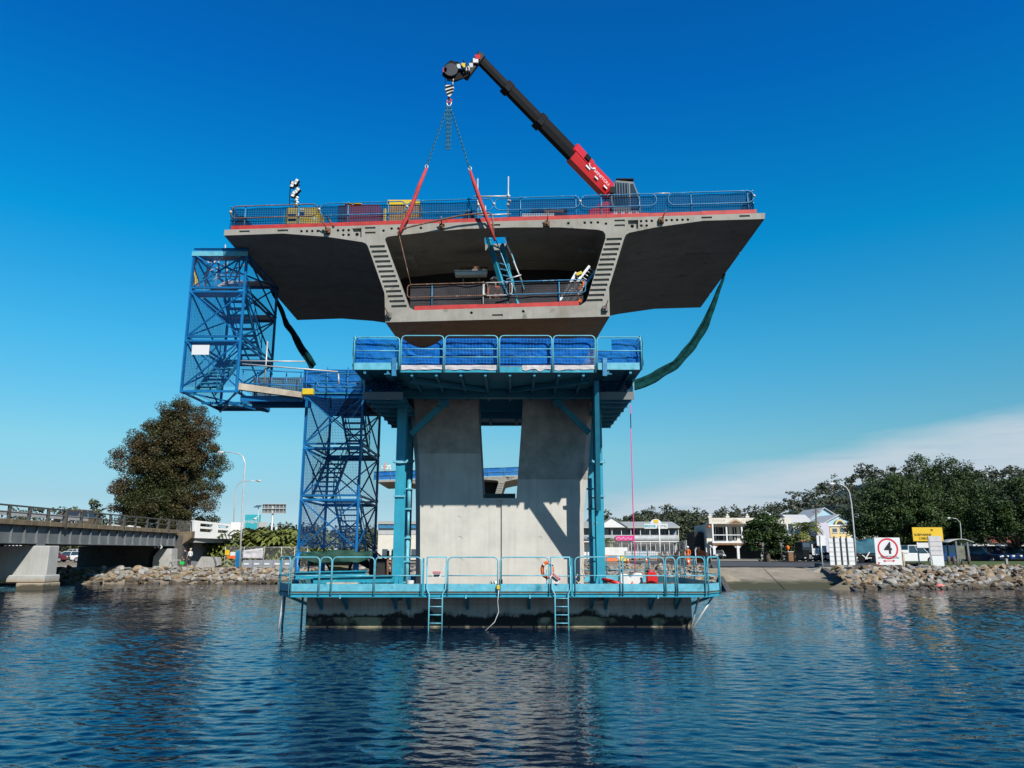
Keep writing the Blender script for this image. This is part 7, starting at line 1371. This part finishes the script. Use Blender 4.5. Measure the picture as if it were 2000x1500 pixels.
for px in (1394.5, 1441, 1487.5, 1530):
    x = vx(px); o = bx(V, 'column', x-0.2, x+0.2, YV, YV+0.4, GZ-0.1, zfl-0.62, 'white')
    for s_ in (-1, 1): mb = MB(); mb.prism([(x+s_*0.2, zfl-0.63), (x+s_*0.75, zfl-0.63), (x+s_*0.2, zfl-1.2)], lambda a, b_: (a, YV+0.1, b_), lambda a, b_: (a, YV+0.3, b_)); mb.build('bracket', M['white'], o)
bx(V, 'verandah_rail', vx(1393), vx(1548), YV+0.05, YV+0.15, zfl+0.95, zfl+1.08, 'white')
for a, c_ in ((1401,1411),(1412,1432),(1440,1448),(1455,1478),(1484,1505)): w_ = bx(V, 'window', vx(a), vx(c_), YV+2.4, YV+2.49, zfl+0.2, zt2-0.5, 'glass'); bx(w_, 'mullion', (vx(a)+vx(c_))/2-0.05, (vx(a)+vx(c_))/2+0.05, YV+2.36, YV+2.397, zfl+0.2, zt2-0.5, 'offwhite')
bx(V, 'side_wing', vx(1368), vx(1385), YV+4, YV+10, GZ, zt2-1.2, 'dark'); mb = MB(); mb.ball((vx(1386), YV-0.2, zt2-0.5), 0.22, 8, 6); mb.build('wall_lamp', M['orangeplastic'], V)
car('sedan', 'silver sedan parked in the carport of the verandah house', vx(1405), YV+1.2, R(265), pm('silver', (0.45, 0.46, 0.46)), 'parked cars')
# gabled houses
def house(name, label, px0, px1, Y, pye, pyr, wm_, rm_, depth=9, gable=True, pxr=None, z0=GZ):
    x0, x1 = X(px0, Y, 4), X(px1, Y, 4); ze, zr = Z(pye, Y), Z(pyr, Y); t = thing(name, label, 'house', ((x0+x1)/2, Y, z0)); xm = X(pxr, Y, 8) if pxr else (x0+x1)/2
    mb = MB(); prf = [(x0, z0-0.3), (x1, z0-0.3), (x1, ze), (xm, zr), (x0, ze)] if gable else [(x0, z0-0.3), (x1, z0-0.3), (x1, ze), (x0, ze)]
    mb.prism(prf, lambda a, b_: (a, Y, b_), lambda a, b_: (a, Y+depth, b_)); mb.build('wall', wm_, t); mb = MB(); o = 0.4
    if gable:
        for (a, za), (b_, zb_) in (((x0-0.35, ze-0.25), (xm, zr+0.03)), ((xm, zr+0.03), (x1+0.35, ze-0.25))): mb.add([(a, Y-o, za), (b_, Y-o, zb_), (b_, Y+depth, zb_), (a, Y+depth, za), (a, Y-o, za+0.18), (b_, Y-o, zb_+0.18), (b_, Y+depth, zb_+0.18), (a, Y+depth, za+0.18)], [(0,1,2,3),(7,6,5,4),(0,4,5,1),(1,5,6,2),(2,6,7,3),(3,7,4,0)])
    else: mb.prism([(Y-o, ze+0.003), (Y+depth, ze+0.003), (Y+depth*0.5, zr)], lambda a, b_: (x0-0.3, a, b_), lambda a, b_: (x1+0.3, a, b_))
    mb.build('roof', rm_, t); return t
def hwin(t, a, b_, c_, d_, Y, fr='white'): p, q = P(a, d_, Y), P(c_, b_, Y); w_ = bx(t, 'window', p.x, q.x, Y-0.06, Y-0.004, p.z, q.z, 'glassblue'); bx(w_, 'frame', p.x-0.1, q.x+0.1, Y-0.05, Y-0.002, q.z+0.003, q.z+0.12, fr); bx(w_, 'sill', p.x-0.12, q.x+0.12, Y-0.12, Y-0.002, p.z-0.12, p.z-0.003, fr)
paleblue = mat('pale_blue_boards', (0.42, 0.62, 0.72), 0.7, var=0.04); lightroof = mat('pale_iron_roof', (0.60, 0.60, 0.58), 0.5, var=0.05); cream = mat('warm_yellow_render', (0.72, 0.56, 0.26), 0.8, var=0.05); lilac = mat('lilac_white_render', (0.60, 0.58, 0.66), 0.8, var=0.04); redroof = mat('red_tile_roof', (0.42, 0.10, 0.06), 0.8, var=0.15, scale=3)
h = house('gabled_house', 'tall pale blue gabled house at the back of the group', 1588, 1645, 168, 1012, 993, paleblue, lightroof, 12, pxr=1612); hwin(h, 1598, 1017, 1602, 1021, 168)
h = house('gabled_house', 'grey roofed white house on the left of the blue gables', 1551, 1592, 160, 1024, 1003, M['white'], lightroof, 10, False)
hwin(h, 1556, 1040, 1562, 1050, 160); hwin(h, 1574, 1040, 1580, 1050, 160)
h = house('gabled_house', 'pale blue gabled house with a warm yellow window bay', 1596, 1690, 150, 1030, 1006, paleblue, lightroof, 10, pxr=1640)
p, q = P(1622, 1050, 149.2), P(1660, 1028, 149.2); bay = bx(h, 'window_bay', p.x, q.x, 149.2, 149.99, p.z, q.z, cream); bx(bay, 'cornice', p.x-0.3, q.x+0.2, 149.0, 149.99, q.z+0.003, q.z+0.3, 'white')
mb = MB(); c0 = P(1641, 1027, 149.3); mb.prism([(c0.x+1.0*math.cos(a), c0.z+1.25*math.sin(a)) for a in [math.pi*i/8 for i in range(9)]], lambda a, b_: (a, 149.3, b_), lambda a, b_: (a, 149.9, b_)); dm_ = mb.build('dormer', cream, h); mb = MB(); mb.prism([(c0.x+0.65*math.cos(a), c0.z+0.1+0.8*math.sin(a)) for a in [math.pi*i/8 for i in range(9)]], lambda a, b_: (a, 149.24, b_), lambda a, b_: (a, 149.295, b_)); mb.build('window', M['glass'], dm_)
for a, c_ in ((1626.5,1634.5),(1641,1645.5),(1647,1651.5)): hwin(bay, a, 1032, c_, 1040, 149.2)
hwin(h, 1659, 1031.5, 1665, 1036, 150); hwin(h, 1672, 1031, 1682, 1042, 150)
bx(h, 'side_block', X(1598, 146, 4), X(1622, 146, 4), 146, 149.98, GZ, Z(1021, 146), lilac); bx(h, 'low_wing', X(1640, 148, 2), X(1712, 148, 2), 148, 149.15, GZ, Z(1050, 148), 'white')
h = house('white_house', 'white flat fronted house half hidden by the left fig tree', 1680, 1722, 154, 1012, 1000, M['white'], lightroof, 10, False); hwin(h, 1694, 1032, 1701, 1043, 154); hwin(h, 1704, 1032, 1711, 1043, 154)
h = house('red_roofed_house', 'low house with a red tiled roof behind the parked cars', 1930, 2030, 125, 1060, 1046, M['offwhite'], redroof, 10, False); hwin(h, 1945, 1064, 1955, 1072, 125); hwin(h, 1965, 1064, 1975, 1072, 125)
h = house('white_cottage', 'small white cottage left of the red tiled roof', 1900, 1932, 120, 1058, 1050, M['white'], lightroof, 7, False); hwin(h, 1912, 1067, 1917, 1074, 120)
h = house('pink_roofed_house', 'sliver of a house with a pink roof behind the round street tree', 1538, 1556, 175, 1026, 1018, M['white'], M['pink'], 8, False)
mb = MB(); mb.tube([P(1596,1095,104), P(1593.5,992,104)], [0.16,0.12], 8); pp2 = thing('power_pole', 'timber power pole between the palm and the pale blue house', 'power pole', P(1596,1095,104)); mb.build('pole', M['bark'], pp2); mb = MB(); mb.bar(P(1586,1000,104), P(1602,1000,104), 0.1); mb.build('cross_arm', M['bark'], pp2)
# truck, boat trailer, bin
T = thing('crane_truck', 'white and dark cab flatbed truck facing left on the boat ramp road', 'truck', (X(1600, 88, 2), 88, 1.43)); tx = lambda px: X(px, 88, 2); tz = lambda py: Z(py, 88); cabm = mat('dark_teal_cab', (0.015, 0.035, 0.045), 0.4)
bx(T, 'chassis', tx(1580), tx(1632), 88.2, 90.0, tz(1092), tz(1086), 'steel')
c_ = bx(T, 'cab', tx(1566.5), tx(1602), 87.9, 90.1, tz(1093), tz(1058), cabm, 0.08); bx(c_, 'door', tx(1586), tx(1600), 87.86, 87.897, tz(1084), tz(1063), 'white'); bx(c_, 'window', tx(1588), tx(1598.5), 87.84, 87.857, tz(1070), tz(1062), 'glass'); bx(c_, 'windscreen', tx(1568.5), tx(1582), 87.85, 87.897, tz(1069), tz(1060.5), 'glassblue')
for px in (1572, 1577): mb = MB(); mb.cyl((tx(px), 88.6, tz(1058)), (tx(px), 88.6, tz(1055)), 0.09, 8); mb.build('beacon', M['orangeplastic'], c_)
mb = MB(); mb.box(tx(1568), tx(1580), 87.86, 87.899, tz(1090), tz(1074)); mb.build('grille', M['black'], c_)
bx(T, 'crane_body', tx(1600), tx(1617), 88.1, 89.8, tz(1086), tz(1062), 'white', 0.1); mb = MB(); mb.bar(Vector((tx(1606), 88.9, tz(1066))), Vector((tx(1618), 88.9, tz(1058))), 0.4, 0.5); mb.build('crane_arm', M['white'], T, bevel=0.04); bx(T, 'tray', tx(1600), tx(1640), 88.0, 90.1, tz(1085.9), tz(1083.5), 'white')
for px in (1581, 1606, 1616):
    for y in (88.05, 89.95): mb = MB(); mb.cyl((tx(px), y-0.15, 1.93), (tx(px), y+0.15, 1.93), 0.5, 16); w_ = mb.build('wheel', M['rubber'], T, bevel=0.03); mb = MB(); mb.cyl((tx(px), y-0.17, 1.93), (tx(px), y+0.17, 1.93), 0.24, 12); mb.build('rim', M['chrome'], w_)
for px in (1570, 1584): bx(T, 'headlight', tx(px), tx(px+3), 87.83, 87.855, tz(1090.5), tz(1088.5), 'lampglass')
bt = thing('covered_boat', 'boat under a dark blue green cover on a white trailer', 'boat', (X(1690, 80, 2), 80, 1.43)); x0, x1 = X(1663, 80, 3), X(1713, 80, 3)
mb = MB(); mb.grid(lambda u, v: (x0+(x1-x0)*u, 79.2+1.9*v, 2.1+(Z(1052, 80)-2.1)*min(1, 6*min(v, 1-v)+0.15)*(0.9+0.1*math.cos(u*9))), 20, 10); mb.build('cover', mat('boat_cover', (0.02, 0.12, 0.17), 0.8, var=0.25), bt, fixn=False); bx(bt, 'hull', x0+0.1, x1-0.1, 79.3, 81.0, 1.95, 2.3, 'dark', 0.1)
for y in (79.3, 80.9): mb = MB(); mb.bar((x0-0.3, y, 1.85), (x1+0.2, y, 1.85), 0.09); mb.build('trailer_rail', M['white'], bt)
for px in (1675, 1702): mb = MB(); mb.cyl((X(px,80,2), 79.05, 1.75), (X(px,80,2), 79.25, 1.75), 0.32, 14); mb.build('wheel', M['rubber'], bt)
mb = MB(); mb.bar(P(1690,1092,79), P(1698,1078,79), 0.1); mb.bar(P(1684,1084,79), P(1694,1092,79), 0.08); mb.build('winch_post', M['white'], bt)
bi = thing('litter_bin', 'brown boxed litter bin with a pale top beside the road', 'bin', (X(1545, 86, 2), 86, 1.43)); tx2 = lambda px: X(px, 86, 2)
bx(bi, 'casing', tx2(1540), tx2(1550), 86, 86.6, 1.43, Z(1079, 86), 'brownwood', 0.03); bx(bi, 'lid', tx2(1539), tx2(1551), 85.95, 86.65, Z(1078.9, 86), Z(1077, 86), 'galv', 0.03)
ol = thing('marker_lamp', 'small orange marker on a post behind the litter bin', 'marker', (X(1540, 88, 2), 88, 1.43)); mb = MB(); mb.cyl((X(1540,88,2), 88, 1.4), (X(1540,88,2), 88, Z(1073,88)), 0.04, 6); mb.build('post', M['galv'], ol); mb = MB(); mb.ball((X(1540,88,2), 88, Z(1070,88)), 0.2, 8, 6, sq=(1,1,1.4)); mb.build('marker', M['hiorange'], ol)
for px, b_, lb in ((1491,1060,'thin dark pole standing left of the round street tree'),(1527,1060,'parking sign pole right of the round street tree')): ol = thing('sign_pole', lb, 'pole', (X(px, 84, 2), 84, 1.43)); mb = MB(); mb.tube([(X(px,84,2), 84, 1.4), (X(px,84,2), 84, Z(b_,84))], 0.05, 6); mb.build('pole', M['railsteel'], ol); bx(ol, 'plate', X(px-2,84,2), X(px+2,84,2), 83.92, 83.94, Z(b_+7,84), Z(b_,84), 'steel')

# ================================================================ SIGNS ON THE RIGHT SHORE
YS = 60.0
gs, a, c = board('slipway_sign', 'white ribbed back of a large sign board standing on the rocks by the ramp', 'sign', 1622, 1051, 1666, 1104, YS, 'signwhite', 0.05)
for px in (1632, 1644.5, 1656): x = X(px, YS, 2); mb = MB(); mb.box(x-0.035, x+0.035, YS-0.10, YS-0.004, a.z-0.7, c.z+0.15); mb.build('post', M['railsteel'], gs)
for i in range(1, 6): z_ = a.z+(c.z-a.z)*i/6; mb = MB(); mb.box(a.x+0.02, c.x-0.02, YS-0.022, YS-0.004, z_-0.02, z_+0.02); mb.build('rib', M['galv'], gs)
g2, a, c = board('back_sign', 'smaller white sign back on a single post left of the ribbed board', 'sign', 1596, 1046, 1612, 1066, YS, 'signwhite', 0.05); mb = MB(); x = X(1605, YS, 2); mb.tube([(x, YS-0.05, 0.9), (x, YS-0.05, c.z)], 0.05, 8); mb.build('post', M['galv'], g2)
sg, a, c = board('speed_sign', 'white boating speed sign with 4 in a red ring on the right bank', 'sign', 1712, 1050, 1757, 1103.5, YS, 'signwhite', 0.06); W_ = c.x-a.x; cx = (a.x+c.x)/2; zc_ = c.z-W_*0.42
mb = MB(); n = 48; r0, r1 = W_*0.40, W_*0.335
mb.add([(cx+r0*math.cos(2*math.pi*i/n), YS-0.012, zc_+r0*math.sin(2*math.pi*i/n)) for i in range(n)] + [(cx+r1*math.cos(2*math.pi*i/n), YS-0.012, zc_+r1*math.sin(2*math.pi*i/n)) for i in range(n)], [(i, (i+1) % n, (i+1) % n+n, i+n) for i in range(n)]); mb.build('red_ring', M['signred'], sg, fixn=False)
text_mesh('4', W_*0.62, facing(cx+0.02, YS-0.012, zc_), M['signblack'], sg, font_w=0.022)
text_mesh('SPEED LIMIT IN KNOTS', W_*0.062, facing(cx, YS-0.012, a.z+W_*0.325), M['signblack'], sg); text_mesh('IN DIRECTION INDICATED', W_*0.066, facing(cx, YS-0.012, a.z+W_*0.265), M['signblack'], sg)
za = a.z+W_*0.155; mb = MB(); mb.box(cx-W_*0.16, cx+W_*0.16, YS-0.014, YS-0.004, za-0.025, za+0.025)
for s_ in (-1, 1): mb.add([(cx+s_*W_*0.235, YS-0.014, za), (cx+s_*W_*0.145, YS-0.014, za+0.11), (cx+s_*W_*0.145, YS-0.014, za-0.11)], [(0,1,2)])
mb.build('double_arrow', M['signred'], sg); mb = MB(); mb.box(a.x+0.12, a.x+0.28, YS-0.014, YS-0.004, a.z+0.1, a.z+0.2); mb.build('crest', M['signred'], sg)
for x in (a.x+0.15, c.x-0.15): mb = MB(); mb.tube([(x, YS+0.1, 0.9), (x, YS+0.1, c.z)], 0.045, 6); mb.build('post', M['galv'], sg)
yc, a, c = board('cable_sign', 'yellow SUBMARINE CABLE sign on a white frame by the bus shelter', 'sign', 1784, 1030, 1840, 1057, YS+1, 'signyellow', 0.06)
text_mesh('SUBMARINE', 0.25, facing(a.x+(c.x-a.x)*0.33, YS+0.985, a.z+(c.z-a.z)*0.46), M['signblack'], yc); text_mesh('CABLE', 0.25, facing(a.x+(c.x-a.x)*0.34, YS+0.985, a.z+(c.z-a.z)*0.20), M['signblack'], yc)
mb = MB(); e = Vector((a.x+(c.x-a.x)*0.645, YS+0.985, c.z-0.2)); mb.tube([e+Vector((0.07*math.cos(q), 0, 0.06*math.sin(q))) for q in [2*math.pi*i/10 for i in range(10)]], 0.02, 5, closed=True); mb.build('anchor_mark', M['signblack'], yc)
for px in (1797, 1836): x = X(px, YS+1, 2); mb = MB(); mb.bar((x-0.06, YS+1.12, 1.0), (x, YS+1.12, c.z-0.1), 0.08); mb.build('leg', M['galv'], yc)
bx(yc, 'white_panel', X(1793, YS+1.05, 2), X(1816, YS+1.05, 2), YS+1.0, YS+1.05, Z(1071, YS+1), Z(1060, YS+1), 'signwhite'); bx(yc, 'rail', X(1796, YS+1.05, 2), X(1818, YS+1.05, 2), YS+1.0, YS+1.05, Z(1081, YS+1), Z(1079.5, YS+1), 'galv')
np_, a, c = board('louvre_board', 'tall pale louvred panel with a white lower half in front of the cable sign', 'sign', 1819, 1047, 1838.5, 1105.5, YS, 'galv', 0.08)
for i in range(5): z_ = c.z-0.12-i*0.34; bx(np_, 'louvre', a.x+0.06, c.x-0.06, YS-0.03, YS-0.003, z_-0.29, z_, 'cloth')
bx(np_, 'lower_panel', a.x+0.12, c.x-0.05, YS-0.04, YS-0.003, a.z, a.z+0.75, 'signwhite')
lamp('street_lamp', 'curved street lamp with twin lens head left of the fig trees', [(1672,1106),(1669,1050),(1663,985),(1659,962),(1653,952),(1645,947),(1635,945)], ((1632,945),(1618,945)), 64)
lamp('street_lamp', 'thin dark street lamp arching in front of the tallest fig tree', [(1878,1100),(1877,1040),(1875,1020),(1868,1013),(1856,1011)], ((1856,1011),(1850,1012)), 74, 0.05)
bs_ = thing('bus_shelter', 'small bus shelter with a curved pale roof behind the rock bank', 'bus shelter', (X(1873, 66, 2), 66, 1.43)); sx = lambda px: X(px, 66, 3)
mb = MB(); mb.grid(lambda u, v: (sx(1847)+(sx(1898)-sx(1847))*u, 65.6+1.9*v, Z(1059, 66)+0.28*math.sin(u*math.pi)), 12, 2); o = mb.build('roof', M['greyroof'], bs_, fixn=False); o.modifiers.new('s','SOLIDIFY').thickness = 0.06
for px in (1886, 1864): mb = MB(); mb.box(sx(px)-0.07, sx(px)+0.07, 65.7, 65.85, 1.42, Z(1056, 66)); mb.build('post', M['steel'], bs_)
for px in (1866, 1888): mb = MB(); mb.box(sx(px)-0.05, sx(px)+0.05, 67.2, 67.3, 1.42, Z(1057, 66)); mb.build('post', M['steel'], bs_)
bx(bs_, 'glass_screen', sx(1865), sx(1885), 65.9, 65.95, 1.85, Z(1066, 66), mat('dusty_glass', (0.20, 0.20, 0.15), 0.2, var=0.3, scale=4))
for px in (1852, 1862.5, 1867.5, 1878.5, 1892): x = X(px, 61, 2); g = ground_z(x, 61); mb = MB(); mb.cyl((x, 61.0, g-0.1), (x, 61.0, g+0.85 if px not in (1867.5, 1878.5) else g+0.5), 0.12, 10); lone(mb, 'bollard', M['bark'], 'weathered round timber bollard between the panel and the bus shelter', 'bollard', (x, 61, g), 'timber bollards', bevel=0.02)
for px in (1759.5, 1764): x = X(px, 60.5, 2); mb = MB(); mb.box(x-0.06, x+0.06, 60.4, 60.6, 1.2, 2.95-0.5*(px > 1760)); lone(mb, 'timber_post', M['wood'], 'square timber post beside the speed sign', 'post', (x, 60.5, 1.2), 'timber posts by the speed sign')
x = X(1964.5, 60, 2); mb = MB(); mb.box(x-0.08, x+0.08, 59.9, 60.1, 1.1, 1.95); lone(mb, 'marker_stub', M['oldcon'], 'small pale post standing alone on the lawn edge', 'post', (x, 60, 1.1), bevel=0.02)
car('ute', 'white dual cab pickup parked behind the speed sign', X(1775, 75, 2), 75, R(8), pm('white', (0.75, 0.75, 0.74)))
car('suv', 'blue car half hidden behind the louvred panel', X(1826, 78, 2), 78, R(170), pm('blue', (0.01, 0.06, 0.20))); car('hatch', 'dark red car under the fig tree left of the bus shelter', X(1853, 84, 2), 84, R(185), pm('maroon', (0.14, 0.02, 0.03)))
car('suv', 'navy four wheel drive parked on the lawn edge right of the bus shelter', X(1917, 80, 2), 80, R(-60), pm('navy', (0.01, 0.03, 0.07))); car('suv', 'dark blue wagon parked beside the navy four wheel drive', X(1951, 80, 2), 80.5, R(-70), pm('blue', (0.01, 0.06, 0.20))); car('suv', 'grey four wheel drive at the right edge of the photo', X(1990, 80, 2), 80, R(-60), pm('grey', (0.18, 0.19, 0.2)))
car('sedan', 'dark sedan parked behind the boat trailer', X(1722, 86, 2), 86, R(178), pm('navy', (0.01, 0.03, 0.07)))
for i, px in enumerate((1880, 1960)): bx_ = X(px, 108, 2)
mb = MB(); e = P(1838, 1147, 53.4); mb.tube([e+Vector((-0.4,0,-0.05)), e+Vector((-0.2,0,0.1)), e+Vector((0.15,0,0.02)), e+Vector((0.32,0,-0.1))], [0.05,0.18,0.16,0.04], 10); lone(mb, 'buoy', mat('faded_pink', (0.75, 0.22, 0.20), 0.6), 'faded pink buoy washed against the foot of the rocks', 'buoy', e)

# ================================================================ WORK SITE BEHIND THE PLATFORM
YW = 78.0
person('worker in orange overalls and white helmet standing by the mesh fences', (X(1344.5, 76, 1.5), 76, ground_z(X(1344.5, 76, 1.5), 76)), R(150), 'hiorange', 'hiorange', helmet='white')
wk = person('worker in an orange shirt inside the box girder behind the black net', (P(966,585,27.0).x, 27.0, 10.62), R(180), 'hiorange', 'navycloth', helmet='white', pose=1, scale=0.98)
tf_ = thing('temporary_fence', 'row of grey temporary fence panels edge on near the orange worker', 'fence', (X(1320, 90, 2), 90, 1.4))
for i in range(9):
    a = Vector((X(1312+i*3, 100-i*2.6, 2), 100-i*2.6, 0)); g = 1.45; d = Vector((X(1318+i*3, 97.6-i*2.6, 2)-a.x, -2.4, 0)); mb = MB(); mb.tube([a+Vector((0,0,g)), a+Vector((0,0,g+2.1)), a+d+Vector((0,0,g+2.0)), a+d+Vector((0,0,g)), ], 0.03, 5, closed=True); mb.grid(lambda u, v: (a.x+d.x*u, a.y+d.y*u, g+2.05*v), 2, 2); mb.build('fence_panel', M['galv'] if False else [M['netsite']], tf_, fixn=False)
    mb = MB(); mb.tube([a+Vector((0,0,g)), a+Vector((0,0,g+2.1)), a+d+Vector((0,0,g+2.1)), a+d+Vector((0,0,g))], 0.03, 5); mb.build('panel_frame', M['galv'], tf_)
t2f = thing('temporary_fence', 'long temporary mesh fence across the work site in front of the motel', 'fence', (X(1240, 105, 2), 105, 1.4)); fx0, fx1 = X(1176, 105, 2), X(1316, 105, 2)
for i in range(9): x = fx0+(fx1-fx0)*i/8; mb = MB(); mb.tube([(x, 105, 1.4), (x, 105, 3.5)], 0.035, 6); mb.build('post', M['galv'], t2f)
for z_ in (1.6, 3.5): mb = MB(); mb.tube([(fx0, 105, z_), (fx1, 105, z_)], 0.03, 5); mb.build('rail', M['galv'], t2f)
mb = MB(); mb.grid(lambda u, v: (fx0+(fx1-fx0)*u, 105.03, 1.45+2*v), 2, 2); mb.build('mesh_infill', M['netsite'], t2f, fixn=False)
for i, (px, lb) in enumerate(((1228,'white caged water tank, leftmost of the row in front of the motel'),(1240,'white caged water tank second in the row in front of the motel'),(1255,'white caged water tank with blue bars in front of the motel'),(1272,'white caged water tank at the right of the row before the sign pole'))):
    x = X(px, 100, 2); t = thing('water_tank', lb, 'tank', (x, 100, 1.45), 'caged tanks on the work site'); bx(t, 'tank_body', x-0.48, x+0.48, 99.5, 100.5, 1.6, 2.55, 'signwhite', 0.06); bx(t, 'pallet', x-0.55, x+0.55, 99.45, 100.55, 1.45, 1.597, 'brownwood')
    mb = MB()
    for k in range(5): xx = x-0.5+k*0.25; mb.bar((xx, 99.46, 1.6), (xx, 99.46, 2.6), 0.025)
    for k in range(4): mb.bar((x-0.52, 99.45, 1.65+k*0.3), (x+0.52, 99.45, 1.65+k*0.3), 0.025)
    mb.build('cage', M['rail' if i == 2 else 'galv'], t)
wl = MB(); a, c = X(1174, 102, 2), X(1226, 102, 2); wl.box(a, c, 102, 102.15, 1.4, Z(1069, 102)); lone(wl, 'site_hoarding', M['whitecon'], 'low white hoarding at the left of the work site', 'hoarding', (a, 102, 1.4))
for a, c_, Y, m, lb in ((1177,1206,86,'orangeplastic','long orange water filled barrier on the left of the work site'),(1212,1223,88,'yellow','short yellow skid beside the long orange barrier')): mb = MB(); x0, x1 = X(a, Y, 2), X(c_, Y, 2); mb.prism([(Y, 1.42), (Y+0.5, 1.42), (Y+0.38, 2.1), (Y+0.12, 2.1)], lambda p_, q_: (x0, p_, q_), lambda p_, q_: (x1, p_, q_)); lone(mb, 'road_barrier', M[m], lb, 'barrier', (x0, Y, 1.42), bevel=0.04)
on = thing('orange_fence', 'sagging orange safety mesh fence left of the orange worker', 'fence', (X(1310, 80, 2), 80, 1.42)); a, c = X(1284, 82, 2), X(1338, 78, 2)
mb = MB(); mb.grid(lambda u, v: (a+(c-a)*u, 82-4*u, 1.45+0.95*v-0.12*v*math.sin(u*9)**2), 20, 4); mb.build('mesh', M['netorange'], on, fixn=False)
for i in range(6): f = i/5; x = a+(c-a)*f; mb = MB(); mb.cyl((x, 82-4*f, 1.4), (x, 82-4*f, 2.5), 0.035, 6); mb.build('star_post', M['galv'], on)
on = thing('orange_fence', 'denser orange mesh folded round posts right of the orange worker', 'fence', (X(1370, 76, 2), 76, 1.42)); pts_ = [(X(1360, 77, 2), 77), (X(1380, 75, 2), 75), (X(1388, 73.5, 2), 73.5)]
mb = MB(); mb.grid(lambda u, v: ((pts_[0][0]*(1-2*u)+pts_[1][0]*2*u if u < .5 else pts_[1][0]*(2-2*u)+pts_[2][0]*(2*u-1)), 77-3.5*u, 1.42+(1.35-0.55*u)*v), 12, 4); mb.build('mesh', mat('orange_cloth', (0.75, 0.15, 0.03), 0.8, var=0.25, scale=3), on, fixn=False)
for x, y in pts_: mb = MB(); mb.cyl((x, y-0.05, 1.4), (x, y-0.05, 2.85), 0.05, 6); mb.build('star_post', M['galv'], on)
def cone(px, Y, label): x = X(px, Y, 2); g = ground_z(x, Y); t = thing('traffic_cone', label, 'cone', (x, Y, g), 'traffic cones'); mb = MB(); mb.tube([(x, Y, g+0.05), (x, Y, g+0.7)], [0.17, 0.03], 10); mb.build('cone', M['hiorange'], t); mb = MB(); mb.tube([(x, Y, g+0.35), (x, Y, g+0.5)], [0.108, 0.075], 10, cap=False); mb.build('band', M['signwhite'], t); bx(t, 'base', x-0.2, x+0.2, Y-0.2, Y+0.2, g, g+0.047, 'hiorange')
cone(1344, 68, 'orange traffic cone standing in front of the orange worker'); cone(1262, 84, 'orange traffic cone by the caged tanks'); cone(1226, 84, 'orange traffic cone by the yellow skid')
for px, y0_, lb in ((1360,72,'tall steel fence post leaning near the boulders'),(1384,70,'dark steel post behind the right end of the platform')): x = X(px, y0_, 2); mb = MB(); mb.cyl((x, y0_, 0.6), (x-0.08, y0_, 2.7), 0.04, 6); lone(mb, 'steel_post', M['galv' if px == 1360 else 'railsteel'], lb, 'post', (x, y0_, 0.6))
for i, (px0, px1, py, Y, r_) in enumerate(((1185,1290,1117,62,0.16),(1210,1300,1124,59.5,0.14),(1180,1260,1131,58.5,0.18))): p, q = P(px0, py, Y), P(px1, py-1, Y+0.5); mb = MB(); mb.tube([p, p.lerp(q, .5)+Vector((0,0,.05)), q], r_, 8); lone(mb, 'log', M['wood'], ['pale log lying farthest up the sandy bank','pale log lying midway down the sandy bank','thick pale log lowest on the sandy bank'][i], 'log', p, 'logs on the sandy bank')
